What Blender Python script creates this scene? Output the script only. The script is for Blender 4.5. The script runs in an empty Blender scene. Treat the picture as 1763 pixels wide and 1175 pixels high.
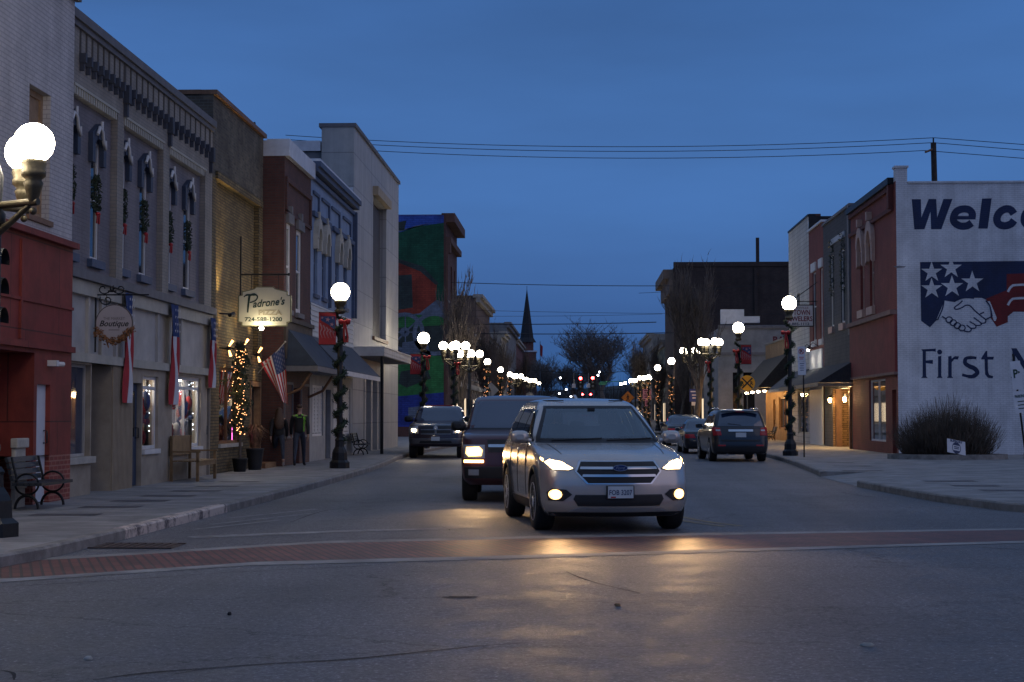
import bpy, bmesh, math, random
from mathutils import Vector, Matrix, noise
R = math.radians
rnd = random.Random(11)
scene = bpy.context.scene
COL = scene.collection
# ------------------------------------------------------------------ camera
FPX, CX, CY = 2750.0, 881.5, 587.5          # focal length and centre in photo pixels (photo 1763 x 1175)
CAMZ, YAW, PITCH = 1.55, R(2.32), R(2.67)
cam = bpy.data.cameras.new('camera')
cam.sensor_width = 36.0
cam.lens = FPX / 1763 * 36
cam.clip_start, cam.clip_end = 0.1, 4000
cam_ob = bpy.data.objects.new('camera', cam)
COL.objects.link(cam_ob)
cam_ob.location = (0, 0, CAMZ)
cam_ob.rotation_euler = (R(90) + PITCH, 0, YAW)
scene.camera = cam_ob
# ------------------------------------------------------------------ world: blue hour sky
world = bpy.data.worlds.new('World')
scene.world = world
world.use_nodes = True
wn, wl = world.node_tree.nodes, world.node_tree.links
bg = [n for n in wn if n.type == 'BACKGROUND'][0]
tc = wn.new('ShaderNodeTexCoord')
sep = wn.new('ShaderNodeSeparateXYZ'); wl.new(tc.outputs['Generated'], sep.inputs[0])
ramp = wn.new('ShaderNodeValToRGB'); wl.new(sep.outputs['Z'], ramp.inputs[0])
SKY = [(0.0, (.027, .080, .212)), (.05, (.030, .094, .262)), (.12, (.036, .117, .315)), (.20, (.035, .113, .308)), (.28, (.029, .095, .270)), (.45, (.090, .155, .300)), (1.0, (.125, .182, .325))]
ramp.color_ramp.elements[0].position = SKY[0][0]; ramp.color_ramp.elements[0].color = (*SKY[0][1], 1)
ramp.color_ramp.elements[1].position = SKY[-1][0]; ramp.color_ramp.elements[1].color = (*SKY[-1][1], 1)
for p_, c_ in SKY[1:-1]:
    e_ = ramp.color_ramp.elements.new(p_); e_.color = (*c_, 1)
cl_map = wn.new('ShaderNodeMapping'); cl_map.inputs['Scale'].default_value = (2.0, 2.0, 9.0)
wl.new(tc.outputs['Generated'], cl_map.inputs[0])
cl = wn.new('ShaderNodeTexNoise'); cl.inputs['Scale'].default_value = 1.3; cl.inputs['Detail'].default_value = 5
wl.new(cl_map.outputs[0], cl.inputs['Vector'])
clr = wn.new('ShaderNodeMapRange'); clr.inputs[1].default_value = .3; clr.inputs[2].default_value = .7
clr.inputs[3].default_value = .84; clr.inputs[4].default_value = 1.14
wl.new(cl.outputs['Fac'], clr.inputs[0])
mul = wn.new('ShaderNodeVectorMath'); mul.operation = 'SCALE'
wl.new(ramp.outputs[0], mul.inputs[0]); wl.new(clr.outputs[0], mul.inputs['Scale'])
nish = wn.new('ShaderNodeTexSky'); nish.sky_type = 'NISHITA'; nish.sun_disc = False
nish.sun_elevation = R(-2.0); nish.sun_rotation = R(118)
nsc = wn.new('ShaderNodeVectorMath'); nsc.operation = 'SCALE'; nsc.inputs['Scale'].default_value = .06
wl.new(nish.outputs[0], nsc.inputs[0])
add = wn.new('ShaderNodeVectorMath'); add.operation = 'ADD'
wl.new(mul.outputs[0], add.inputs[0]); wl.new(nsc.outputs[0], add.inputs[1])
wl.new(add.outputs[0], bg.inputs['Color'])
bg.inputs['Strength'].default_value = 1.0
# the last glow of the set sun, low behind the camera: very weak and very soft
sun_d = bpy.data.lights.new('dusk_glow', 'SUN'); sun_d.energy = .19; sun_d.angle = R(60); sun_d.color = (1.0, .70, .58)
sun_o = bpy.data.objects.new('dusk_glow', sun_d); COL.objects.link(sun_o)
sun_o.rotation_euler = (R(66), 0, R(62))
scene.view_settings.view_transform = 'Standard'
scene.view_settings.look = 'None'
scene.view_settings.exposure = 0.38
scene.view_settings.gamma = 1.0
scene.render.engine = 'CYCLES'
scene.cycles.use_denoising = True
scene.cycles.max_bounces = 6
scene.cycles.diffuse_bounces = 3
scene.cycles.glossy_bounces = 3
scene.cycles.transparent_max_bounces = 8
scene.cycles.sample_clamp_indirect = 4.0
scene.cycles.caustics_reflective = False
scene.cycles.caustics_refractive = False

# ------------------------------------------------------------------ measuring: photo pixel -> point on a real plane
_M = cam_ob.rotation_euler.to_matrix()
def ray(px, py):
    return _M @ Vector(((px - CX) / FPX, (CY - py) / FPX, -1.0))
def onX(px, py, X):
    d = ray(px, py); t = X / d.x; return t * d.y, CAMZ + t * d.z
def onY(px, py, Y):
    d = ray(px, py); t = Y / d.y; return t * d.x, CAMZ + t * d.z
def onZ(px, py, z=0.0):
    d = ray(px, py); t = (z - CAMZ) / d.z; return t * d.x, t * d.y

# ------------------------------------------------------------------ materials
MATS = {}
def _nt(name):
    m = bpy.data.materials.new(name); m.use_nodes = True
    n = m.node_tree.nodes; b = [x for x in n if x.type == 'BSDF_PRINCIPLED'][0]
    MATS[name] = m
    return m, n, m.node_tree.links, b
def mat(name, col, rough=.7, metal=0.0, var=.25, vscale=3.0, bump=0.0, bscale=40.0, spec=.5, coat=0.0, coords='pos', col2=None):
    """Principled surface with two octaves of procedural mottling and an optional fine bump."""
    m, n, l, b = _nt(name)
    b.inputs['Roughness'].default_value = rough
    b.inputs['Metallic'].default_value = metal
    b.inputs['Specular IOR Level'].default_value = spec
    b.inputs['Coat Weight'].default_value = coat
    if coords == 'pos':
        g = n.new('ShaderNodeNewGeometry'); vec = g.outputs['Position']
    else:
        g = n.new('ShaderNodeTexCoord'); vec = g.outputs['Object']
    if var > 0:
        t = n.new('ShaderNodeTexNoise'); t.inputs['Scale'].default_value = vscale; t.inputs['Detail'].default_value = 8
        t.inputs['Roughness'].default_value = .65
        l.new(vec, t.inputs['Vector'])
        r = n.new('ShaderNodeValToRGB'); l.new(t.outputs['Fac'], r.inputs[0])
        c2 = col2 or tuple(max(0, c * (1 - var)) for c in col)
        c1 = col if col2 else tuple(min(1, c * (1 + var * .6)) for c in col)
        r.color_ramp.elements[0].position = .32; r.color_ramp.elements[0].color = (*c2, 1)
        r.color_ramp.elements[1].position = .68; r.color_ramp.elements[1].color = (*c1, 1)
        l.new(r.outputs[0], b.inputs['Base Color'])
    else:
        b.inputs['Base Color'].default_value = (*col, 1)
    if bump > 0:
        t2 = n.new('ShaderNodeTexNoise'); t2.inputs['Scale'].default_value = bscale; t2.inputs['Detail'].default_value = 4
        l.new(vec, t2.inputs['Vector'])
        bp = n.new('ShaderNodeBump'); bp.inputs['Strength'].default_value = bump; bp.inputs['Distance'].default_value = .02
        l.new(t2.outputs['Fac'], bp.inputs['Height']); l.new(bp.outputs[0], b.inputs['Normal'])
    return m
def emit(name, col, strength):
    m, n, l, b = _nt(name)
    b.inputs['Base Color'].default_value = (.8, .8, .8, 1)
    b.inputs['Emission Color'].default_value = (*col, 1)
    b.inputs['Emission Strength'].default_value = strength
    b.inputs['Roughness'].default_value = .4
    return m
def brick(name, c1, c2, mortar, bw=.22, bh=.075, ms=.010, rough=.85, stain=.35, msm=.1, bump=.5, offset=.5, axis='wall', fade=None):
    """Brick / block / tile work from world position: courses run along x+y and z (walls) or x and y (paving)."""
    m, n, l, b = _nt(name)
    b.inputs['Roughness'].default_value = rough
    g = n.new('ShaderNodeNewGeometry'); s = n.new('ShaderNodeSeparateXYZ'); l.new(g.outputs['Position'], s.inputs[0])
    cmb = n.new('ShaderNodeCombineXYZ')
    if axis == 'wall':
        a = n.new('ShaderNodeMath'); a.operation = 'ADD'; l.new(s.outputs[0], a.inputs[0]); l.new(s.outputs[1], a.inputs[1])
        l.new(a.outputs[0], cmb.inputs[0]); l.new(s.outputs[2], cmb.inputs[1])
    else:
        l.new(s.outputs[0], cmb.inputs[0]); l.new(s.outputs[1], cmb.inputs[1])
    mp = n.new('ShaderNodeMapping'); l.new(cmb.outputs[0], mp.inputs[0])
    if axis != 'wall':
        mp.inputs['Rotation'].default_value = (0, 0, R(axis))
    t = n.new('ShaderNodeTexBrick'); l.new(mp.outputs[0], t.inputs['Vector'])
    t.inputs['Scale'].default_value = 1.0; t.inputs['Brick Width'].default_value = bw; t.inputs['Row Height'].default_value = bh
    t.inputs['Mortar Size'].default_value = ms; t.inputs['Mortar Smooth'].default_value = msm; t.offset = offset
    t.inputs['Color1'].default_value = (*c1, 1); t.inputs['Color2'].default_value = (*c2, 1); t.inputs['Mortar'].default_value = (*mortar, 1)
    ns = n.new('ShaderNodeTexNoise'); ns.inputs['Scale'].default_value = 1.1; ns.inputs['Detail'].default_value = 9; ns.inputs['Roughness'].default_value = .7
    l.new(g.outputs['Position'], ns.inputs['Vector'])
    mr = n.new('ShaderNodeMapRange'); mr.inputs[1].default_value = .3; mr.inputs[2].default_value = .7
    mr.inputs[3].default_value = 1 - stain; mr.inputs[4].default_value = 1 + stain * .35
    l.new(ns.outputs['Fac'], mr.inputs[0])
    if axis == 'wall':      # rain streaks and grime running down the wall
        sm = n.new('ShaderNodeMapping'); sm.inputs['Scale'].default_value = (2.2, 2.2, .16); l.new(g.outputs['Position'], sm.inputs[0])
        s2 = n.new('ShaderNodeTexNoise'); s2.inputs['Scale'].default_value = 1.0; s2.inputs['Detail'].default_value = 7; s2.inputs['Roughness'].default_value = .7; l.new(sm.outputs[0], s2.inputs['Vector'])
        m2 = n.new('ShaderNodeMapRange'); m2.inputs[1].default_value = .35; m2.inputs[2].default_value = .7; m2.inputs[3].default_value = 1.06; m2.inputs[4].default_value = .80; l.new(s2.outputs['Fac'], m2.inputs[0])
        mm = n.new('ShaderNodeMath'); mm.operation = 'MULTIPLY'; l.new(mr.outputs[0], mm.inputs[0]); l.new(m2.outputs[0], mm.inputs[1]); fac_out = mm.outputs[0]
    else: fac_out = mr.outputs[0]
    vm = n.new('ShaderNodeVectorMath'); vm.operation = 'SCALE'; l.new(t.outputs['Color'], vm.inputs[0]); l.new(fac_out, vm.inputs['Scale'])
    l.new(vm.outputs[0], b.inputs['Base Color'])
    if bump > 0:
        inv = n.new('ShaderNodeMath'); inv.operation = 'SUBTRACT'; inv.inputs[0].default_value = 1; l.new(t.outputs['Fac'], inv.inputs[1])
        bp = n.new('ShaderNodeBump'); bp.inputs['Strength'].default_value = bump; bp.inputs['Distance'].default_value = .012
        l.new(inv.outputs[0], bp.inputs['Height']); l.new(bp.outputs[0], b.inputs['Normal'])
    return m
def glass(name, col=(.02, .025, .035), rough=.04, ior=1.6):
    """Dark reflective pane: what one sees of an unlit window."""
    m, n, l, b = _nt(name)
    b.inputs['Base Color'].default_value = (*col, 1); b.inputs['Roughness'].default_value = rough
    b.inputs['IOR'].default_value = ior; b.inputs['Specular IOR Level'].default_value = .6
    g = n.new('ShaderNodeNewGeometry'); t = n.new('ShaderNodeTexNoise'); t.inputs['Scale'].default_value = .9
    l.new(g.outputs['Position'], t.inputs['Vector'])
    bp = n.new('ShaderNodeBump'); bp.inputs['Strength'].default_value = .08; bp.inputs['Distance'].default_value = .05
    l.new(t.outputs['Fac'], bp.inputs['Height']); l.new(bp.outputs[0], b.inputs['Normal'])
    return m
def clear_glass(name, tint=(.9, .93, .95)):
    m, n, l, b = _nt(name)
    out = [x for x in n if x.type == 'OUTPUT_MATERIAL'][0]
    tr = n.new('ShaderNodeBsdfTransparent'); tr.inputs[0].default_value = (*tint, 1)
    gl = n.new('ShaderNodeBsdfGlossy'); gl.inputs['Roughness'].default_value = .03
    fr = n.new('ShaderNodeFresnel'); fr.inputs[0].default_value = 1.45
    mx = n.new('ShaderNodeMixShader'); l.new(fr.outputs[0], mx.inputs[0]); l.new(tr.outputs[0], mx.inputs[1]); l.new(gl.outputs[0], mx.inputs[2])
    l.new(mx.outputs[0], out.inputs['Surface'])
    return m

# ------------------------------------------------------------------ mesh builder
class MB:
    def __init__(s, M=None):
        s.v, s.f, s.mi, s.sm = [], [], [], []
        s.M = M or Matrix.Identity(4)
    def add(s, verts, faces, m=0, smooth=False):
        o = len(s.v)
        for p in verts: s.v.append(s.M @ Vector(p))
        for f in faces: s.f.append([i + o for i in f]); s.mi.append(m); s.sm.append(smooth)
        return s
    def box(s, x0, x1, y0, y1, z0, z1, m=0):
        v = [(x, y, z) for z in (z0, z1) for y in (y0, y1) for x in (x0, x1)]
        return s.add(v, [(0, 2, 3, 1), (4, 5, 7, 6), (0, 1, 5, 4), (2, 6, 7, 3), (0, 4, 6, 2), (1, 3, 7, 5)], m)
    def quad(s, a, b, c, d, m=0):
        return s.add([a, b, c, d], [(0, 1, 2, 3)], m)
    def poly(s, pts, m=0):
        return s.add(pts, [tuple(range(len(pts)))], m)
    def prism(s, pts, d, m=0):
        """polygon (3-D points) extruded by vector d"""
        n = len(pts); d = Vector(d); v = [Vector(p) for p in pts] + [Vector(p) + d for p in pts]
        f = [tuple(range(n - 1, -1, -1)), tuple(range(n, 2 * n))] + [(i, (i + 1) % n, n + (i + 1) % n, n + i) for i in range(n)]
        return s.add(v, f, m)
    def fbox(s, fac, u0, u1, z0, z1, d0, d1, m=0):
        v = [fac(u, z, d) for d in (d0, d1) for z in (z0, z1) for u in (u0, u1)]
        return s.add(v, [(0, 2, 3, 1), (4, 5, 7, 6), (0, 1, 5, 4), (2, 6, 7, 3), (0, 4, 6, 2), (1, 3, 7, 5)], m)
    def fpoly(s, fac, pts, d0, d1, m=0):
        """polygon in facade (u,z) extruded from depth d0 to d1"""
        a = Vector(fac(0, 0, d0)); b = Vector(fac(0, 0, d1))
        return s.prism([fac(u, z, d0) for u, z in pts], b - a, m)
    def tube(s, path, r, n=8, m=0, smooth=True, cap=True):
        path = [Vector(p) for p in path]; k = len(path)
        rs = r if isinstance(r, (list, tuple)) else [r] * k
        rings = []; up = Vector((0, 0, 1))
        prev = None
        for i in range(k):
            t = (path[min(i + 1, k - 1)] - path[max(i - 1, 0)])
            t = t.normalized() if t.length > 1e-9 else Vector((0, 0, 1))
            if prev is None:
                a = t.cross(up if abs(t.z) < .9 else Vector((1, 0, 0))).normalized()
            else:
                a = prev - t * prev.dot(t)
                a = a.normalized() if a.length > 1e-6 else t.orthogonal().normalized()
            prev = a; b = t.cross(a)
            rings.append([path[i] + (a * math.cos(2 * math.pi * j / n) + b * math.sin(2 * math.pi * j / n)) * rs[i] for j in range(n)])
        return s.loft(rings, m, smooth, cap)
    def loft(s, rings, m=0, smooth=True, cap=True, closed=True):
        n = len(rings[0]); v = [p for r in rings for p in r]; f = []
        for i in range(len(rings) - 1):
            for j in range(n if closed else n - 1):
                k = (j + 1) % n
                f.append((i * n + j, i * n + k, (i + 1) * n + k, (i + 1) * n + j))
        s.add(v, f, m, smooth)
        if cap and closed:
            s.add(rings[0], [tuple(range(n - 1, -1, -1))], m); s.add(rings[-1], [tuple(range(n))], m)
        return s
    def lathe(s, prof, n=20, c=(0, 0, 0), m=0, smooth=True, flute=0.0):
        c = Vector(c)
        rings = [[c + Vector(((r * (1 - flute * (j % 2))) * math.cos(2 * math.pi * j / n), (r * (1 - flute * (j % 2))) * math.sin(2 * math.pi * j / n), z)) for j in range(n)] for r, z in prof]
        return s.loft(rings, m, smooth)
    def ball(s, c, r, n=12, k=8, m=0, sc=(1, 1, 1)):
        c = Vector(c)
        rings = []
        for i in range(k + 1):
            a = math.pi * i / k; rr = max(r * math.sin(a), r * .01)
            rings.append([c + Vector((rr * math.cos(2 * math.pi * j / n) * sc[0], rr * math.sin(2 * math.pi * j / n) * sc[1], -r * math.cos(a) * sc[2])) for j in range(n)])
        return s.loft(rings, m)
    def bulb(s, c, r, m=0):
        c = Vector(c); d = [(1, 0, 0), (-1, 0, 0), (0, 1, 0), (0, -1, 0), (0, 0, 1), (0, 0, -1)]
        return s.add([c + Vector(x) * r for x in d], [(0, 2, 4), (2, 1, 4), (1, 3, 4), (3, 0, 4), (2, 0, 5), (1, 2, 5), (3, 1, 5), (0, 3, 5)], m)
    def wall(s, fac, u0, u1, z0, z1, holes, reveal=.25, m=0, mr=None):
        """front face with rectangular openings and their reveals"""
        us = sorted({u0, u1, *[h[0] for h in holes], *[h[1] for h in holes]}); zs = sorted({z0, z1, *[h[2] for h in holes], *[h[3] for h in holes]})
        us = [u for u in us if u0 <= u <= u1]; zs = [z for z in zs if z0 <= z <= z1]
        for a, b in zip(us, us[1:]):
            for c, d in zip(zs, zs[1:]):
                if any(h[0] <= a and b <= h[1] and h[2] <= c and d <= h[3] for h in holes): continue
                s.quad(fac(a, c, 0), fac(b, c, 0), fac(b, d, 0), fac(a, d, 0), m)
        mr = m if mr is None else mr
        for h in holes:
            a, b, c, d = h[:4]; dp = -(h[4] if len(h) > 4 else reveal)
            s.quad(fac(a, c, 0), fac(b, c, 0), fac(b, c, dp), fac(a, c, dp), mr)
            s.quad(fac(a, d, 0), fac(b, d, 0), fac(b, d, dp), fac(a, d, dp), mr)
            s.quad(fac(a, c, 0), fac(a, d, 0), fac(a, d, dp), fac(a, c, dp), mr)
            s.quad(fac(b, c, 0), fac(b, d, 0), fac(b, d, dp), fac(b, c, dp), mr)
        return s
    def shell(s, fac, u0, u1, z0, z1, depth, m=0, mroof=None, parapet=.5):
        """sides, back and roof of a building behind its facade (facade itself at d = 0)"""
        s.quad(fac(u0, z0, 0), fac(u0, z0, -depth), fac(u0, z1, -depth), fac(u0, z1, 0), m)
        s.quad(fac(u1, z0, 0), fac(u1, z0, -depth), fac(u1, z1, -depth), fac(u1, z1, 0), m)
        s.quad(fac(u0, z0, -depth), fac(u1, z0, -depth), fac(u1, z1, -depth), fac(u0, z1, -depth), m)
        zr = z1 - parapet
        s.quad(fac(u0, zr, 0), fac(u1, zr, 0), fac(u1, zr, -depth), fac(u0, zr, -depth), m if mroof is None else mroof)
        return s
    def build(s, name, mats, parent=None, origin=None, recalc=True, bevel=0.0, world=True):
        """link as ONE mesh object. world=True: vertices are world positions (under an unrotated parent)."""
        me = bpy.data.meshes.new(name)
        off = Vector((0, 0, 0))
        if world:
            off = Vector(origin) if origin is not None and parent is None else (wloc(parent) if parent else Vector((0, 0, 0)))
        me.from_pydata([tuple(p - off) for p in s.v], [], s.f)
        if not isinstance(mats, (list, tuple)): mats = [mats]
        for m in mats: me.materials.append(m)
        for p, mi, sm in zip(me.polygons, s.mi, s.sm): p.material_index = mi; p.use_smooth = sm
        if recalc or bevel > 0:
            bm = bmesh.new(); bm.from_mesh(me)
            if bevel > 0:
                bmesh.ops.remove_doubles(bm, verts=bm.verts, dist=1e-5)
                bmesh.ops.bevel(bm, geom=[e for e in bm.edges if e.is_manifold and e.calc_face_angle(0) > .5], offset=bevel, segments=2, affect='EDGES', profile=.6)
            if recalc: bmesh.ops.recalc_face_normals(bm, faces=bm.faces)
            bm.to_mesh(me); bm.free()
        me.update()
        o = bpy.data.objects.new(name, me); COL.objects.link(o)
        if parent: o.parent = parent
        elif world and origin is not None: o.location = off
        return o
def wloc(o):
    v = Vector((0, 0, 0))
    while o: v += o.location; o = o.parent
    return v
def thing(name, label, cat, loc=(0, 0, 0), rz=0.0, group=None):
    o = bpy.data.objects.new(name, None); COL.objects.link(o)
    o.location = loc; o.rotation_euler = (0, 0, rz); o.empty_display_size = .2
    o['label'] = label; o['category'] = cat
    if group: o['group'] = group
    return o
def tag(o, label, cat, group=None):
    o['label'] = label; o['category'] = cat
    if group: o['group'] = group
    return o
def kind(o, k):
    o['kind'] = k; return o
def dup(src, loc, rz=None, label=None, skip=()):
    """copy of a thing with its parts and sub-parts (data shared)"""
    r = src.copy(); COL.objects.link(r); r.location = loc
    if rz is not None: r.rotation_euler = (0, 0, rz)
    if label: r['label'] = label
    for ch in list(src.children):
        if any(ch.name.startswith(k) for k in skip): continue
        c = ch.copy(); COL.objects.link(c); c.parent = r
        for g in list(ch.children):
            d = g.copy(); COL.objects.link(d); d.parent = c
    return r
def light(kind_, name, loc, energy, color, parent=None, **kw):
    d = bpy.data.lights.new(name, kind_); d.energy = energy; d.color = color
    for k, v in kw.items(): setattr(d, k, v)
    o = bpy.data.objects.new(name, d); COL.objects.link(o); o.location = loc
    if parent: o.parent = parent
    return o
def left(X):
    f = lambda u, z, d: (X + d, u, z); f.X = X; return f
def right(X):
    f = lambda u, z, d: (X - d, u, z); f.X = X; return f
def facing(Y):
    f = lambda u, z, d: (u, Y - d, z); f.Y = Y; return f
# ------------------------------------------------------------------ lettering and line work
def text(s, name, body, size, m, parent, O, U, V, width=None, depth=.006, shear=0.0, bold=0.0, align='LEFT', world=True, space=1.0):
    """flat raised lettering: O origin, U along the line, V up the letters; width stretches the line to fit"""
    cu = bpy.data.curves.new('lettering', 'FONT'); cu.body = body; cu.size = size; cu.shear = shear; cu.offset = bold
    cu.extrude = 0; cu.align_x = align; cu.resolution_u = 3; cu.space_character = space
    o = bpy.data.objects.new('lettering', cu); COL.objects.link(o)
    dg = bpy.context.evaluated_depsgraph_get(); dg.update()
    me = o.evaluated_get(dg).to_mesh()
    xs = [v.co.x for v in me.vertices] or [0]
    k = width / (max(xs) - min(xs)) if width else 1.0
    x0 = min(xs) if width else 0.0
    if width and align == 'CENTER': x0 = (min(xs) + max(xs)) / 2
    O, U, V = Vector(O), Vector(U), Vector(V); N = U.cross(V).normalized()
    verts = [O + U * ((v.co.x - x0) * k) + V * v.co.y + N * depth for v in me.vertices]
    faces = [tuple(p.vertices) for p in me.polygons]
    o.evaluated_get(dg).to_mesh_clear()
    bpy.data.objects.remove(o); bpy.data.curves.remove(cu)
    s.add(verts, faces, m)
    return s
def smooth_line(pts, k=6, closed=False):
    out = []; n = len(pts)
    P = [Vector((*p, 0)) if len(p) == 2 else Vector(p) for p in pts]
    rng = range(n if closed else n - 1)
    for i in rng:
        a = P[(i - 1) % n] if closed or i > 0 else P[0]; b = P[i]; c = P[(i + 1) % n]
        d = P[(i + 2) % n] if closed or i + 2 < n else P[-1]
        for j in range(k):
            t = j / k
            out.append(.5 * ((2 * b) + (c - a) * t + (2 * a - 5 * b + 4 * c - d) * t * t + (3 * b - a - 3 * c + d) * t ** 3))
    if not closed: out.append(P[-1])
    return out
def stroke(s, pts, w, O, U, V, m=0, depth=.006, k=6, smooth=True, closed=False):
    """ribbon of width w along a 2-D line laid on the plane O,U,V"""
    P = smooth_line(pts, k, closed) if smooth else [Vector((*p, 0)) for p in pts]
    O, U, V = Vector(O), Vector(U), Vector(V); N = U.cross(V).normalized() * depth
    n = len(P); L, Rr = [], []
    for i in range(n):
        a = P[(i - 1) % n] if closed or i > 0 else P[0]; c = P[(i + 1) % n] if closed or i < n - 1 else P[-1]
        t = c - a; t = t.normalized() if t.length > 1e-9 else Vector((1, 0, 0)); nn = Vector((-t.y, t.x, 0))
        ww = w[min(int(i * len(w) / n), len(w) - 1)] if isinstance(w, (list, tuple)) else w
        L.append(P[i] + nn * ww / 2); Rr.append(P[i] - nn * ww / 2)
    v = [O + U * p.x + V * p.y + N for p in L + Rr]
    f = [(i, i + 1, n + i + 1, n + i) for i in range(n - 1)]
    if closed: f.append((n - 1, 0, n, 2 * n - 1))
    return s.add(v, f, m)
def flat(s, pts, O, U, V, m=0, depth=.006):
    O, U, V = Vector(O), Vector(U), Vector(V); N = U.cross(V).normalized() * depth
    return s.poly([O + U * p[0] + V * p[1] + N for p in pts], m)
def star(c, r, a0=90, k=.382):
    return [(c[0] + (r if i % 2 == 0 else r * k) * math.cos(R(a0 + 36 * i)), c[1] + (r if i % 2 == 0 else r * k) * math.sin(R(a0 + 36 * i))) for i in range(10)]
# ------------------------------------------------------------------ ground, road, pavements
def asphalt(name, base, patch):
    m, n, l, b = _nt(name)
    g = n.new('ShaderNodeNewGeometry')
    def tex(scale, detail, rough=.6):
        t = n.new('ShaderNodeTexNoise'); t.inputs['Scale'].default_value = scale; t.inputs['Detail'].default_value = detail; t.inputs['Roughness'].default_value = rough
        l.new(g.outputs['Position'], t.inputs['Vector']); return t
    big = tex(.16, 6); fine = tex(42, 5, .7); mid = tex(1.7, 8, .7)
    r = n.new('ShaderNodeValToRGB'); l.new(big.outputs['Fac'], r.inputs[0])
    r.color_ramp.elements[0].position = .36; r.color_ramp.elements[0].color = (*patch, 1)
    r.color_ramp.elements[1].position = .62; r.color_ramp.elements[1].color = (*base, 1)
    def mod(src, fac, lo, hi):
        mr = n.new('ShaderNodeMapRange'); mr.inputs[1].default_value = .32; mr.inputs[2].default_value = .68
        mr.inputs[3].default_value = lo; mr.inputs[4].default_value = hi; l.new(fac, mr.inputs[0])
        v = n.new('ShaderNodeVectorMath'); v.operation = 'SCALE'; l.new(src, v.inputs[0]); l.new(mr.outputs[0], v.inputs['Scale']); return v.outputs[0]
    c = mod(r.outputs[0], fine.outputs['Fac'], .5, 1.5); c = mod(c, mid.outputs['Fac'], .74, 1.2); gr = tex(15, 3, .5); c = mod(c, gr.outputs['Fac'], .74, 1.26)
    sp_ = tex(30, 2, .5); sm_ = n.new('ShaderNodeMapRange'); sm_.inputs[1].default_value = .62; sm_.inputs[2].default_value = .70; sm_.inputs[3].default_value = 1; sm_.inputs[4].default_value = 1.9; l.new(sp_.outputs['Fac'], sm_.inputs[0]); vs_ = n.new('ShaderNodeVectorMath'); vs_.operation = 'SCALE'; l.new(c, vs_.inputs[0]); l.new(sm_.outputs[0], vs_.inputs['Scale']); c = vs_.outputs[0]
    tm = n.new('ShaderNodeMapping'); tm.inputs['Scale'].default_value = (1.15, .05, 1); l.new(g.outputs['Position'], tm.inputs[0])
    tt = n.new('ShaderNodeTexNoise'); tt.inputs['Scale'].default_value = 1.0; tt.inputs['Detail'].default_value = 4; l.new(tm.outputs[0], tt.inputs['Vector'])
    c = mod(c, tt.outputs['Fac'], .82, 1.12)
    st = tex(.75, 10, .75); sr = n.new('ShaderNodeMapRange'); sr.inputs[1].default_value = .60; sr.inputs[2].default_value = .70; sr.inputs[3].default_value = 1; sr.inputs[4].default_value = .62
    l.new(st.outputs['Fac'], sr.inputs[0]); sv = n.new('ShaderNodeVectorMath'); sv.operation = 'SCALE'; l.new(c, sv.inputs[0]); l.new(sr.outputs[0], sv.inputs['Scale']); c = sv.outputs[0]
    # hairline cracks
    mp = n.new('ShaderNodeMapping'); mp.inputs['Scale'].default_value = (.16, .42, 1); mp.inputs['Rotation'].default_value = (0, 0, R(14))
    wob = n.new('ShaderNodeVectorMath'); wob.operation = 'ADD'
    sc_ = n.new('ShaderNodeVectorMath'); sc_.operation = 'SCALE'; sc_.inputs['Scale'].default_value = .9
    l.new(mid.outputs['Color'], sc_.inputs[0]); l.new(g.outputs['Position'], wob.inputs[0]); l.new(sc_.outputs[0], wob.inputs[1])
    l.new(wob.outputs[0], mp.inputs[0])
    vo = n.new('ShaderNodeTexVoronoi'); vo.feature = 'DISTANCE_TO_EDGE'; vo.inputs['Scale'].default_value = 1.0; l.new(mp.outputs[0], vo.inputs['Vector'])
    ck = n.new('ShaderNodeMapRange'); ck.inputs[1].default_value = .0; ck.inputs[2].default_value = .009; ck.inputs[3].default_value = .38; ck.inputs[4].default_value = 1
    l.new(vo.outputs[0], ck.inputs[0])
    v = n.new('ShaderNodeVectorMath'); v.operation = 'SCALE'; l.new(c, v.inputs[0]); l.new(ck.outputs[0], v.inputs['Scale'])
    l.new(v.outputs[0], b.inputs['Base Color'])
    rr = n.new('ShaderNodeMapRange'); rr.inputs[1].default_value = .3; rr.inputs[2].default_value = .7; rr.inputs[3].default_value = .50; rr.inputs[4].default_value = .78
    l.new(mid.outputs['Fac'], rr.inputs[0]); l.new(rr.outputs[0], b.inputs['Roughness'])
    bp = n.new('ShaderNodeBump'); bp.inputs['Strength'].default_value = .8; bp.inputs['Distance'].default_value = .016
    l.new(fine.outputs['Fac'], bp.inputs['Height']); l.new(bp.outputs[0], b.inputs['Normal'])
    return m
ASPH = asphalt('asphalt', (.152, .150, .158), (.102, .101, .108))
CONC = mat('sidewalk_concrete', (.27, .26, .25), .85, var=.38, vscale=1.4, bump=.25, bscale=30)
CONC2 = mat('kerb_concrete', (.25, .23, .21), .85, var=.4, vscale=4, bump=.3, bscale=25)
CONCN = mat('kerb_pale_concrete', (.62, .52, .45), .8, var=.0, bump=.3, bscale=25)  # newer pale concrete, with headlight light put into its colour
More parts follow.
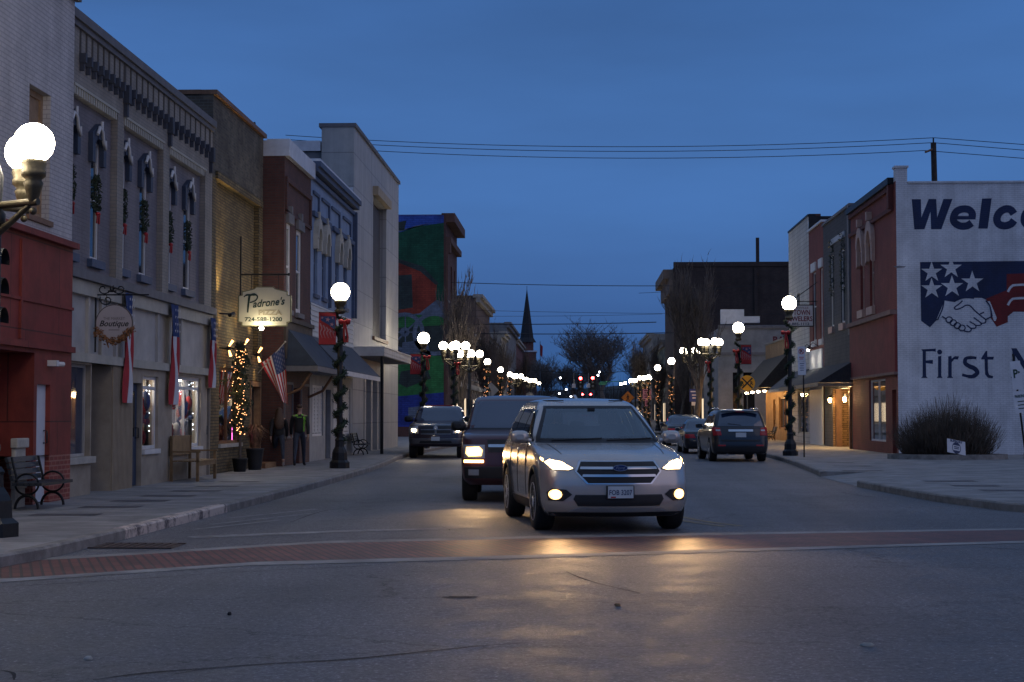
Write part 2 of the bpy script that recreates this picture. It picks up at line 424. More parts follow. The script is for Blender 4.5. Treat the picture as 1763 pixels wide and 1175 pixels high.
def blotch(m, dark, scale, lo, hi):
    n, l = m.node_tree.nodes, m.node_tree.links; b = [x for x in n if x.type == 'BSDF_PRINCIPLED'][0]
    g = n.new('ShaderNodeNewGeometry'); t = n.new('ShaderNodeTexNoise'); t.inputs['Scale'].default_value = scale; t.inputs['Detail'].default_value = 10; t.inputs['Roughness'].default_value = .75
    l.new(g.outputs['Position'], t.inputs['Vector'])
    r = n.new('ShaderNodeValToRGB'); l.new(t.outputs['Fac'], r.inputs[0]); c = b.inputs['Base Color'].default_value[:3]
    r.color_ramp.elements[0].position = lo; r.color_ramp.elements[0].color = (*dark, 1); r.color_ramp.elements[1].position = hi; r.color_ramp.elements[1].color = (*c, 1)
    l.new(r.outputs[0], b.inputs['Base Color'])
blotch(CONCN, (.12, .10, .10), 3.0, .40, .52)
PAVER = brick('crosswalk_brick', (.215, .070, .052), (.14, .052, .042), (.06, .045, .04), .10, .46, .014, .6, .5, bump=.6, axis=-20, offset=.0)
STRIP = brick('sidewalk_paver', (.135, .122, .128), (.105, .096, .102), (.09, .082, .085), .2, .1, .01, .8, .4, axis=0)
EARTH = mat('earth', (.05, .05, .035), .95, var=.5, vscale=.3)

g_ = MB(); g_.quad((-1500, -600, -.25), (1500, -600, -.25), (1500, 2400, -.25), (-1500, 2400, -.25))
kind(g_.build('ground', EARTH, recalc=False), 'structure')
g_ = MB(); g_.quad((-70, -40, 0), (70, -40, 0), (70, 420, 0), (-70, 420, 0))
kind(g_.build('road', ASPH, recalc=False), 'structure')
# crosswalk: brick band between two concrete strips, skewed to the street
def lerp2(a, b, t): return (a[0] + (b[0] - a[0]) * t, a[1] + (b[1] - a[1]) * t)
near = [(-7.2, 13.85), (-5.3, 14.75), (-3.4, 16.45), (-.7, 17.35), (2.2, 18.5), (5.6, 19.8), (10.5, 21.6)]
far = [(-7.2, 16.4), (-5.45, 17.5), (-3.1, 19.7), (.0, 20.75), (2.9, 21.5), (6.2, 22.3), (10.5, 23.4)]
def band(m, name, t0, t1, z):
    b = MB()
    for i in range(len(near) - 1):
        q = [lerp2(near[i], far[i], t0), lerp2(near[i + 1], far[i + 1], t0), lerp2(near[i + 1], far[i + 1], t1), lerp2(near[i], far[i], t1)]
        b.poly([(*p, z) for p in q])
    return kind(b.build(name, m, recalc=False), 'structure')
PALEB = mat('border_concrete', (.34, .33, .315), .8, var=.5, vscale=1.6, col2=(.15, .145, .14), bump=.2)
band(PALEB, 'crosswalk_border', .0, .13, .005)
band(PALEB, 'crosswalk_border', .88, 1.0, .005)
band(PAVER, 'crosswalk', .13, .88, .005)
# pavements
KL = [(-60, 11.6), (-12, 11.8), (-8.2, 12.4), (-6.6, 13.7), (-5.95, 15.4), (-5.74, 17), (-5.66, 19.9), (-5.6, 25.5), (-5.55, 31), (-5.6, 38), (-5.7, 44.4), (-5.9, 49), (-6.25, 56), (-6.4, 63), (-6.2, 75), (-5.75, 90), (-5.6, 110), (-5.6, 330)]
KR = [(60, 24.0), (14, 24.2), (9.3, 24.4), (7.6, 25.0), (6.9, 26.6), (6.45, 29.2), (6.1, 34.6), (6.1, 35.2), (6.15, 40.8), (6.25, 42), (6.67, 48.4), (7.0, 56), (7.2, 70), (7.2, 330)]
KH = .13
def offset(path, d):
    out = []
    for i, p in enumerate(path):
        a = Vector(path[max(i - 1, 0)]); c = Vector(path[min(i + 1, len(path) - 1)]); t = (c - a).normalized()
        out.append((p[0] - t.y * d, p[1] + t.x * d))
    return out
def pavement(path, sgn, Xout, light_span, ramp_span=None):
    inn = offset(path, .16 * sgn)
    s = MB()
    top = [(*p, KH) for p in inn] + [(Xout, path[-1][1], KH), (Xout, path[0][1], KH)]
    if ramp_span:
        a, b = ramp_span
        keep = [p for p in inn if p[1] < a]; after = [p for p in inn if p[1] > b]
        pa = (6.26, a + .01); pb = (6.3, b - .01)
        top = [(*p, KH) for p in keep + [pa, (7.4, a), (7.4, b), pb] + after] + [(Xout, path[-1][1], KH), (Xout, path[0][1], KH)]
        s.quad((6.1, a, .006), (7.4, a, KH), (7.4, b, KH), (6.15, b, .006))
        s.quad((6.26, a, 0), (7.4, a, 0), (7.4, a, KH), (6.26, a, KH)); s.quad((6.3, b, 0), (7.4, b, 0), (7.4, b, KH), (6.3, b, KH))
    s.poly(top)
    kind(s.build('sidewalk', CONC, recalc=False), 'structure')
    k = MB()
    n = len(path)
    for i in range(n - 1):
        if ramp_span and path[i][1] >= ramp_span[0] - .01 and path[i + 1][1] <= ramp_span[1] + .01: continue
        ym = (path[i][1] + path[i + 1][1]) / 2
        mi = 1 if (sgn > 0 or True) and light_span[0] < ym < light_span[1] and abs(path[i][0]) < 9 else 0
        a, b, c, d = path[i], path[i + 1], inn[i + 1], inn[i]
        k.quad((*a, -.05), (*b, -.05), (*b, KH - .02), (*a, KH - .02), mi)
        if ramp_span:
            for p, q, y_ in ((b, c, ramp_span[0]), (a, d, ramp_span[1])):
                if abs(p[1] - y_) < .01: k.quad((*p, -.05), (*q, -.05), (*q, KH + .006), (*p, KH - .01), mi)
        e = lerp2(a, d, .15); f = lerp2(b, c, .15)
        k.quad((*a, KH - .02), (*b, KH - .02), (*f, KH + .006), (*e, KH + .006), mi)
        k.quad((*e, KH + .006), (*f, KH + .006), (*c, KH + .006), (*d, KH + .006), mi)
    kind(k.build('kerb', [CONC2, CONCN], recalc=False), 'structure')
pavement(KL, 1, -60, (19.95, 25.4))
pavement(KR, -1, 60, (0, 0), (35.2, 40.8))
# expansion joints and dark paver strips on the pavements
j_ = MB()
y = 16.0
while y < 75:
    x0 = -5.95 if y < 48 else -6.55
    j_.quad((-8.7, y, KH + .003), (x0, y, KH + .003), (x0, y + .02, KH + .003), (-8.7, y + .02, KH + .003)); y += 1.8
y = 27.5
while y < 88:
    j_.quad((7.6, y, KH + .003), (11.6, y, KH + .003), (11.6, y + .02, KH + .003), (7.6, y + .02, KH + .003)); y += 1.8
JT = mat('joint', (.05, .05, .05), .9, var=0)
kind(j_.build('sidewalk_joint_lines', JT, recalc=False), 'structure')
s_ = MB()
for a, b, yy in ((54, 170, 887), (139, 241, 873.6), (193, 289, 863), (244, 335, 854.6), (295, 380, 846), (337, 411, 838), (377, 445, 830)):
    x0, y0 = onZ(a, yy, KH); x1, y1 = onZ(b, yy, KH)
    s_.quad((x0, y0 - .2, KH + .005), (x1, y1 - .2, KH + .005), (x1, y1 + .25, KH + .005), (x0, y0 + .25, KH + .005))
for a, b, yy in ((1424, 1470, 797), (1435, 1500, 803), (1450, 1520, 811), (1590, 1680, 829), (1640, 1720, 837), (1690, 1790, 845)):
    x0, y0 = onZ(a, yy, KH); x1, y1 = onZ(b, yy, KH)
    s_.quad((x0, y0 - .25, KH + .005), (x1, y1 - .25, KH + .005), (x1, y1 + .3, KH + .005), (x0, y0 + .3, KH + .005))
kind(s_.build('sidewalk_paver_strip', STRIP, recalc=False), 'structure')
# worn paint, sealed cracks, patches
WORN = mat('worn_white_paint', (.33, .33, .34), .7, var=.55, vscale=3.5, col2=(.11, .108, .11))
WORNY = mat('worn_yellow_paint', (.34, .26, .10), .7, var=.5, vscale=2.5, col2=(.12, .105, .09))
TAR = mat('tar', (.035, .034, .036), .85, var=.2, spec=.2)
def ribbon(name, lines, w, m, z):
    b = MB()
    for ln in lines:
        stroke(b, ln, w, (0, 0, z), (1, 0, 0), (0, 1, 0), depth=0, k=8)
    return kind(b.build(name, m, recalc=False), 'structure')
ribbon('road_marking', [[(-4.9, 20.2), (-3.2, 21.3), (-1.4, 22.1)]], .3, WORN, .005)
ribbon('road_marking', [[(-5.2, 21.6), (-4.4, 23.6)], [(-5.2, 22.6), (-4.2, 25.2)], [(-5.25, 24), (-4.3, 26.4)]], .1, WORN, .005)
ribbon('road_marking', [[(2.3, 22.6), (1.75, 24), (1.2, 27), (.75, 34), (.6, 50), (.6, 80), (.6, 160)], [(2.05, 22.5), (1.5, 23.9), (.95, 27), (.5, 34), (.35, 50), (.35, 80), (.35, 160)]], .1, WORNY, .005)
ZP = lambda *pts: [onZ(x, y) for x, y in pts]
ribbon('road_crack', [ZP((300, 1162), (370, 1151), (480, 1143), (600, 1136), (740, 1122), (830, 1113), (905, 1108)), ZP((160, 1172), (250, 1160), (380, 1150)), ZP((0, 1155), (22, 1160), (24, 1172))], [.012, .02, .026, .02, .012], TAR, .004)
ribbon('road_crack', [ZP((975, 985), (1000, 996), (1040, 1008), (1102, 1022)), ZP((880, 966), (1060, 953), (1200, 941), (1420, 930), (1640, 926)), ZP((1680, 942), (1720, 945), (1790, 948)), ZP((0, 1012), (60, 1008), (200, 1000), (420, 985), (640, 975)), ZP((690, 905), (760, 908), (775, 914)), ZP((620, 868), (700, 862), (760, 865)), ZP((640, 845), (760, 842)), ZP((500, 900), (560, 880), (640, 872))], [.012, .02, .018, .012, .018], TAR, .004)
hl = MB()
for cx, cy, a, b_ in ((*onZ(792, 1029), .15, .07),):
    hl.poly([(cx + a * math.cos(t * .52) * (1 + .2 * math.sin(t * 2.1)), cy + b_ * math.sin(t * .52) * (1 + .3 * math.cos(t * 3)), .004) for t in range(12)])
kind(hl.build('road_patch', TAR, recalc=False), 'structure')

def rise(y): return .145 + .0125 * (y - 130) if y > 130 else KH
r_ = MB(); r_.quad((-60, 130, .145), (60, 130, .145), (60, 430, rise(430)), (-60, 430, rise(430)))
kind(r_.build('far_road', ASPH, recalc=False), 'structure')
# ------------------------------------------------------------------ vehicles
def paint(name, col, metal=.4, rough=.3):
    return mat(name, col, rough, metal, var=.06, vscale=1.2, spec=.5, coat=.6, coords='obj')
BLACKP = mat('black_trim', (.014, .014, .016), .55, var=.2, vscale=6, coords='obj')
RUBBER = mat('tyre_rubber', (.018, .017, .017), .8, var=.3, vscale=9, bump=.2, coords='obj')
CHROME = mat('chrome', (.62, .62, .64), .16, 1.0, var=.0)
ALLOY = mat('alloy_rim', (.75, .75, .77), .4, .25, var=.1, coords='obj')
CARGL = glass('car_glass', (.016, .034, .07), .05, 1.9)
SIDEGL = glass('car_side_glass', (.014, .016, .02), .04, 1.6)
LENS = mat('clear_lens', (.45, .46, .48), .12, .3, var=.1, coords='obj')
REDL = mat('red_lens', (.42, .015, .02), .15, 0, var=.1, coords='obj')
HEADL = emit('headlight_lit', (1.0, .70, .34), 60)
HEADG = emit('headlight_reflector_lit', (1.0, .66, .28), 6)  # emissive ring round the lens, imitates the headlight's glow
FOGG = emit('fog_reflector_lit', (1.0, .55, .16), 3)  # same glow painted as a ring round the fog lens
FOGL = emit('fog_light_lit', (1.0, .62, .26), 34)
HEADY = emit('headlight_warm_lit', (1.0, .80, .42), 24)
AMBERL = emit('amber_marker_lit', (1.0, .55, .16), 9)
PLATE = mat('plate_white', (.55, .60, .62), .5, var=.1, coords='obj')
PLATEINK = mat('plate_ink', (.03, .05, .12), .5, var=0)
OVAL = mat('oval_blue', (.01, .03, .14), .3, .2, var=0)
CABINM = mat('cabin_lining', (.035, .034, .034), .9, var=.2, coords='obj')
SEATM = mat('seat_cloth', (.05, .045, .042), .9, var=.3, vscale=9, coords='obj')
SEAM = mat('panel_gap', (.012, .012, .013), .8, var=0)

def auto_glass(name, tint, ior):
    m, n, l, b = _nt(name); out = [x for x in n if x.type == 'OUTPUT_MATERIAL'][0]
    tr = n.new('ShaderNodeBsdfTransparent'); tr.inputs[0].default_value = (*tint, 1); gl_ = n.new('ShaderNodeBsdfGlossy'); gl_.inputs['Roughness'].default_value = .02; gl_.inputs['Color'].default_value = (.85, .95, 1, 1)
    fr = n.new('ShaderNodeFresnel'); fr.inputs[0].default_value = ior; mx = n.new('ShaderNodeMixShader')
    l.new(fr.outputs[0], mx.inputs[0]); l.new(tr.outputs[0], mx.inputs[1]); l.new(gl_.outputs[0], mx.inputs[2]); l.new(mx.outputs[0], out.inputs['Surface'])
    return m
WSHIELD = auto_glass('windshield_glass', (.62, .70, .72), 2.35)
TINTED = auto_glass('tinted_glass', (.30, .32, .33), 1.6)
class Shape:
    """car body as a stack of rounded plan outlines; z -> (front y, rear y, half width, front radius, rear radius, front bow, rear bow). The front looks along -y."""
    def __init__(s, tab): s.t = tab; s.zs = [r[0] for r in tab]
    def at(s, z):
        t, zs = s.t, s.zs; z = min(max(z, zs[0]), zs[-1]); i = 0
        while i < len(zs) - 2 and z > zs[i + 1]: i += 1
        h = zs[i + 1] - zs[i]; u = (z - zs[i]) / h; out = []
        for k in range(1, 8):
            def sl(j):
                if j <= 0 or j >= len(zs) - 1: return None
                d0 = (t[j][k] - t[j - 1][k]) / (zs[j] - zs[j - 1]); d1 = (t[j + 1][k] - t[j][k]) / (zs[j + 1] - zs[j])
                if d0 * d1 <= 0: return 0.0
                return 2 * d0 * d1 / (d0 + d1)
            d = (t[i + 1][k] - t[i][k]) / h; m0, m1 = sl(i), sl(i + 1)
            m0 = d if m0 is None else m0; m1 = d if m1 is None else m1
            a, b = t[i][k], t[i + 1][k]
            out.append((2 * u ** 3 - 3 * u * u + 1) * a + (u ** 3 - 2 * u * u + u) * h * m0 + (-2 * u ** 3 + 3 * u * u) * b + (u ** 3 - u * u) * h * m1)
        return out
    def fy(s, x, z):
        yf, yr, w, rf, rr, bf, br = s.at(z); ax = min(abs(x), w - 1e-4); c = w - rf
        if ax <= c: return yf + bf * (ax / c) ** 2
        return yf + bf + rf - math.sqrt(max(rf * rf - (ax - c) ** 2, 0))
    def ry(s, x, z):
        yf, yr, w, rf, rr, bf, br = s.at(z); ax = min(abs(x), w - 1e-4); c = w - rr
        if ax <= c: return yr - br * (ax / c) ** 2
        return yr - br - rr + math.sqrt(max(rr * rr - (ax - c) ** 2, 0))
    def sx(s, y, z):
        yf, yr, w, rf, rr, bf, br = s.at(z); a, b = yf + bf + rf, yr - br - rr
        if y < a: return w - rf + math.sqrt(max(rf * rf - min(a - y, rf) ** 2, 0))
        if y > b: return w - rr + math.sqrt(max(rr * rr - min(y - b, rr) ** 2, 0))
        return w
    def ring(s, z):
        yf, yr, w, rf, rr, bf, br = s.at(z); P = []
        cf, cr = w - rf, w - rr
        for i in range(7): x = cf * i / 7; P.append((x, yf + bf * (x / cf) ** 2))
        for i in range(8): a = math.pi / 2 * i / 7; P.append((cf + rf * math.sin(a), yf + bf + rf - rf * math.cos(a)))
        for i in range(1, 14): P.append((w, yf + bf + rf + (yr - br - rr - yf - bf - rf) * i / 14))
        for i in range(8): a = math.pi / 2 * i / 7; P.append((cr + rr * math.cos(a), yr - br - rr + rr * math.sin(a)))
        for i in range(6, -1, -1): x = cr * i / 7; P.append((x, yr - br * (x / cr) ** 2))
        Q = [(-x, y) for x, y in P[1:-1]][::-1]
        return [Vector((x, y, z)) for x, y in P + Q]
    def body(s, b, n=60, m=0):
        z0, z1 = s.zs[0], s.zs[-1]
        zs = sorted({*[z0 + (z1 - z0) * i / n for i in range(n + 1)], *s.zs})
        b.loft([s.ring(z) for z in zs], m)
    def patch(s, b, face, poly, off=.006, m=0, nu=10, nv=8, skirt=.02, sgn=1):
        """polygon on the body: face 'F'/'R' in (x,z), 'S' in (y,z) on side sgn; raised by off with a skirt"""
        def P(a, z, o):
            if face == 'F': return Vector((a, s.fy(a, z) - o, z))
            if face == 'R': return Vector((a, s.ry(a, z) + o, z))
            return Vector((sgn * (s.sx(a, z) + o), a, z))
        zz = [p[1] for p in poly]; z0, z1 = min(zz), max(zz); e = (z1 - z0) * 1e-3; rows = []
        lv = sorted({*[z0 + e + (z1 - z0 - 2 * e) * i / nv for i in range(nv + 1)], *[min(max(z, z0 + e), z1 - e) for z in zz]})
        for z in lv:
            xs = []
            for i in range(len(poly)):
                (xa, za), (xb, zb) = poly[i], poly[(i + 1) % len(poly)]
                if (za - z) * (zb - z) <= 0 and za != zb: xs.append(xa + (xb - xa) * (z - za) / (zb - za))
            if len(xs) >= 2: rows.append((z, min(xs), max(xs)))
        g = [[P(a + (c - a) * j / nu, z, off) for j in range(nu + 1)] for z, a, c in rows]
        k = nu + 1
        b.add([p for r in g for p in r], [(i * k + j, i * k + j + 1, (i + 1) * k + j + 1, (i + 1) * k + j) for i in range(len(g) - 1) for j in range(nu)], m, True)
        rim = [(z, a) for z, a, c in rows] + [(rows[-1][0], rows[-1][1] + (rows[-1][2] - rows[-1][1]) * j / nu) for j in range(1, nu)] + [(z, c) for z, a, c in rows[::-1]] + [(rows[0][0], rows[0][2] + (rows[0][1] - rows[0][2]) * j / nu) for j in range(1, nu)]
        n = len(rim)
        b.add([P(a, z, off) for z, a in rim] + [P(a, z, off - skirt) for z, a in rim], [(i, (i + 1) % n, n + (i + 1) % n, n + i) for i in range(n)], m)
        return b
def mirror(poly): return [(-a, z) for a, z in poly]
def evaluated_boolean(b, name, mats, parent, cuts, well, extra=()):
    """body mesh with cylinders cut out for the wheel arches"""
    o = b.build(name, mats, None, world=False)
    c = MB()
    cut = []
    for (y, z, r, w) in cuts:
        for sgn in (-1, 1):
            k = MB(); n = 28
            k.loft([[Vector((sgn * x, y + r * math.cos(2 * math.pi * i / n), z + r * math.sin(2 * math.pi * i / n))) for i in range(n)] for x in (w - .30, w + .3)], 0, False)
            co = k.build('cutter', well, None, world=False); cut.append(co)
            md = o.modifiers.new('arch', 'BOOLEAN'); md.operation = 'DIFFERENCE'; md.object = co; md.solver = 'EXACT'; md.material_mode = 'TRANSFER'
    for k in extra:
        co = k.build('cutter', CABINM, None, world=False); cut.append(co)
        md = o.modifiers.new('cabin', 'BOOLEAN'); md.operation = 'DIFFERENCE'; md.object = co; md.solver = 'EXACT'; md.material_mode = 'TRANSFER'
    dg = bpy.context.evaluated_depsgraph_get(); dg.update()
    me = bpy.data.meshes.new_from_object(o.evaluated_get(dg)); o.modifiers.clear(); old = o.data; o.data = me; bpy.data.meshes.remove(old)
    for co in cut:
        d = co.data; bpy.data.objects.remove(co); bpy.data.meshes.remove(d)
    for p in me.polygons: p.use_smooth = True
    me.set_sharp_from_angle(angle=R(32))
    o.parent = parent
    return o
def wheel(parent, x, y, r, w, spokes=10, rim_m=None):
    sgn = 1 if x > 0 else -1
    A = Matrix.Translation((x, y, r)) @ Matrix.Rotation(R(90) * sgn, 4, 'Y')
    t = MB(A); ri = r * .68
    t.lathe([(ri, -w / 2), (r * .93, -w / 2), (r * .985, -w * .40), (r, -w * .28), (r * 1.0, 0), (r, w * .28), (r * .985, w * .40), (r * .93, w / 2), (ri, w / 2)], 32)
    o = t.build('wheel', RUBBER, parent, world=False)
    k = MB(A)
    k.lathe([(ri * 1.0, -w * .3), (ri * 1.02, w * .47), (ri * .97, w * .52), (ri * .92, w * .46), (ri * .88, w * .2), (.02, w * .18)], 32)
    for i in range(spokes):
        a = 2 * math.pi * i / spokes + (.11 if i % 2 else -.11)
        c, s_ = math.cos(a), math.sin(a); hw = .022
        p = [(c * .05 - s_ * hw * 1.4, s_ * .05 + c * hw * 1.4), (c * .05 + s_ * hw * 1.4, s_ * .05 - c * hw * 1.4), (c * ri * .95 + s_ * hw, s_ * ri * .95 - c * hw), (c * ri * .95 - s_ * hw, s_ * ri * .95 + c * hw)]
        k.prism([(q[0], q[1], w * .38) for q in p], (0, 0, w * .12))
    k.lathe([(.075, w * .3), (.075, w * .50), (.03, w * .53), (.005, w * .53)], 14)
    d = k.build('rim', rim_m or ALLOY, o, world=False)
    d.location = (0, 0, 0)
    h = MB(A); h.lathe([(.005, w * .17), (ri * .9, w * .19), (ri * .9, w * .1), (.005, w * .1)], 20)
    h.build('brake_disc', BLACKP, o, world=False)
    return o
def cabin(S, zlo, zhi, inset, wf, wr, sides, ws_y, rw_y):
    """cutters that hollow out the cabin and open its windows"""
    out = []
    c = MB(); rings = []
    for i in range(14):
        z = zlo + (zhi - zlo) * i / 13; yf, yr, w, rf, rr, bf, br = S.at(z); y0 = max(yf + inset, -.78); y1 = yr - inset
        rings.append([Vector((p.x * (w - inset) / w, y0 + (p.y - yf) * (y1 - y0) / (yr - yf), z)) for p in S.ring(z)])
    c.loft(rings, 0, False); out.append(c)
    for poly, (a, b) in ((wf, ws_y), (wr, rw_y)):
        c = MB(); c.prism([(x, a, z) for x, z in poly], (0, b - a, 0)); out.append(c)
    for poly in sides: c = MB(); c.prism([(-1.3, y, z) for y, z in poly], (2.6, 0, 0)); out.append(c)
    return out
def mirror_part(parent, x, y, z, m, sc=1.0):
    sgn = 1 if x > 0 else -1
    b = MB()
    pr = [(-.02, .4), (.0, .8), (.05, 1.0), (.12, .95), (.17, .7)]
    rings = []
    for dy, k in pr:
        ring_ = []
        for i in range(14):
            a = 2 * math.pi * i / 14; cx = math.copysign(abs(math.cos(a)) ** .6, math.cos(a)); cz = math.copysign(abs(math.sin(a)) ** .7, math.sin(a))
            ring_.append(Vector((x + sgn * (.12 + .125 * cx * k) * sc, y + dy * sc, z + .085 * cz * k * sc)))
        rings.append(ring_)
    b.loft(rings, 0)
    b.tube([(x - sgn * .03, y + .07, z - .05), (x + sgn * .05, y + .06, z - .03)], .03, 8)
    return b.build('mirror', m, parent, world=False)
def spot(name, parent, loc, energy, col, size=55, blend=.8, tilt=4, yaw=0, r=.05):
    o = light('SPOT', name, loc, energy, col, parent, spot_size=R(size), spot_blend=blend, shadow_soft_size=r)
    o.rotation_euler = (R(90 - tilt), 0, R(180 + yaw))
    return o

# ---------------- silver SUV (the nearest car)
def silver_suv():
    t = thing('parked_car', '', 'suv'); t.name = 'suv'
    P = paint('warm_silver_paint', (.56, .50, .45), .55, .26)
    #        z     yf     yr    w     rf   rr   bf   br
    S = Shape([(.20, -2.10, 2.16, .80, .30, .25, .08, .04), (.26, -2.20, 2.22, .86, .32, .25, .09, .04), (.40, -2.26, 2.26, .905, .36, .25, .10, .05),
               (.58, -2.265, 2.26, .915, .38, .25, .10, .05), (.76, -2.245, 2.24, .918, .42, .25, .11, .05), (.88, -2.16, 2.22, .915, .46, .25, .13, .05),
               (.95, -2.02, 2.20, .905, .50, .25, .16, .05), (1.00, -1.78, 2.18, .895, .52, .25, .18, .05), (1.05, -1.35, 2.16, .880, .50, .25, .16, .05),
               (1.085, -1.02, 2.14, .862, .45, .25, .12, .05), (1.16, -.86, 2.11, .845, .36, .25, .10, .05), (1.30, -.60, 2.05, .795, .30, .25, .09, .05),
               (1.45, -.33, 1.96, .728, .26, .25, .08, .05), (1.56, -.12, 1.86, .665, .24, .25, .08, .05), (1.62, .08, 1.72, .605, .24, .25, .07, .05), (1.655, .38, 1.45, .50, .24, .25, .06, .05), (1.668, .8, 1.1, .26, .1, .1, .01, .01)])
    b = MB(); S.body(b, 70)
    r = .355; ax = (-1.33, 1.36)
    WS = [(-.795, 1.105), (.795, 1.105), (.785, 1.16), (.595, 1.55), (-.595, 1.55), (-.785, 1.16)]; RW = [(-.60, 1.17), (.60, 1.17), (.53, 1.50), (-.53, 1.50)]
    SW = [[(-.56, 1.13), (.27, 1.14), (.27, 1.51), (-.03, 1.495)], [(.35, 1.14), (1.09, 1.155), (1.09, 1.51), (.35, 1.515)], [(1.17, 1.16), (1.64, 1.26), (1.55, 1.47), (1.17, 1.505)]]
    evaluated_boolean(b, 'body', [P], t, [(y, r + .01, .405, .92) for y in ax], BLACKP, cabin(S, .62, 1.59, .06, WS, RW, SW, (-1.6, .2), (1.5, 2.6)))
    k = MB(); k.box(-.80, .80, -.98, -.52, .80, 1.06); k.build('dashboard', CABINM, t, world=False, bevel=.04)
    for sg in (-1, 1):
        k = MB(); k.box(sg * .38 - .24, sg * .38 + .24, -.15, .35, .66, .82); k.prism([(sg * .38 - .23, .30, .80), (sg * .38 + .23, .30, .80), (sg * .38 + .20, .52, 1.27), (sg * .38 - .20, .52, 1.27)], (0, .13, 0)); so = k.build('front_seat', SEATM, t, world=False, bevel=.04)
        k = MB(); k.box(sg * .38 - .13, sg * .38 + .13, .53, .64, 1.30, 1.47); k.build('headrest', SEATM, so, world=False, bevel=.04)
    k = MB(); k.box(-.66, .66, .95, 1.4, .66, .84); k.box(-.66, .66, 1.38, 1.52, .84, 1.28)
    k.build('rear_seat', SEATM, t, world=False, bevel=.03)
    k = MB(); k.tube([(.38 + .18 * math.cos(R(20 * i)), -.36 + .06 * math.sin(R(20 * i)), 1.02 + .17 * math.sin(R(20 * i))) for i in range(19)], .016, 6, cap=False); k.tube([(.38, -.6, .96), (.38, -.37, 1.02)], .03, 6); k.build('steering_wheel', BLACKP, t, world=False)
    for y in ax:
        for sg in (-1, 1): wheel(t, sg * .815, y, r, .235, 10)
    w = MB(); S.patch(w, 'F', [(-.80, 1.10), (.80, 1.10), (.79, 1.16), (.60, 1.555), (-.60, 1.555), (-.79, 1.16)], .008, nu=22, nv=14); wo = w.build('windshield', WSHIELD, t, world=False)
    k = MB(); S.patch(k, 'F', [(-.80, 1.10), (.80, 1.10), (.795, 1.135), (-.795, 1.135)], .013, nu=20, nv=3); S.patch(k, 'F', [(-.615, 1.525), (.615, 1.525), (.60, 1.56), (-.60, 1.56)], .013, nu=20, nv=3)
    for sg in (-1, 1): S.patch(k, 'F', [(sg * .80, 1.10), (sg * .755, 1.10), (sg * .745, 1.16), (sg * .565, 1.555), (sg * .60, 1.555), (sg * .79, 1.16)], .0135, nu=4, nv=14)
    k.build('windshield_border', BLACKP, wo, world=False)
    k = MB(); S.patch(k, 'F', [(-.815, 1.075), (.815, 1.075), (.80, 1.098), (-.80, 1.098)], .012, nu=20, nv=3); k.build('cowl', BLACKP, t, world=False)
    k = MB()
    for x0, x1 in ((-.62, .02), (.08, .70)):
        k.tube([(x0 + (x1 - x0) * i / 6, S.fy(x0 + (x1 - x0) * i / 6, 1.11 + .025 * i / 6) - .022, 1.11 + .025 * i / 6) for i in range(7)], .009, 5)
    k.build('wiper', BLACKP, wo, world=False)
    k = MB(); k.box(-.05, .05, S.fy(0, 1.5) + .02 - .03, S.fy(0, 1.5) - .012, 1.47, 1.53); k.build('sensor_box', BLACKP, wo, world=False)
    for sg in (-1, 1):
        g = MB()
        S.patch(g, 'S', [(-.58, 1.12), (.28, 1.13), (.28, 1.52), (-.02, 1.505)], .006, sgn=sg)
        S.patch(g, 'S', [(.34, 1.13), (1.10, 1.145), (1.10, 1.52), (.34, 1.525)], .006, sgn=sg)
        S.patch(g, 'S', [(1.16, 1.15), (1.66, 1.25), (1.56, 1.48), (1.16, 1.515)], .006, sgn=sg)
        go = g.build('side_window', TINTED, t, world=False)
        k = MB(); S.patch(k, 'S', [(-.62, 1.095), (1.72, 1.125), (1.72, 1.145), (-.60, 1.118)], .010, sgn=sg, nv=2, nu=20); k.build('window_trim', BLACKP, go, world=False)
        for y0, y1 in ((-.50, -.50), (.31, .31), (1.13, 1.02)):
            k = MB(); S.patch(k, 'S', [(y0, .40), (y0 + .012, .40), (y1 + .012, 1.10), (y1, 1.10)], .004, sgn=sg, nu=1, nv=10); k.build('door_seam', SEAM, t, world=False)
        for y0 in (.10, .90):
            k = MB(); k.tube([(sg * (S.sx(y0, .98) + .02), y0 - .1, .98), (sg * (S.sx(y0, .98) + .035), y0, .985), (sg * (S.sx(y0, .98) + .02), y0 + .1, .98)], .016, 8); k.build('door_handle', P, t, world=False)
        k = MB(); S.patch(k, 'S', [(-.92, .215), (.94, .215), (.94, .36), (-.92, .36)], .012, sgn=sg, nv=5); k.build('sill_cladding', BLACKP, t, world=False)
        for y in ax:   # arch lips
            k = MB(); arc = []
            for i in range(19):
                a = math.pi * (i / 18) * 1.06 - .03 * math.pi; yy, zz = y + .42 * math.cos(a), r + .01 + .42 * math.sin(a)
                arc.append((sg * (S.sx(yy, zz) + .004), yy, zz))
            k.tube(arc, .026, 6); k.build('wheel_arch_trim', BLACKP, t, world=False)
        k = MB(); k.tube([(sg * (S.sx(y, 1.615) - .06), y, 1.632) for y in [.12 + 1.45 * i / 12 for i in range(13)]], .007, 6); k.build('roof_strip', BLACKP, t, world=False)
        mo = mirror_part(t, sg * .885, -.66, 1.15, P)
        k = MB(); k.tube([(sg * .90, -.60, 1.09), (sg * .99, -.58, 1.10)], .025, 6); k.build('mirror_foot', BLACKP, mo, world=False)
        # headlight: housing, painted glow ring, lit lens, amber corner
        sh = [(.535, .79), (.60, .765), (.80, .765), (.893, .86), (.885, .925), (.80, .915), (.66, .875)]
        h = MB(); S.patch(h, 'F', [(sg * a, z) for a, z in sh], .010, nu=14); ho = h.build('headlight', LENS, t, world=False)
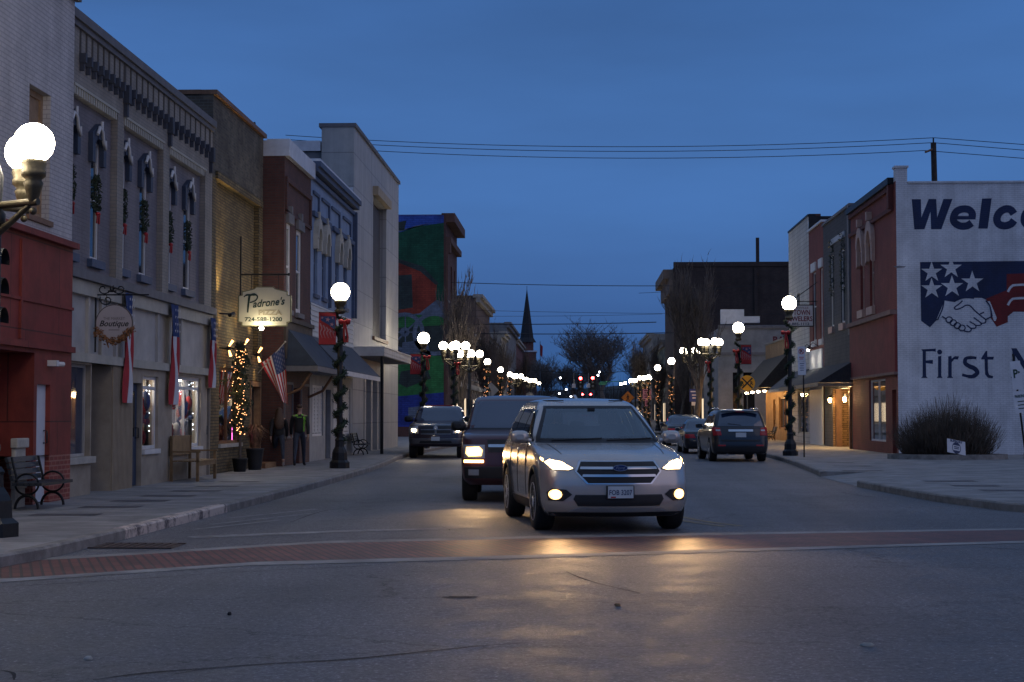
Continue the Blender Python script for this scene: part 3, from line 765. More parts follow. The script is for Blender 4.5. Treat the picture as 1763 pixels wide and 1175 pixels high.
        k = MB(); S.patch(k, 'F', [(sg * a, z) for a, z in [(.555, .792), (.61, .775), (.79, .778), (.862, .86), (.80, .897), (.67, .862)]], .016, nu=12); k.build('lit_reflector', HEADG, ho, world=False)
        k = MB(); S.patch(k, 'F', [(sg * (.735 + .085 * math.cos(R(30 * q_))), .832 + .042 * math.sin(R(30 * q_))) for q_ in range(12)], .024, nu=8); k.build('lit_lens', HEADL, ho, world=False)
        k = MB(); S.patch(k, 'F', [(sg * a, z) for a, z in [(.872, .866), (.893, .89), (.885, .918), (.862, .90)]], .016, nu=4); k.build('turn_signal', AMBERL, ho, world=False)
        # fog lamp in its dark recess
        h = MB(); S.patch(h, 'F', [(sg * a, z) for a, z in [(.57, .475), (.64, .535), (.80, .55), (.86, .50), (.84, .40), (.68, .395)]], .008, nu=12); ho = h.build('fog_light', BLACKP, t, world=False)
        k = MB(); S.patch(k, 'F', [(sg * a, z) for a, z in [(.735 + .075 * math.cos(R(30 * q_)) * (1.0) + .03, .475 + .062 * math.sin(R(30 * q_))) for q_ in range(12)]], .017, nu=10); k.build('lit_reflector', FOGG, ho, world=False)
        k = MB(); S.patch(k, 'F', [(sg * (.765 + .045 * math.cos(R(30 * q_))), .475 + .040 * math.sin(R(30 * q_))) for q_ in range(12)], .024, nu=8); k.build('lit_lens', FOGL, ho, world=False)
        k = MB(); S.patch(k, 'R', [(sg * a, z) for a, z in [(.55, .98), (.86, .96), (.86, 1.10), (.60, 1.09)]], .01); k.build('tail_light', REDL, t, world=False)
    for x_ in (): k = MB(); k.tube([(x_ * (.8 + .2 * i / 8), S.fy(x_ * (.8 + .2 * i / 8), .93 + .14 * i / 8) - .001, .93 + .14 * i / 8 + .002) for i in range(9)], .012, 6); k.build('hood_crease', P, t, world=False)
    k = MB(); k.prism([(-.02, .9, 1.66), (-.02, 1.12, 1.66), (-.02, 1.10, 1.72)], (.04, 0, 0)); k.build('antenna_fin', P, t, world=False)
    # grille with chrome surround and bars
    hexo = [(-.535, .755), (-.40, .60), (.40, .60), (.535, .755), (.47, .885), (-.47, .885)]
    g = MB(); S.patch(g, 'F', hexo, .012, nu=18); go = g.build('grille', CHROME, t, world=False)
    g = MB(); S.patch(g, 'F', [(a * .955, .745 + (z - .745) * .90) for a, z in hexo], .018, nu=18); g.build('grille_mesh', BLACKP, go, world=False)
    g = MB()
    for z0, z1, hw in ((.782, .812, .475), (.690, .720, .455)):
        S.patch(g, 'F', [(-hw, z0), (hw, z0), (hw - .01, z1), (-hw + .01, z1)], .034, nu=18, nv=3)
    g.build('chrome_bar', CHROME, go, world=False)
    def ell(cx, cz, a, b_, n=24): return [(cx + a * math.cos(2 * math.pi * i / n), cz + b_ * math.sin(2 * math.pi * i / n)) for i in range(n)]
    e = MB(); yb = S.fy(0, .80) - .05
    e.prism([(x, yb, z) for x, z in ell(0, .797, .092, .040)], (0, .04, 0), 1); e.prism([(x, yb - .004, z) for x, z in ell(0, .797, .083, .033)], (0, .02, 0), 0)
    text(e, '', 'Ford', .052, 1, None, (-.058, yb - .006, .781), (1, 0, 0), (0, 0, 1), width=.118, shear=.35, depth=.002)
    e.build('oval_emblem', [OVAL, CHROME], go, world=False)
    k = MB(); S.patch(k, 'F', [(-.50, .335), (.50, .335), (.555, .42), (.53, .475), (-.53, .475), (-.555, .42)], .010, nu=18); k.build('lower_intake', BLACKP, t, world=False)
    k = MB(); S.patch(k, 'F', [(-.62, .262), (.62, .262), (.50, .312), (-.50, .312)], .016, nu=18, nv=4); k.build('skid_plate', mat('matte_silver', (.34, .33, .33), .45, .5, var=.1, coords='obj'), t, world=False)
    k = MB(); S.patch(k, 'F', [(-.80, .205), (.80, .205), (.83, .258), (-.83, .258)], .013, nu=18, nv=4); k.build('lower_bumper', BLACKP, t, world=False)
    yp = S.fy(0, .50) - .028
    k = MB(); k.box(-.17, .17, yp, yp + .05, .425, .585); po = k.build('plate_holder', BLACKP, t, world=False, bevel=.006)
    k = MB(); k.box(-.155, .155, yp - .006, yp, .435, .578)
    text(k, '', 'FOB 3207', .085, 1, None, (-.14, yp - .006, .475), (1, 0, 0), (0, 0, 1), width=.28, bold=.0012, depth=.003)
    k.box(-.12, -.06, yp - .008, yp - .006, .440, .455, 2)
    k.build('license_plate', [PLATE, PLATEINK, REDL], po, world=False)
    # bonnet seams
    for sg in (-1, 1):
        k = MB(); pts = []
        for i in range(10):
            z = .955 + (1.075 - .955) * i / 9; x = sg * (.70 - .06 * (1 - i / 9)); pts.append((x, S.fy(x, z) - .003, z + .003))
        k.tube(pts, .003, 4); k.build('hood_seam', SEAM, t, world=False)
    k = MB(); S.patch(k, 'R', [(-.62, 1.15), (.62, 1.15), (.55, 1.52), (-.55, 1.52)], .008); k.build('rear_window', TINTED, t, world=False)
    for sg in (-1, 1):
        spot('headlight_beam', t, (sg * .72, -2.34, .83), 145, (1, .61, .29), 60, 1, .5)
        spot('fog_beam', t, (sg * .79, -2.32, .47), 40, (1, .58, .24), 80, 1, 1)
    return t
suv = silver_suv()
suv.location = (.16, 23.4, 0); suv.rotation_euler = (0, 0, R(9.5)); suv.scale = (1.085,) * 3
suv['label'] = 'silver compact suv nearest the crosswalk with all four front lamps lit'
# ---------------- maroon SUV behind it
MAROON = paint('dark_maroon_paint', (.075, .022, .026), .25, .32)
DARKGREY = paint('dark_grey_paint', (.022, .024, .030), .35, .3)
CHARC = paint('charcoal_paint', (.016, .017, .022), .35, .32)
NAVY = paint('deep_plum_paint', (.042, .026, .036), .35, .3)
WHITEP = paint('white_car_paint', (.55, .55, .56), .05, .35)
def common(t, S, P, ax, r, w, tw, winpolys, xw, rim=None, arch=.06, cut=True):
    b = MB(); S.body(b, 56)
    evaluated_boolean(b, 'body', [P], t, [(y, r + .01, r + arch, w) for y in ax], BLACKP)
    for y in ax:
        for sg in (-1, 1): wheel(t, sg * xw, y, r, tw, 10, rim)
    for sg in (-1, 1):
        for poly in winpolys:
            g = MB(); S.patch(g, 'S', poly, .006, sgn=sg); g.build('side_window', SIDEGL, t, world=False)
def P1(t, S, face, poly, name, m, off=.008, nu=12, nv=8, parent=None, sg=1):
    k = MB(); S.patch(k, face, poly, off, nu=nu, nv=nv, sgn=sg); return k.build(name, m, parent or t, world=False)
HEADG2 = emit('warm_reflector_lit', (1.0, .60, .17), 3.5)  # ring that imitates the glow of the maroon car's headlights
def maroon_suv():
    t = thing('suv', 'dark maroon boxy suv with warm headlights close behind the silver suv', 'suv')
    S = Shape([(.30, -2.30, 2.35, .84, .22, .2, .05, .03), (.40, -2.40, 2.42, .93, .24, .2, .06, .03), (.62, -2.42, 2.44, .965, .24, .2, .06, .03), (.90, -2.39, 2.43, .97, .26, .2, .06, .03),
               (1.08, -2.33, 2.42, .965, .28, .2, .06, .03), (1.16, -2.20, 2.41, .955, .30, .2, .07, .03), (1.20, -1.75, 2.40, .945, .3, .2, .07, .03), (1.235, -1.10, 2.40, .93, .26, .2, .06, .03),
               (1.32, -.98, 2.38, .91, .2, .2, .05, .03), (1.60, -.62, 2.32, .845, .18, .2, .05, .03), (1.78, -.36, 2.26, .79, .18, .2, .05, .03), (1.84, -.10, 2.1, .71, .2, .2, .04, .03), (1.865, .4, 1.7, .45, .2, .2, .03, .02)])
    P = MAROON
    common(t, S, P, (-1.50, 1.45), .39, .97, .26, [[(-.72, 1.28), (.25, 1.28), (.25, 1.70), (-.38, 1.70)], [(.31, 1.28), (1.15, 1.28), (1.15, 1.70), (.31, 1.70)], [(1.22, 1.28), (2.1, 1.28), (2.05, 1.68), (1.22, 1.70)]], .84)
    wo = P1(t, S, 'F', [(-.86, 1.26), (.86, 1.26), (.76, 1.76), (-.76, 1.76)], 'windshield', CARGL, nu=18)
    P1(t, S, 'F', [(-.88, 1.235), (.88, 1.235), (.87, 1.27), (-.87, 1.27)], 'cowl', BLACKP, .012, 18, 3)
    P1(t, S, 'F', [(-.5, .86), (.5, .86), (.52, 1.08), (-.52, 1.08)], 'grille', BLACKP, .012, 16)
    P1(t, S, 'F', [(-.5, .95), (.5, .95), (.5, 1.0), (-.5, 1.0)], 'grille_bar', CHROME, .02, 16, 2)
    P1(t, S, 'F', [(-.9, .42), (.9, .42), (.92, .62), (-.92, .62)], 'bumper', BLACKP, .03, 18)
    k = MB(); y = S.fy(0, .55) - .045; k.box(-.155, .155, y, y + .02, .50, .64); k.build('license_plate', PLATE, t, world=False)
    for sg in (-1, 1):
        ho = P1(t, S, 'F', [(sg * a, z) for a, z in [(.56, .76), (.92, .76), (.93, .99), (.56, .99)]], 'headlight', LENS, .012)
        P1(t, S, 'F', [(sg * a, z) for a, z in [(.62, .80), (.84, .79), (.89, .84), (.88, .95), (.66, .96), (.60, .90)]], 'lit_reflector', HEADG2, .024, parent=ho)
        P1(t, S, 'F', [(sg * (.755 + .075 * math.cos(R(30 * q_))), .875 + .052 * math.sin(R(30 * q_))) for q_ in range(12)], 'lit_lens', HEADY, .032, parent=ho)
        P1(t, S, 'F', [(sg * a, z) for a, z in [(.58, .685), (.92, .685), (.92, .73), (.58, .73)]], 'amber_marker', AMBERL, .02)
        P1(t, S, 'F', [(sg * a, z) for a, z in [(.66, .47), (.84, .47), (.84, .57), (.66, .57)]], 'fog_light', LENS, .04)
        mirror_part(t, sg * .94, -.85, 1.30, BLACKP, 1.1)
        k = MB(); k.tube([(sg * .62, .0, 1.845), (sg * .66, .2, 1.872), (sg * .66, 1.6, 1.872), (sg * .62, 1.8, 1.845)], .013, 6); k.build('roof_rail', BLACKP, t, world=False)
        for y0 in (-.62, .28, 1.18): P1(t, S, 'S', [(y0, .5), (y0 + .012, .5), (y0 + .012, 1.25), (y0, 1.25)], 'door_seam', SEAM, .004, 1, 8, sg=sg)
        spot('headlight_beam', t, (sg * .74, -2.52, .88), 170, (1, .60, .26), 66, 1, 1)
    return t
mar = maroon_suv(); mar.location = (-1.14, 30.9, 0); mar.scale = (1.04,) * 3; mar.rotation_euler = (0, 0, R(2.0))

# ---------------- pick-up truck
DCHROME = mat('dull_chrome', (.16, .16, .17), .32, .9, var=.2, coords='obj')
def pickup():
    t = thing('pickup_truck', 'dark plum pick-up truck with a crosshair grille driving along the far kerb', 'pickup truck')
    P = NAVY
    S = Shape([(.42, -2.80, -.0, .86, .2, .02, .06, .0), (.50, -2.88, 1.3, .97, .24, .05, .07, .0), (.72, -2.90, 1.3, 1.0, .26, .05, .08, .0), (.98, -2.86, 1.3, 1.005, .28, .05, .08, .0), (1.12, -2.78, 1.3, 1.0, .30, .05, .10, .0),
               (1.22, -2.55, 1.3, .985, .32, .05, .12, .0), (1.27, -2.05, 1.3, .965, .3, .05, .12, .0), (1.31, -1.42, 1.3, .94, .26, .05, .10, .0), (1.40, -1.28, 1.3, .915, .2, .08, .08, .0),
               (1.65, -.92, 1.28, .845, .2, .1, .07, .0), (1.83, -.62, 1.24, .78, .2, .12, .07, .0), (1.90, -.30, 1.1, .68, .2, .15, .05, .02), (1.93, .1, .8, .4, .2, .2, .03, .03)])
    common(t, S, P, (-1.95,), .40, 1.0, .27, [[(-1.08, 1.37), (-.02, 1.37), (-.02, 1.76), (-.70, 1.76)], [(.05, 1.37), (1.1, 1.37), (1.1, 1.76), (.05, 1.76)]], .87, CHROME)
    k = MB(); k.box(-.98, .98, 1.34, 3.0, .55, 1.28); k.build('cargo_bed', P, t, world=False, bevel=.05)
    for sg in (-1, 1): wheel(t, sg * .90, 1.95, .40, .27, 10, CHROME)
    P1(t, S, 'F', [(-.86, 1.35), (.86, 1.35), (.75, 1.82), (-.75, 1.82)], 'windshield', CARGL, nu=18)
    go = P1(t, S, 'F', [(-.50, .86), (.50, .86), (.58, 1.22), (-.58, 1.22)], 'grille', BLACKP, .016, 16)
    b = MB()
    for z0 in (.86, 1.02, 1.185): S.patch(b, 'F', [(-.54, z0), (.54, z0), (.55, z0 + .04), (-.55, z0 + .04)], .03, nu=16, nv=2)
    S.patch(b, 'F', [(-.035, .86), (.035, .86), (.035, 1.22), (-.035, 1.22)], .036, nu=2, nv=10)
    b.build('chrome_crosshair', DCHROME, go, world=False)
    e = MB(); y = S.fy(0, 1.08) - .05
    e.prism([(x, y, z) for x, z in ((-.07, 1.16), (.07, 1.16), (.075, 1.06), (0, .98), (-.075, 1.06))], (0, .02, 0)); e.build('shield_emblem', CHROME, go, world=False)
    P1(t, S, 'F', [(-.97, .53), (.97, .53), (.98, .72), (-.98, .72)], 'bumper', DCHROME, .05, 20)
    P1(t, S, 'F', [(-.6, .55), (.6, .55), (.55, .63), (-.55, .63)], 'lower_intake', BLACKP, .058, 16)
    k = MB(); y = S.fy(0, .7) - .07; k.box(-.155, .155, y, y + .02, .64, .78); k.build('license_plate', PLATE, t, world=False)
    for sg in (-1, 1):
        ho = P1(t, S, 'F', [(sg * a, z) for a, z in [(.62, .90), (.94, .90), (.97, 1.14), (.66, 1.18)]], 'headlight', LENS, .014)
        P1(t, S, 'F', [(sg * a, z) for a, z in [(.80 + .085 * math.cos(R(30 * q_)), 1.02 + .06 * math.sin(R(30 * q_))) for q_ in range(12)]], 'lit_lens', HEADL, .03, parent=ho)
        mirror_part(t, sg * .96, -1.10, 1.42, BLACKP, 1.35)
        spot('headlight_beam', t, (sg * .80, -2.99, 1.03), 40, (1, .80, .55), 70, 1, 1)
    k = MB(); k.box(-.5, .5, -.15, .0, 1.92, 1.945); k.build('roof_marker_lights', REDL, t, world=False)
    return t
trk = pickup(); trk.location = (-5.18, 60.6, 0); trk.rotation_euler = (0, 0, R(1.5))

# ---------------- sedans and the rear view of a crossover
def sedan(label, P, name='sedan', lit=False):
    t = thing(name, label, 'sedan')
    S = Shape([(.20, -2.20, 2.20, .78, .28, .25, .07, .05), (.28, -2.32, 2.34, .87, .32, .28, .08, .06), (.50, -2.36, 2.38, .90, .34, .28, .09, .07), (.68, -2.32, 2.36, .905, .38, .28, .10, .07),
               (.80, -2.15, 2.33, .90, .42, .28, .12, .07), (.88, -1.70, 2.28, .885, .42, .28, .13, .07), (.935, -1.10, 2.10, .87, .4, .3, .12, .08), (.97, -.92, 1.75, .85, .36, .3, .10, .08),
               (1.10, -.62, 1.45, .79, .3, .3, .09, .08), (1.28, -.22, 1.10, .70, .26, .28, .08, .07), (1.38, .05, .80, .61, .26, .26, .06, .06), (1.425, .28, .52, .40, .1, .1, .02, .02)])
    common(t, S, P, (-1.38, 1.38), .33, .90, .22, [[(-.62, .99), (.22, .99), (.22, 1.28), (-.16, 1.28)], [(.28, .99), (1.25, 1.0), (.85, 1.28), (.28, 1.28)]], .79)
    P1(t, S, 'F', [(-.76, .96), (.76, .96), (.60, 1.33), (-.60, 1.33)], 'windshield', CARGL, nu=16)
    P1(t, S, 'R', [(-.72, .98), (.72, .98), (.58, 1.33), (-.58, 1.33)], 'rear_window', CARGL, nu=16)
    P1(t, S, 'F', [(-.45, .45), (.45, .45), (.5, .68), (-.5, .68)], 'grille', BLACKP)
    P1(t, S, 'R', [(-.55, .24), (.55, .24), (.55, .34), (-.55, .34)], 'rear_valance', BLACKP)
    k = MB(); y = S.ry(0, .62) + .01; k.box(-.155, .155, y, y + .015, .58, .70); k.build('license_plate', PLATE, t, world=False)
    P1(t, S, 'R', [(-.42, .745), (.42, .745), (.42, .77), (-.42, .77)], 'chrome_strip', CHROME, .015, nv=2)
    for sg in (-1, 1):
        P1(t, S, 'R', [(sg * a, z) for a, z in [(.46, .64), (.86, .64), (.89, .80), (.52, .80)]], 'tail_light', REDL)
        P1(t, S, 'F', [(sg * a, z) for a, z in [(.52, .60), (.86, .62), (.88, .76), (.58, .70)]], 'headlight', LENS)
        mirror_part(t, sg * .85, -.62, .98, P, .9)
    return t
wcar = sedan('white car glimpsed beside the tail of the maroon suv', WHITEP); wcar.location = (-1.72, 39.2, 0); wcar.rotation_euler = (0, 0, R(1.0))
def crossover():
    t = thing('suv', 'dark grey parked crossover suv seen from behind with a chrome tailgate bar', 'suv')
    P = DARKGREY
    S = Shape([(.24, -2.20, 2.24, .80, .3, .22, .08, .04), (.32, -2.32, 2.34, .885, .34, .25, .09, .05), (.52, -2.36, 2.38, .915, .36, .27, .10, .06), (.80, -2.33, 2.36, .92, .4, .28, .11, .06), (.98, -2.1, 2.32, .915, .44, .28, .13, .06),
               (1.06, -1.55, 2.29, .895, .42, .27, .14, .06), (1.12, -1.05, 2.26, .87, .36, .25, .12, .06), (1.30, -.72, 2.18, .82, .3, .22, .10, .06), (1.50, -.38, 2.06, .755, .26, .22, .08, .06), (1.62, -.12, 1.98, .70, .24, .22, .07, .06), (1.68, .15, 1.90, .62, .24, .22, .05, .05), (1.71, .6, 1.5, .38, .2, .2, .02, .02)])
    common(t, S, P, (-1.40, 1.42), .365, .92, .235, [[(-.62, 1.16), (.25, 1.16), (.25, 1.54), (-.20, 1.54)], [(.31, 1.16), (1.15, 1.16), (1.15, 1.54), (.31, 1.54)], [(1.21, 1.17), (1.85, 1.22), (1.72, 1.52), (1.21, 1.54)]], .81)
    P1(t, S, 'F', [(-.78, 1.14), (.78, 1.14), (.64, 1.58), (-.64, 1.58)], 'windshield', CARGL)
    wo = P1(t, S, 'R', [(-.74, 1.16), (.74, 1.16), (.62, 1.60), (-.62, 1.60)], 'rear_window', CARGL, nu=16)
    k = MB(); k.tube([(-.02, S.ry(0, 1.2) + .02, 1.19), (.40, S.ry(.4, 1.24) + .02, 1.24)], .01, 5); k.build('rear_wiper', BLACKP, wo, world=False)
    k = MB(); k.box(-.62, .62, 1.98, 2.12, 1.615, 1.65); so = k.build('spoiler', P, t, world=False, bevel=.012)
    k = MB(); k.box(-.14, .14, 2.118, 2.128, 1.62, 1.64); k.build('brake_light', REDL, so, world=False)
    P1(t, S, 'R', [(-.40, .985), (.40, .985), (.40, 1.055), (-.40, 1.055)], 'chrome_bar', CHROME, .03, nv=3)
    k = MB(); y = S.ry(0, .88) + .008; k.box(-.17, .17, y, y + .015, .80, .95); k.build('license_plate', [PLATE, PLATEINK], t, world=False)
    P1(t, S, 'R', [(-.60, .66), (.60, .66), (.66, .72), (-.66, .72)], 'bumper_step', BLACKP, .012, nv=2)
    P1(t, S, 'R', [(-.80, .28), (.80, .28), (.84, .46), (-.84, .46)], 'lower_bumper', BLACKP, .012)
    for sg in (-1, 1):
        to = P1(t, S, 'R', [(sg * a, z) for a, z in [(.62, .86), (.88, .84), (.91, 1.10), (.84, 1.14), (.66, 1.10)]], 'tail_light', REDL, .012)
        P1(t, S, 'R', [(sg * a, z) for a, z in [(.66, 1.0), (.80, 1.0), (.80, 1.05), (.66, 1.05)]], 'reversing_lens', LENS, .02, nv=2, parent=to)
        P1(t, S, 'R', [(sg * a, z) for a, z in [(.50, .51), (.74, .51), (.74, .555), (.50, .555)]], 'reflector', REDL, .015, nv=2)
        mirror_part(t, sg * .88, -.70, 1.16, P)
        k = MB(); k.tube([(sg * .66, -.1, 1.71), (sg * .67, .1, 1.745), (sg * .66, 1.5, 1.735), (sg * .64, 1.75, 1.70)], .02, 6); k.build('roof_rail', CHROME, t, world=False)
        k = MB(); k.tube([(sg * .45, 2.28, .25), (sg * .45, 2.38, .24)], .035, 8); k.build('exhaust_tip', CHROME, t, world=False)
    return t
eqx = crossover(); eqx.location = (5.38, 56.2, 0); eqx.rotation_euler = (0, 0, R(180 + 2.5)); eqx.scale = (1.03,) * 3
s2 = sedan('silver grey sedan parked directly ahead of the dark grey crossover', DARKGREY); s2.location = (5.2, 67, 0); s2.rotation_euler = (0, 0, R(181))
s3 = sedan('black sedan parked farthest ahead in the row at the far kerb', CHARC); s3.location = (5.6, 84.5, 0); s3.rotation_euler = (0, 0, R(181))
s3.scale = (1.12,) * 3
# ------------------------------------------------------------------ buildings, left side of the street
BRW = brick('white_painted_brick', (.62, .58, .57), (.56, .53, .53), (.40, .38, .38), .21, .075, .008, .8, .22)
REDP = brick('red_painted_plaster', (.29, .046, .032), (.26, .040, .028), (.10, .018, .014), 2.3, 1.45, .012, .75, .45, bump=.2, offset=.3)
REDB = brick('red_painted_brick', (.30, .052, .038), (.24, .045, .032), (.40, .16, .12), .21, .08, .012, .7, .3)
TANW = mat('tan_boarding', (.34, .22, .13), .8, var=.3, vscale=5)
WHITED = mat('white_door_paint', (.62, .64, .68), .6, var=.1)
STONEC = mat('cream_stone', (.46, .43, .37), .85, var=.25, vscale=4, bump=.3)
BEIGE = brick('beige_painted_brick', (.36, .315, .265), (.32, .28, .235), (.26, .24, .22), .21, .07, .008, .8, .25)
MAUVE = brick('grey_mauve_brick', (.25, .222, .232), (.225, .20, .21), (.20, .18, .195), .21, .07, .007, .8, .2)
TRIMG = mat('grey_trim_paint', (.16, .155, .165), .75, var=.2)
CREAM = mat('cream_trim_paint', (.46, .43, .36), .75, var=.2, vscale=2)
PANELG = mat('pale_storefront_board', (.47, .44, .40), .75, var=.2, vscale=1.5)
BLUET = mat('dark_blue_trim_paint', (.035, .050, .088), .6, var=.2)
WHITET = mat('white_trim_paint', (.66, .65, .64), .65, var=.12)
TANC = mat('tan_corrugated_board', (.33, .265, .19), .7, var=.15)
PANE = glass('window_pane', (.014, .017, .024), .05, 1.55)
PANEB = glass('blue_shop_glass', (.02, .04, .085), .04, 1.7)
CLEAR = clear_glass('clear_pane')
ROOFM = mat('roof_felt', (.04, .04, .042), .9, var=.3)
YELB = brick('yellow_brick', (.27, .195, .085), (.15, .105, .05), (.085, .07, .045), .21, .075, .013, .9, .5, bump=.8)
OLDB = brick('weathered_grey_brick', (.17, .14, .10), (.09, .075, .06), (.15, .14, .12), .21, .072, .009, .9, .6)
DKB = brick('dark_red_brick', (.135, .052, .042), (.105, .042, .036), (.085, .06, .055), .21, .072, .009, .85, .35)
BROWNW = mat('brown_wood', (.20, .10, .05), .6, var=.3, vscale=6)
BLUEW = mat('pale_blue_painted_wall', (.22, .30, .44), .75, var=.2, vscale=1.5)
BLUED = mat('slate_blue_paint', (.07, .10, .17), .7, var=.2)
SIDING = mat('white_clapboard', (.62, .61, .58), .7, var=.12, vscale=2)
WPANEL = brick('pale_stone_panel', (.47, .455, .43), (.45, .435, .41), (.30, .29, .28), 2.4, 1.25, .02, .6, .2, bump=.3, offset=0)
AWNB = mat('navy_awning_cloth', (.030, .042, .068), .85, var=.25, vscale=3)
AWNG = mat('slate_awning_cloth', (.075, .085, .105), .85, var=.25, vscale=3)
SNOWW = mat('white_metal_coping', (.62, .63, .66), .5, var=.15)
IRON = mat('black_iron', (.016, .017, .019), .5, .5, var=.2)
DARKIN = mat('dark_interior', (.012, .011, .011), .9, var=.3)
GREENL = mat('garland_green', (.022, .040, .018), .8, var=.6, vscale=18)
GREENL2 = mat('pine_green', (.026, .040, .018), .8, var=.5, vscale=12)
REDR = mat('red_ribbon', (.42, .018, .02), .5, var=.2)
REDC = mat('red_cloth', (.40, .03, .035), .8, var=.15)
WHITEC = mat('white_cloth', (.62, .61, .62), .8, var=.08)
BLUEC = mat('blue_cloth', (.03, .055, .16), .8, var=.15)
WARM = emit('warm_bulb', (1.0, .62, .28), 14)
FAIRY = emit('fairy_light', (1.0, .40, .14), 4.5)
FAIRYW = emit('cool_fairy_light', (.85, .88, 1.0), 9)
def rec(fac, dd):
    f = lambda u, z, d: fac(u, z, d + dd); return f
def window(par, fac, u0, u1, z0, z1, fm, gm, d=-.12, fr=.06, rails=(), mulls=(), sill=None, name='window'):
    """frame ring with rails, a pane as sub-part and optionally a sill"""
    b = MB()
    for a, c, e, f in ((u0, u0 + fr, z0, z1), (u1 - fr, u1, z0, z1), (u0 + fr, u1 - fr, z0, z0 + fr), (u0 + fr, u1 - fr, z1 - fr, z1)):
        b.fbox(fac, a, c, e, f, d - .05, d)
    for k in rails: z = z0 + (z1 - z0) * k; b.fbox(fac, u0 + fr, u1 - fr, z - .03, z + .03, d - .05, d + .004)
    for k in mulls: u = u0 + (u1 - u0) * k; b.fbox(fac, u - .025, u + .025, z0 + fr, z1 - fr, d - .05, d + .002)
    o = b.build(name, fm, par)
    p = MB(); p.quad(fac(u0 + fr * .5, z0 + fr * .5, d - .035), fac(u1 - fr * .5, z0 + fr * .5, d - .035), fac(u1 - fr * .5, z1 - fr * .5, d - .035), fac(u0 + fr * .5, z1 - fr * .5, d - .035)); p.build('pane', gm, o)
    if sill:
        k = MB(); k.fbox(fac, u0 - sill[0], u1 + sill[0], z0 - sill[1], z0 - .004, d - .06, sill[2]); k.build('sill', sill[3], o)
    return o
def door(par, fac, u0, u1, z0, z1, m, d=-.1, pane=None, handle=1, gm=None, name='door'):
    b = MB(); b.fbox(fac, u0, u1, z0, z1, d - .05, d); o = b.build(name, m, par)
    if pane:
        k = MB(); k.fbox(fac, u0 + (u1 - u0) * pane[0], u0 + (u1 - u0) * pane[1], z0 + (z1 - z0) * pane[2], z0 + (z1 - z0) * pane[3], d - .01, d + .008); k.build('pane', gm or PANE, o)
    if handle:
        u = u1 - .08 if handle > 0 else u0 + .08
        k = MB(); k.tube([fac(u, z0 + .95, d), fac(u, z0 + .95, d + .06), fac(u, z0 + 1.15, d + .06), fac(u, z0 + 1.15, d)], .013, 6); k.build('handle', IRON, o)
    return o
def part(par, name, m, fn, **kw):
    b = MB(); fn(b); return b.build(name, m, par, **kw)
def clap(b, fac, u0, u1, z0, z1, step=.16, d=.0, m=0):
    z = z0
    while z < z1 - .01:
        t = min(z + step, z1); b.add([fac(u0, z, d + .03), fac(u1, z, d + .03), fac(u1, t, d + .005), fac(u0, t, d + .005), fac(u0, z, d), fac(u1, z, d)], [(0, 1, 2, 3), (0, 1, 5, 4)], m); z = t
def leaves(b, c, n, r, s, m=0, sc=(1, 1, 1), rg=rnd):
    """n small leaf faces scattered in a blob"""
    for _ in range(n):
        while True:
            p = Vector((rg.uniform(-1, 1), rg.uniform(-1, 1), rg.uniform(-1, 1)))
            if p.length < 1: break
        p = Vector(c) + Vector((p.x * sc[0], p.y * sc[1], p.z * sc[2])) * r
        a = Vector((rg.gauss(0, 1), rg.gauss(0, 1), rg.gauss(0, 1))).normalized(); d = a.orthogonal().normalized(); q = s * rg.uniform(.6, 1.3)
        b.add([p - a * q, p + d * q * .35, p + a * q, p - d * q * .35], [(0, 1, 2, 3)], m)
XL = -8.8
FL = left(XL)
U = lambda px, X=XL: onX(px, 715, X)[0]
Zz = lambda px, py, X=XL: onX(px, py, X)[1]
G0 = .13

# ---- corner building: white painted brick above a red storefront
UC = lambda px: onX(px, 715, -8.66)[0]
u0, u1 = 16.0, UC(122)
cb = thing('corner_building', 'corner building with white painted brick above a dark red storefront', 'building', (XL, u1, 0))
zs = 4.42
F2 = rec(FL, .12)
wu0, wu1 = UC(45), UC(82); wz0, wz1 = Zz(62, 378), Zz(60, 157)
holes = [(wu0, wu1, wz0, wz1), (wu0 - 3.1, wu1 - 3.1, wz0, wz1)]
part(cb, 'wall', BRW, lambda b: b.wall(F2, u0, u1, zs, 9.0, holes, .18).shell(F2, u0, u1, zs, 9.0, 14, 0))
for a in (0, 3.1):
    o = window(cb, F2, wu0 - a, wu1 - a, wz0, wz1, TANW, TANW, -.13, .10, sill=(.08, .09, .05, BROWNW), name='boarded_window')
part(cb, 'cornice', TRIMG, lambda b: b.fbox(F2, u0, u1 + .06, 8.72, 8.86, .0, .10).fbox(F2, u0, u1 + .08, 8.86, 9.06, -.2, .17))
du0, du1 = UC(63), UC(86); dz1 = Zz(74, 663)
ru0, ru1 = u0 + 4, UC(58)
part(cb, 'red_storefront', [REDP, REDB], lambda b: b.wall(rec(FL, .14), u0, u1, .9, zs, [(du0, du1, .9, dz1, .12), (ru0, ru1, .9, 2.55, 1.2)], m=0).wall(rec(FL, .14), u0, u1, G0 - .02, .9, [(du0, du1, G0 - .02, .9, .12), (ru0, ru1, G0 - .02, .9, 1.2)], m=1)
     .quad(FL(u1, G0, .14), FL(u1, zs, .14), FL(u1, zs, -.3), FL(u1, G0, -.3), 0).quad(FL(u0, G0, .14), FL(u0, zs, .14), FL(u0, zs, -14), FL(u0, G0, -14), 0).quad(FL(ru0, G0, -1.04), FL(ru1, G0, -1.04), FL(ru1, 2.55, -1.04), FL(ru0, 2.55, -1.04), 0))
part(cb, 'storefront_moulding', REDP, lambda b: b.fbox(FL, u0, u1, zs - .02, zs + .08, .1, .26).fbox(FL, u0, u1, 2.62, 2.72, .14, .21).fbox(FL, UC(30), UC(33), 2.75, 4.3, .14, .18).fbox(FL, u0, u1, 3.35, 3.40, .14, .17))
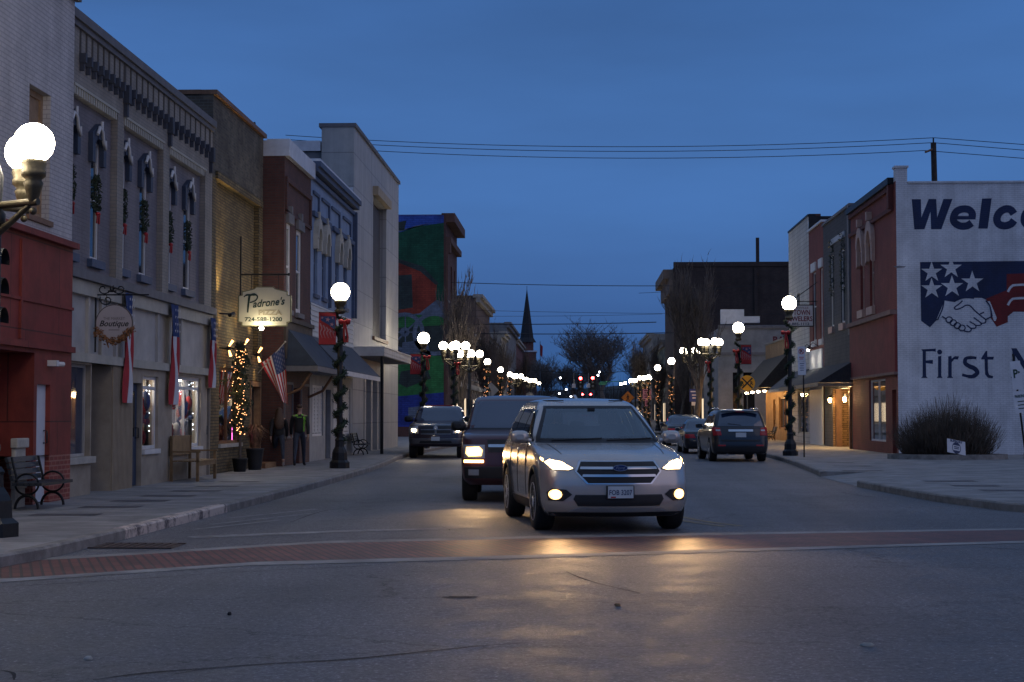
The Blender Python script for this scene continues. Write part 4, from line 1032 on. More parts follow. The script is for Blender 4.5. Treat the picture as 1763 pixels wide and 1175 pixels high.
door(cb, FL, du0, du1, G0 + .02, dz1, WHITED, .06, None, 1)
ph = MB(); ph.fbox(FL, UC(80), UC(84), Zz(80, 632), Zz(80, 622), .14, .3); ph.tube([FL(UC(84), Zz(80, 628), .2), FL(UC(90), Zz(80, 628), .32)], .04, 8); ph.build('security_lamp', WHITET, cb)
pc = MB(); a_, b_ = UC(20), UC(38)
pc.fbox(FL, a_ - .04, b_ + .04, 1.05, 1.2, .14, .25).fbox(FL, a_, b_, .55, 1.05, .14, .21).fbox(FL, a_ - .02, b_ + .02, .42, .55, .14, .23).fbox(FL, a_, b_, G0, .42, .14, .21)
pc.build('stone_pier', STONEC, cb, bevel=.02)

# ---- boutique: beige brick, three bays of paired tall windows
u0, u1 = UC(122) + .02, U(362); H = 8.62
bt = thing('boutique_building', 'beige brick boutique with three bays of tall windows and striped bunting', 'building', (XL, u1, 0))
bays = [(U(122) - .1, U(197)), (U(208), U(277)), (U(287.5), U(350))]
zp0, zp1 = 4.16, 7.32
part(bt, 'wall', [BEIGE, ROOFM], lambda b: b.wall(FL, u0, u1, 4.0, H, [(a, c, zp0, zp1) for a, c in bays], .13).shell(FL, u0, u1, 4.0, H, 14, 0, 1))
Fp = rec(FL, -.13)
wins = [(U(119), U(132)), (U(163), U(177)), (U(210.5), U(222)), (U(247), U(259)), (U(290.5), U(301.5)), (U(322.5), U(333.5))]
wz0, wz1 = 4.42, 6.62
for k, (a, c) in enumerate(bays):
    ww = wins[2 * k:2 * k + 2]
    part(bt, 'bay_panel', MAUVE, lambda b: b.wall(Fp, a, c, zp0, zp1, [(x, y, wz0, wz1) for x, y in ww], .07))
    part(bt, 'dentil_strip', CREAM, lambda b: [b.fbox(FL, a + i * .14, a + i * .14 + .075, zp1 - .12, zp1 + .02, -.13, .02) for i in range(int((c - a) / .14))] and b.fbox(FL, a, c, zp1 + .02, zp1 + .07, 0, .035))
for x, y in wins:
    o = window(bt, Fp, x, y, wz0, wz1, WHITET, PANE, -.015, .055, rails=(.5,), sill=(.16, .15, .10, BLUED))
    hc = (x + y) / 2; w = (y - x) / 2
    hd = MB(); P_ = [(hc - w - .17, wz1 - .42), (hc - w - .17, wz1 + .12), (hc - w * .6, wz1 + .26), (hc, wz1 + .34), (hc + w * .6, wz1 + .26), (hc + w + .17, wz1 + .12), (hc + w + .17, wz1 - .42), (hc + w + .0, wz1 - .42), (hc + w, wz1 - .06), (hc + w * .5, wz1 + .04), (hc - w * .5, wz1 + .04), (hc - w, wz1 - .06), (hc - w, wz1 - .42)]
    hd.fpoly(Fp, P_[:3] + P_[10:], 0, .09); hd.fpoly(Fp, [P_[2], P_[3], P_[4], P_[9], P_[10]], 0, .11); hd.fpoly(Fp, P_[4:10], 0, .09)
    ho = hd.build('window_hood', BLUET, o)
    sc = MB(); sc.tube([Fp(hc - .26, wz1 + .10, .13), Fp(hc - .14, wz1 + .25, .13), Fp(hc, wz1 + .20, .14), Fp(hc + .10, wz1 + .03, .13), Fp(hc + .22, wz1 - .10, .13), Fp(hc + .20, wz1 + .06, .13)], .034, 6); sc.tube([Fp(hc, wz1 + .2, .13), Fp(hc, wz1 + .38, .13)], .03, 6); sc.build('scroll_ornament', WHITET, ho)
# corbel table: slots with blue pendants under the eaves
CORB = mat('corbel_grey_blue', (.055, .062, .085), .8, var=.2)
SLOT = mat('corbel_slot', (.085, .072, .060), .9, var=.2)
xs = [U(130), U(208), U(285), U(357)]
for k in range(3):
    n = 8
    for i in range(n + 1):
        if k and not i: continue
        u = xs[k] + (xs[k + 1] - xs[k]) * i / n
        big = i == n; w = .09 if big else .045
        q = MB(); q.fbox(FL, u - w * .8, u + w * .8, 7.95, 8.40, .0, .012, 1)
        q.fbox(FL, u - w, u + w, 7.80 if not big else 7.62, 7.97, .0, .12, 0); q.fbox(FL, u - w * .6, u + w * .6, 7.66 if not big else 7.36, 7.80 if not big else 7.62, .0, .08, 0)
        q.build('corbel', [CORB, SLOT], bt)
part(bt, 'cornice', TRIMG, lambda b: b.fbox(FL, u0, u1, H - .12, H + .04, -.25, .10).fbox(FL, u0, u1, H - .22, H - .12, 0, .05))
part(bt, 'storefront_ledge', TRIMG, lambda b: b.fbox(FL, u0, u1, 3.96, 4.12, -.1, .14).fbox(FL, u0, u1, 4.12, 4.15, -.1, .06))
part(bt, 'sign_band', CREAM, lambda b: b.fbox(FL, u0, u1, 3.70, 3.955, -.12, .05).fbox(FL, u0, u1, 2.50, 2.66, -.2, .08))
pu = [u0, U(152), U(175), U(200), U(224), U(272), U(312), u1]
def panels(b):
    b.quad(FL(u0, 2.66, -.06), FL(u1, 2.66, -.06), FL(u1, 3.7, -.06), FL(u0, 3.7, -.06))
    for x in pu: b.fbox(FL, max(x - .05, u0), min(x + .05, u1), 2.662, 3.698, -.06, .0)
part(bt, 'storefront_panel', PANELG, panels)
# ground floor: display window, recessed entry, corrugated bay, blue door, two lit windows
sf = MB()
a1, a2, a3, a4, a5, a6, a7, a8, a9 = U(157), U(191), U(226), U(244), U(272), U(296), U(345.5), U(356), u1
hs = [(u0 + .05, a1 - .05, .82, 2.46), (a1, a2, G0 - .02, 2.5, 1.3), (a3, a4, G0 - .02, 2.2), (a4 + .06, a5, .86, 2.36, .3), (a6, a7, .84, 2.42, .3), (a8, a9 - .06, G0 - .02, 2.2)]
sf.wall(FL, u0, a9, G0 - .02, 2.5, hs, .25)
sf.quad(FL(a1, G0, -1.3), FL(a2, G0, -1.3), FL(a2, 2.5, -1.3), FL(a1, 2.5, -1.3))
sf.build('storefront_wall', mat('storefront_paint', (.36, .305, .24), .75, var=.25, vscale=2), bt)
part(bt, 'corrugated_bay', TANC, lambda b: [b.fbox(FL, a2 + .02 + (a3 - a2) * i / 16, a2 + .02 + (a3 - a2) * (i + .55) / 16, G0, 2.49, .003, .035) for i in range(16)])
window(bt, FL, u0 + .05, a1 - .05, .82, 2.46, PANELG, PANEB, -.10, .05, sill=(.05, .12, .10, STONEC), name='display_window')
door(bt, FL, a1 + .3, a2 - .25, G0 + .02, 2.3, BROWNW, -1.2, (.2, .8, .4, .9))
door(bt, FL, a3 + .02, a4 - .02, G0 + .02, 2.18, BLUET, -.10, (.22, .78, .48, .93))
door(bt, FL, a8 + .02, a9 - .08, G0 + .02, 2.18, BLUET, -.10, (.22, .78, .48, .93))
def lit_display(u0, u1, z0, z1, seed, warm):
    o = window(bt, FL, u0, u1, z0, z1, WHITET, CLEAR, -.06, .07, rails=(.84,), mulls=(.5,) if u1 - u0 > 1.2 else (), sill=(.03, .10, .06, WHITET), name='display_window')
    b = MB(); D = -1.1
    b.quad(FL(u0, z0, D), FL(u1, z0, D), FL(u1, z1, D), FL(u0, z1, D), 0); b.quad(FL(u0, z0, D), FL(u1, z0, D), FL(u1, z0, -.2), FL(u0, z0, -.2), 0); b.quad(FL(u0, z1, D), FL(u1, z1, D), FL(u1, z1, -.2), FL(u0, z1, -.2), 0)
    b.quad(FL(u0, z0, D), FL(u0, z1, D), FL(u0, z1, -.2), FL(u0, z0, -.2), 0); b.quad(FL(u1, z0, D), FL(u1, z1, D), FL(u1, z1, -.2), FL(u1, z0, -.2), 0)
    b.build('display_box', mat('display_lining' + str(seed), warm, .9, var=.4, vscale=3), o)
    rg = random.Random(seed); q = MB()
    for i in range(44):
        u = rg.uniform(u0 + .15, u1 - .12); z = rg.uniform(z0 + .12, z1 - .45); d = rg.uniform(-.9, -.16) if i % 3 else rg.uniform(-.24, -.15); r = rg.uniform(.05, .11); k = rg.choice((0, 0, 0, 1, 1, 2))
        s = 1 if rg.random() < .5 else 2
        q.ball(FL(u, z, d), r, 8, 6, k, (1, 1, s))
        q.tube([FL(u, z + r, d), FL(u, z1 - .05, d)], .004, 3, 1)
    q.build('hanging_ornament_display', [REDC, WHITEC, BLUEC], o)
    f = MB()
    for i in range(34):
        side = rg.random()
        u, z = (u0 + .1, rg.uniform(z0, z1)) if side < .3 else (u1 - .1, rg.uniform(z0, z1)) if side < .6 else (rg.uniform(u0, u1), z1 - .12 - .3 * rg.random())
        f.bulb(FL(u, z, -.16), .012)
    f.build('fairy_lights', FAIRYW, o)
    t = MB(); t.fbox(FL, u0 + .2, u1 - .2, z1 - .07, z1 - .03, -.6, -.4); t.build('lamp_tube', emit('shop_tube' + str(seed), (1, .9, .72), 16), o)
    return o
lit_display(a4 + .06, a5, .86, 2.36, 3, (.46, .36, .25))
lit_display(a6, a7, .84, 2.42, 5, (.22, .23, .30))

# ---- pizza restaurant: yellow brick, warm floodlights
u0, u1 = U(362) + .02, U(450); H = 9.38
pz = thing('pizza_restaurant', 'tall yellow brick restaurant washed by warm floodlights beside the boutique', 'building', (XL, u1, 0))
pu0, pu1 = u0 + .45, u1 - .55
wa, wb = U(377), U(414); da, db = U(430), U(447.5)
def pzwall(b):
    b.wall(FL, u0, u1, 7.35, H, [], 0, 1)
    b.wall(FL, u0, u1, 3.2, 7.35, [(pu0, pu1, 3.2, 7.35)], .14, 0)
    b.quad(FL(pu0, 3.2, -.14), FL(pu1, 3.2, -.14), FL(pu1, 7.35, -.14), FL(pu0, 7.35, -.14), 0)
    b.wall(FL, u0, u1, G0 - .02, 3.2, [(wa, wb, .85, 2.75, .3), (da, db, G0 - .02, 2.5, .3)], .3, 0)
    b.shell(FL, u0, u1, G0, H, 15, 1, 2)
part(pz, 'wall', [YELB, OLDB, ROOFM], pzwall)
part(pz, 'brick_band', YELB, lambda b: b.fbox(FL, u0 + .3, u1 - .3, 7.33, 7.52, -.02, .07))
part(pz, 'coping', BROWNW, lambda b: b.fbox(FL, u0 - .02, u1 + .02, H - .04, H + .07, -.3, .10).box(XL - 15, XL - .3, u0 - .04, u0 + .3, H - .04, H + .07))
wo = window(pz, FL, wa, wb, .85, 2.75, BROWNW, CLEAR, -.08, .07, mulls=(.5,), sill=(.05, .1, .06, STONEC), name='front_window')
b = MB(); D = -1.3; ww = (wa, wb, .85, 2.75)
b.quad(FL(wa, .85, D), FL(wb, .85, D), FL(wb, 2.75, D), FL(wa, 2.75, D)).quad(FL(wa, .85, D), FL(wa, 2.75, D), FL(wa, 2.75, -.3), FL(wa, .85, -.3)).quad(FL(wb, .85, D), FL(wb, 2.75, D), FL(wb, 2.75, -.3), FL(wb, .85, -.3)).quad(FL(wa, .85, D), FL(wb, .85, D), FL(wb, .85, -.3), FL(wa, .85, -.3)).quad(FL(wa, 2.75, D), FL(wb, 2.75, D), FL(wb, 2.75, -.3), FL(wa, 2.75, -.3))
b.build('dining_room', mat('dark_red_room', (.16, .035, .02), .8, var=.4, vscale=2), wo)
light('POINT', 'room_lamp', FL((wa + wb) / 2, 2.4, -.9), 5, (1, .5, .2), None, shadow_soft_size=.1)
do = door(pz, FL, da + .1, db - .1, G0 + .02, 2.32, DARKIN, -.16, (.1, .9, .08, .95), 0)
part(pz, 'door_frame', mat('pine_door_frame', (.36, .20, .10), .6, var=.3, vscale=6), lambda b: b.fbox(FL, da, da + .1, G0, 2.48, -.2, .03).fbox(FL, db - .1, db, G0, 2.48, -.2, .03).fbox(FL, da + .1, db - .1, 2.34, 2.48, -.2, .03).fbox(FL, da + .1, db - .1, 1.05, 1.1, -.16, -.11))
part(pz, 'doorstep', BROWNW, lambda b: b.fbox(FL, da - .1, db + .1, G0, G0 + .14, .0, .45))
# floodlights on the wall: each a bracket with an upward and a downward lamp
for px, py in ((386, 600), (413, 597), (437, 611)):
    u = U(px); z = Zz(px, py)
    q = MB(); q.tube([FL(u, z, -.14), FL(u, z, .10)], .03, 8); q.tube([FL(u, z - .05, .10), FL(u, z + .05, .10)], .06, 10)
    fo = q.build('floodlight', IRON, pz)
    for sg in (1, -1):
        k = MB(); k.tube([FL(u, z + sg * .05, .11), FL(u + .02, z + sg * .20, .20 if sg > 0 else .15)], [.02, .036], 10); k.build('lamp_tip', emit('flood_tip%d%d' % (px, sg), (1.0, .46, .13), 4.5), fo)
    light('SPOT', 'floodlight_up', FL(u, z + .22, .16), 32, (1, .66, .26), None, spot_size=R(70), spot_blend=.9, shadow_soft_size=.04).rotation_euler = (R(180), R(-14), 0)
    light('SPOT', 'floodlight_down', FL(u, z - .22, .16), 10, (1, .66, .28), None, spot_size=R(75), spot_blend=.9, shadow_soft_size=.04).rotation_euler = (0, R(14), 0)
u = U(380.5); z = Zz(381, 541)
q = MB(); q.tube([FL(u - .25, z, 0), FL(u - .1, z, .22)], .02, 6); q.tube([FL(u - .1, z - .03, .22), FL(u + .12, z, .26)], [.05, .07], 8); q.build('wall_spotlight', IRON, pz)
light('SPOT', 'wall_spotlight_beam', FL(u + .1, z + .1, .22), 140, (1, .70, .26), None, spot_size=R(60), spot_blend=.8, shadow_soft_size=.03).rotation_euler = (R(180), R(-10), 0)
light('SPOT', 'wall_spotlight_beam', FL(u + .1, z - .1, .22), 22, (1, .70, .28), None, spot_size=R(60), spot_blend=.8, shadow_soft_size=.03).rotation_euler = (0, R(10), 0)

# ---- dark brick house with white tall windows and navy awning
XD = -8.2; FD = left(XD); UD = lambda px: onX(px, 715, XD)[0]
u0, u1 = U(450) + .04, UD(533); H = 9.35
dk = thing('brick_house', 'narrow dark red brick house with a white roof edge and two tall windows', 'building', (XD, u1, 0))
w1 = [(UD(491), UD(498)), (UD(508), UD(516.5))]; wz0, wz1 = 4.55, 7.0
da, db = u0 + 1.6, u0 + 2.7
part(dk, 'wall', [DKB, ROOFM], lambda b: b.wall(FD, u0, u1, 3.0, H - .5, [(x, y, wz0, wz1) for x, y in w1], .2).wall(FD, u0, u1, G0 - .02, 3.0, [(da, db, G0 - .02, 2.35, .5)], .5).quad(FD(da, G0, -.5), FD(db, G0, -.5), FD(db, 2.35, -.5), FD(da, 2.35, -.5)).shell(FD, u0, u1, G0, H - .5, 14, 0, 1, .2))
part(dk, 'brick_panel_relief', DKB, lambda b: b.fbox(FD, u0 + .1, u1 - .1, 8.15, 8.3, 0, .07).fbox(FD, u0 + .1, u0 + .3, 7.3, 8.15, 0, .06).fbox(FD, u1 - .3, u1 - .1, 7.3, 8.15, 0, .06).fbox(FD, u0 + .1, u1 - .1, 7.25, 7.35, 0, .06))
part(dk, 'coping', SNOWW, lambda b: b.fbox(FD, u0 - .03, u1, H - .5, H - .02, -.5, .14).box(XD - 14, XD - .5, u0 - .03, u0 + .4, H - .5, H - .06))
part(dk, 'roof_vent', IRON, lambda b: b.tube([(XD - 1.2, u0 + .3, H - .4), (XD - 1.2, u0 + .3, H + .45), (XD - .9, u0 + .3, H + .48)], .05, 8))
for x, y in w1:
    o = window(dk, FD, x, y, wz0, wz1, WHITET, PANE, -.02, .13, rails=(.5,), sill=(.12, .14, .10, TRIMG))
    k = MB(); k.fbox(FD, x - .1, y + .1, wz1, wz1 + .28, 0, .10); k.fbox(FD, (x + y) / 2 - .1, (x + y) / 2 + .1, wz1 + .28, wz1 + .5, 0, .12); k.build('window_hood', TRIMG, o)
part(dk, 'sign_band', mat('dark_sign_board', (.075, .06, .05), .8, var=.3), lambda b: b.fbox(FD, u0 + .02, u1 - .02, 3.15, 4.2, .0, .08).fbox(FD, u0, u1, 4.2, 4.32, .0, .14))
door(dk, FD, da + .08, db - .08, G0 + .02, 2.3, DARKIN, -.40, (.15, .85, .4, .92))
window(dk, FD, db + .15, u1 - .15, .9, 2.5, TRIMG, PANE, .03, .07, name='shop_window')
window(dk, FD, u0 + .1, da - .15, .9, 2.5, TRIMG, PANE, .03, .07, name='shop_window')
def awning(name, lab, fac, u0, u1, z0, z1, dep, m, val=.16):
    t = thing(name, lab, 'awning', fac(u0, z0, 0)) if lab else None
    def cloth(b):
        n = 10
        b.quad(fac(u0, z1, 0), fac(u1, z1, 0), fac(u1, z0, dep), fac(u0, z0, dep)); b.poly([fac(u0, z1, 0), fac(u0, z0, dep), fac(u0, z0, 0)]); b.poly([fac(u1, z1, 0), fac(u1, z0, dep), fac(u1, z0, 0)])
    return cloth
def add_awning(par, fac, u0, u1, z0, z1, dep, m, edge=None, hip=0.0):
    b = MB()
    A, B, C_, D_ = fac(u0 + hip, z1, .02), fac(u1 - hip, z1, .02), fac(u1, z0, dep), fac(u0, z0, dep)
    b.quad(A, B, C_, D_); b.poly([A, D_, fac(u0, z0, .02)]); b.poly([B, C_, fac(u1, z0, .02)]); b.quad(fac(u0, z0, .02), fac(u1, z0, .02), C_, D_)
    n = 8
    o = b.build('awning', m, par)
    v = MB(); v.fbox(fac, u0, u1, z0 - .16, z0 - .01, dep - .03, dep); v.fbox(fac, u0, u0 + .03, z0 - .16, z0 - .01, .02, dep - .03); v.build('valance', edge or m, o)
    return o
ao = add_awning(dk, FD, u0 + .1, u1 - .02, 2.95, 4.05, .95, AWNB, TRIMG, .25)
for uu in (u0 + .25, u1 - .3):
    k = MB(); k.tube([FD(uu, 2.1, 0), FD(uu, 2.3, .45), FD(uu, 2.75, .75)], .045, 6); k.build('awning_bracket', BROWNW, ao)

# ---- pale blue building with arched window pairs
u0, u1 = UD(533) + .02, UD(607); H = 9.3
bl = thing('blue_building', 'pale blue building with arched window pairs above white clapboard', 'building', (XD, u1, 0))
w2 = [(UD(538.5), UD(545)), (UD(553), UD(559.5)), (UD(576), UD(582)), (UD(590), UD(596))]; wz0, wz1 = 5.35, 7.35
part(bl, 'wall', [BLUEW, ROOFM], lambda b: b.wall(FD, u0, u1, 5.06, H, [(x, y, wz0, wz1) for x, y in w2], .22).shell(FD, u0, u1, G0, H, 14, 0, 1))
part(bl, 'cornice', BLUED, lambda b: b.fbox(FD, u0, u1, H - .05, H + .12, -.3, .30).fbox(FD, u0, u1, H - .2, H - .05, 0, .22).fbox(FD, u0, u1, H - .42, H - .3, 0, .1))
part(bl, 'coping', SNOWW, lambda b: b.fbox(FD, u0, u1, H + .12, H + .20, -.4, .28))
def relief(b):
    for px0, px1 in ((536, 546), (551, 564), (568, 582), (588, 601)):
        a, c = UD(px0), UD(px1); b.fbox(FD, a, c, 8.45, 8.55, 0, .06); b.fbox(FD, c - .12, c, 8.0, 8.45, 0, .06)
    for a, c in ((u0 + .15, UD(565)), (UD(569), u1 - .25)): b.fbox(FD, a, c, 7.75, 7.9, 0, .10); b.fbox(FD, c - .15, c, 5.1, 7.75, 0, .10)
    b.fbox(FD, u1 - .18, u1, 5.1, 9.0, 0, .16)
part(bl, 'wall_relief', BLUED, relief)
for x, y in w2:
    o = window(bl, FD, x, y, wz0, wz1, BLUED, PANE, -.08, .10, rails=(.5,), sill=(.1, .12, .08, BLUED))
    c = (x + y) / 2; r = (y - x) / 2 + .12
    k = MB(); P_ = [(c + r * math.cos(math.pi * i / 10), wz1 - .25 + r * 1.3 * math.sin(math.pi * i / 10)) for i in range(11)]; Q_ = [(c + r * .62 * math.cos(math.pi * i / 10), wz1 - .28 + r * .75 * math.sin(math.pi * i / 10)) for i in range(11)]
    for i in range(10): k.fpoly(FD, [P_[i], P_[i + 1], Q_[i + 1], Q_[i]], 0, .17)
    k.fbox(FD, x - .12, x + .1, wz1 - .6, wz1 - .25, 0, .15); k.fbox(FD, y - .1, y + .12, wz1 - .6, wz1 - .25, 0, .15); k.fbox(FD, c - .07, c + .07, wz1 + .3, wz1 + .6, 0, .15, 0)
    k.build('arched_hood', CREAM, o)
part(bl, 'clapboard_front', SIDING, lambda b: clap(b, FD, u0, u1, 2.9, 5.05))
part(bl, 'shopfront', [mat('shopfront_paint', (.30, .31, .32), .7, var=.2), PANE], lambda b: b.wall(FD, u0, u1, G0 - .02, 2.9, [(u0 + .5, u0 + 2.6, .9, 2.5), (u0 + 3.1, u0 + 4.2, G0 - .02, 2.4), (u0 + 4.8, u1 - .6, .9, 2.5)], .15).quad(FD(u0 + 3.1, G0, -.15), FD(u0 + 4.2, G0, -.15), FD(u0 + 4.2, 2.4, -.15), FD(u0 + 3.1, 2.4, -.15), 1))
for a, c in ((u0 + .5, u0 + 2.6), (u0 + 4.8, u1 - .6)):
    o = window(bl, FD, a, c, .9, 2.5, WHITET, PANE, -.04, .08, name='shop_window', mulls=(.33, .66))
    part(o, 'blind', SIDING, lambda b: clap(b, FD, a + .1, c - .1, 1.0, 2.42, .12, -.07))
add_awning(bl, FD, u0 + .05, u1 - .3, 2.95, 4.0, 1.05, AWNG, WHITET)

# ---- tall pale panelled building with entrance canopy
u0, u1 = UD(607) + .03, UD(685); H = 12.2
th = thing('panelled_building', 'tall pale building of smooth stone panels with one long fluted recess', 'building', (XD, u1, 0))
ra, rb = UD(641), UD(664)
part(th, 'wall', [WPANEL, ROOFM], lambda b: b.wall(FD, u0, u1, 3.9, H, [(ra, rb, 4.75, 10.45)], .35).wall(FD, u0, u1, G0 - .02, 3.9, [(u0 + 3, u0 + 9, G0 - .02, 3.2, .8)], .8).shell(FD, u0, u1, G0, H, 1.2, 0, 1))
part(th, 'rear_hall', mat('grey_render', (.16, .165, .175), .9, var=.5, vscale=.6), lambda b: b.box(XD - 20, XD - 1.2, u0 + .1, u1 - .1, G0, H - .9))
part(th, 'rear_hall_parapet', SNOWW, lambda b: b.box(XD - 20, XD - 1.25, u0 + .02, u0 + .5, H - .88, H - .5))
part(th, 'white_patch', SNOWW, lambda b: b.box(XD - 1.15, XD - .02, u0 - .012, u0, 8.9, 9.95))
part(th, 'coping', TRIMG, lambda b: b.fbox(FD, u0 - .04, u1 + .04, H, H + .14, -1.3, .08))
part(th, 'fluted_panel', mat('fluted_metal', (.13, .12, .12), .6, .3, var=.2), lambda b: [b.fbox(FD, ra + (rb - ra) * i / 12, ra + (rb - ra) * (i + .6) / 12, 4.75, 10.3, -.34, -.26) for i in range(12)] and b.quad(FD(ra, 4.75, -.345), FD(rb, 4.75, -.345), FD(rb, 10.45, -.345), FD(ra, 10.45, -.345)))
part(th, 'recess_hood', mat('tan_hood', (.42, .33, .22), .7, var=.2), lambda b: b.fbox(FD, ra - .1, rb + .1, 10.45, 10.8, -.02, .22))
part(th, 'recess_sill', BROWNW, lambda b: b.fbox(FD, ra - .1, rb + .1, 4.6, 4.74, -.2, .1))
cy0, cy1 = onX(611, 715, XD)[0], onX(707, 715, -7.08)[0]
part(th, 'entrance_canopy', [mat('canopy_fascia', (.60, .58, .54), .6, var=.15), mat('canopy_soffit', (.24, .235, .23), .8, var=.15)], lambda b: b.fbox(FD, u0 + .3, cy1, 3.75, 4.05, .0, 1.12).fbox(FD, u0 + .28, cy1 + .02, 4.05, 4.09, .0, 1.15).fbox(FD, u0 + .28, cy1 + .02, 3.86, 3.89, .5, 1.135).fbox(FD, u0 + .35, cy1 - .05, 3.73, 3.745, .05, 1.05, 1))
part(th, 'canopy_post', IRON, lambda b: b.tube([FD(u0 + .6, G0, 1.0), FD(u0 + .6, 3.73, 1.0)], .06, 8))
part(th, 'entrance_glazing', PANE, lambda b: b.quad(FD(u0 + 3, G0, -.8), FD(u0 + 9, G0, -.8), FD(u0 + 9, 3.2, -.8), FD(u0 + 3, 3.2, -.8)))
for k in range(3): part(th, 'entrance_pier', WPANEL, lambda b: b.fbox(FD, u0 + 4 + 2 * k, u0 + 4.5 + 2 * k, G0, 3.2, -.78, -.1))

# ---- building with the painted side wall (generic farm mural)
XM = -8.8; YM = 107.0
FM = left(XM); FS = facing(YM); H = 15.1
mu = thing('mural_building', 'three storey red brick building with a farm mural painted on its side wall', 'building', (XM, YM, 0))
part(mu, 'wall', [DKB, ROOFM], lambda b: b.wall(FM, YM, 117, G0, H, [(YM + 1.2 + 3 * i, YM + 2.3 + 3 * i, z, z + 2.6) for i in range(3) for z in (5.2, 9.4)], .2).quad((XM, YM, G0), (XM - 22, YM, G0), (XM - 22, YM, H), (XM, YM, H)).quad((XM, 117, G0), (XM - 22, 117, G0), (XM - 22, 117, H), (XM, 117, H)).quad((XM, YM, H - .3), (XM - 22, YM, H - .3), (XM - 22, 117, H - .3), (XM, 117, H - .3), 1))
for i in range(3):
    for z in (5.2, 9.4): window(mu, FM, YM + 1.2 + 3 * i, YM + 2.3 + 3 * i, z, z + 2.6, TRIMG, PANE, -.1, .1, rails=(.5,), sill=(.1, .15, .1, STONEC))
part(mu, 'cornice', mat('brown_cornice', (.12, .06, .045), .8, var=.3), lambda b: b.fbox(FM, YM + .02, 117, H - 1.9, H - 1.5, 0, .35).fbox(FM, YM + .02, 117, H - .5, H + .1, -.3, .6).fbox(FM, YM + .02, YM + .8, H - 2.6, H - 1.9, 0, .3).fbox(FM, YM + .02, YM + .5, 3, H - 2.6, 0, .15))
MPX = lambda px, py: (lambda q: (q[0], q[1]))(onY(px, py, YM))
def paintwork(nm, c):
    c = tuple(x * 1.5 for x in c)
    return brick(nm, c, tuple(x * .78 for x in c), tuple(x * .6 for x in c), .4, .13, .014, .85, .55)
MC = [paintwork('mural_sky', (.03, .08, .36)), paintwork('mural_hill', (.008, .075, .042)), paintwork('mural_barn', (.22, .035, .02)), paintwork('mural_dark', (.03, .045, .045)), paintwork('mural_green', (.03, .17, .05)), paintwork('mural_water', (.02, .04, .25)), paintwork('mural_pale', (.12, .155, .22))]
ml = MB()
def mpoly(pts, m, lay): ml.poly([(x, YM - .004 * lay, z) for x, z in (MPX(*p) for p in pts)], m)
B_ = 764
mpoly([(560, 371), (B_, 371), (B_, 735), (560, 735)], 3, 1)
mpoly([(560, 371), (B_, 371), (B_, 440), (560, 440)], 0, 2)
mpoly([(560, 412), (690, 400), (720, 390), (B_, 384), (B_, 560), (560, 560)], 1, 3)
mpoly([(640, 404), (690, 399), (715, 389), (745, 384), (690, 396)], 6, 4)
mpoly([(680, 384), (700, 380), (696, 396), (684, 398)], 3, 4)
mpoly([(600, 445), (687, 448), (727, 462), (752, 490), (751, 517), (722, 540), (640, 545), (600, 545)], 2, 4)
mpoly([(600, 440), (687, 446), (728, 459), (756, 489), (750, 491), (724, 468), (687, 453), (600, 448)], 3, 5)
mpoly([(680, 475), (709, 473), (711, 530), (680, 535)], 3, 5)
mpoly([(722, 540), (751, 517), (B_, 520), (B_, 542), (700, 543)], 6, 5)
mpoly([(660, 543), (B_, 543), (B_, 560), (660, 566)], 4, 4)
mpoly([(600, 613), (B_, 613), (B_, 678), (600, 690)], 4, 4)
mpoly([(600, 690), (B_, 676), (B_, 735), (600, 735)], 5, 5)
mpoly([(703, 702), (740, 698), (752, 712), (703, 722)], 6, 6)
def ringpoly(cx, cy, r, w, m, lay):
    P_ = [(cx + r * math.cos(a * .2618), cy + r * math.sin(a * .2618)) for a in range(24)]; Q_ = [(cx + (r - w) * math.cos(a * .2618), cy + (r - w) * math.sin(a * .2618)) for a in range(24)]
    for i in range(24): mpoly([P_[i], P_[(i + 1) % 24], Q_[(i + 1) % 24], Q_[i]], m, lay)
ringpoly(697, 572, 34, 7, 6, 5); ringpoly(748, 575, 38, 7, 6, 6); ringpoly(697, 572, 8, 6, 6, 5)
for a in range(8): mpoly([(697, 571), (697 + 30 * math.cos(a * .785), 572 + 30 * math.sin(a * .785)), (697 + 30 * math.cos(a * .785) + 2, 574 + 30 * math.sin(a * .785)), (699, 573)], 6, 7)
mpoly([(693, 590), (735, 585), (742, 612), (690, 616)], 6, 6); mpoly([(690, 640), (735, 632), (742, 652), (700, 668), (686, 660)], 3, 6)
ml.build('mural', MC, mu)
# ------------------------------------------------------------------ buildings, right side of the street
XR = 11.7; FR = right(XR); UR = lambda px: onX(px, 715, XR)[0]; ZR = lambda px, py: onX(px, py, XR)[1]
WALLW = brick('white_painted_side_wall', (.76, .77, .80), (.72, .73, .765), (.58, .59, .625), .21, .072, .008, .75, .26, bump=.6)
REDW = brick('red_painted_front', (.25, .055, .042), (.22, .048, .038), (.16, .04, .032), .21, .072, .007, .8, .3)
DSTONE = brick('dark_painted_stone', (.085, .085, .092), (.07, .07, .078), (.045, .045, .05), .42, .16, .012, .85, .3)
PINKW = mat('pinkish_trim', (.50, .34, .28), .75, var=.15)
MURALB = brick('painted_navy', (.008, .022, .085), (.010, .026, .092), (.02, .036, .10), .21, .072, .008, .75, .4, bump=.6)
MURALR = brick('painted_red', (.22, .012, .016), (.20, .012, .016), (.16, .02, .02), .21, .072, .008, .75, .4, bump=.6)
MURALW = brick('painted_white', (.76, .77, .80), (.72, .73, .765), (.58, .59, .625), .21, .072, .008, .75, .26, bump=.6)
WBLOCK = brick('white_block', (.60, .58, .54), (.56, .54, .50), (.34, .33, .32), .62, .22, .014, .8, .25)
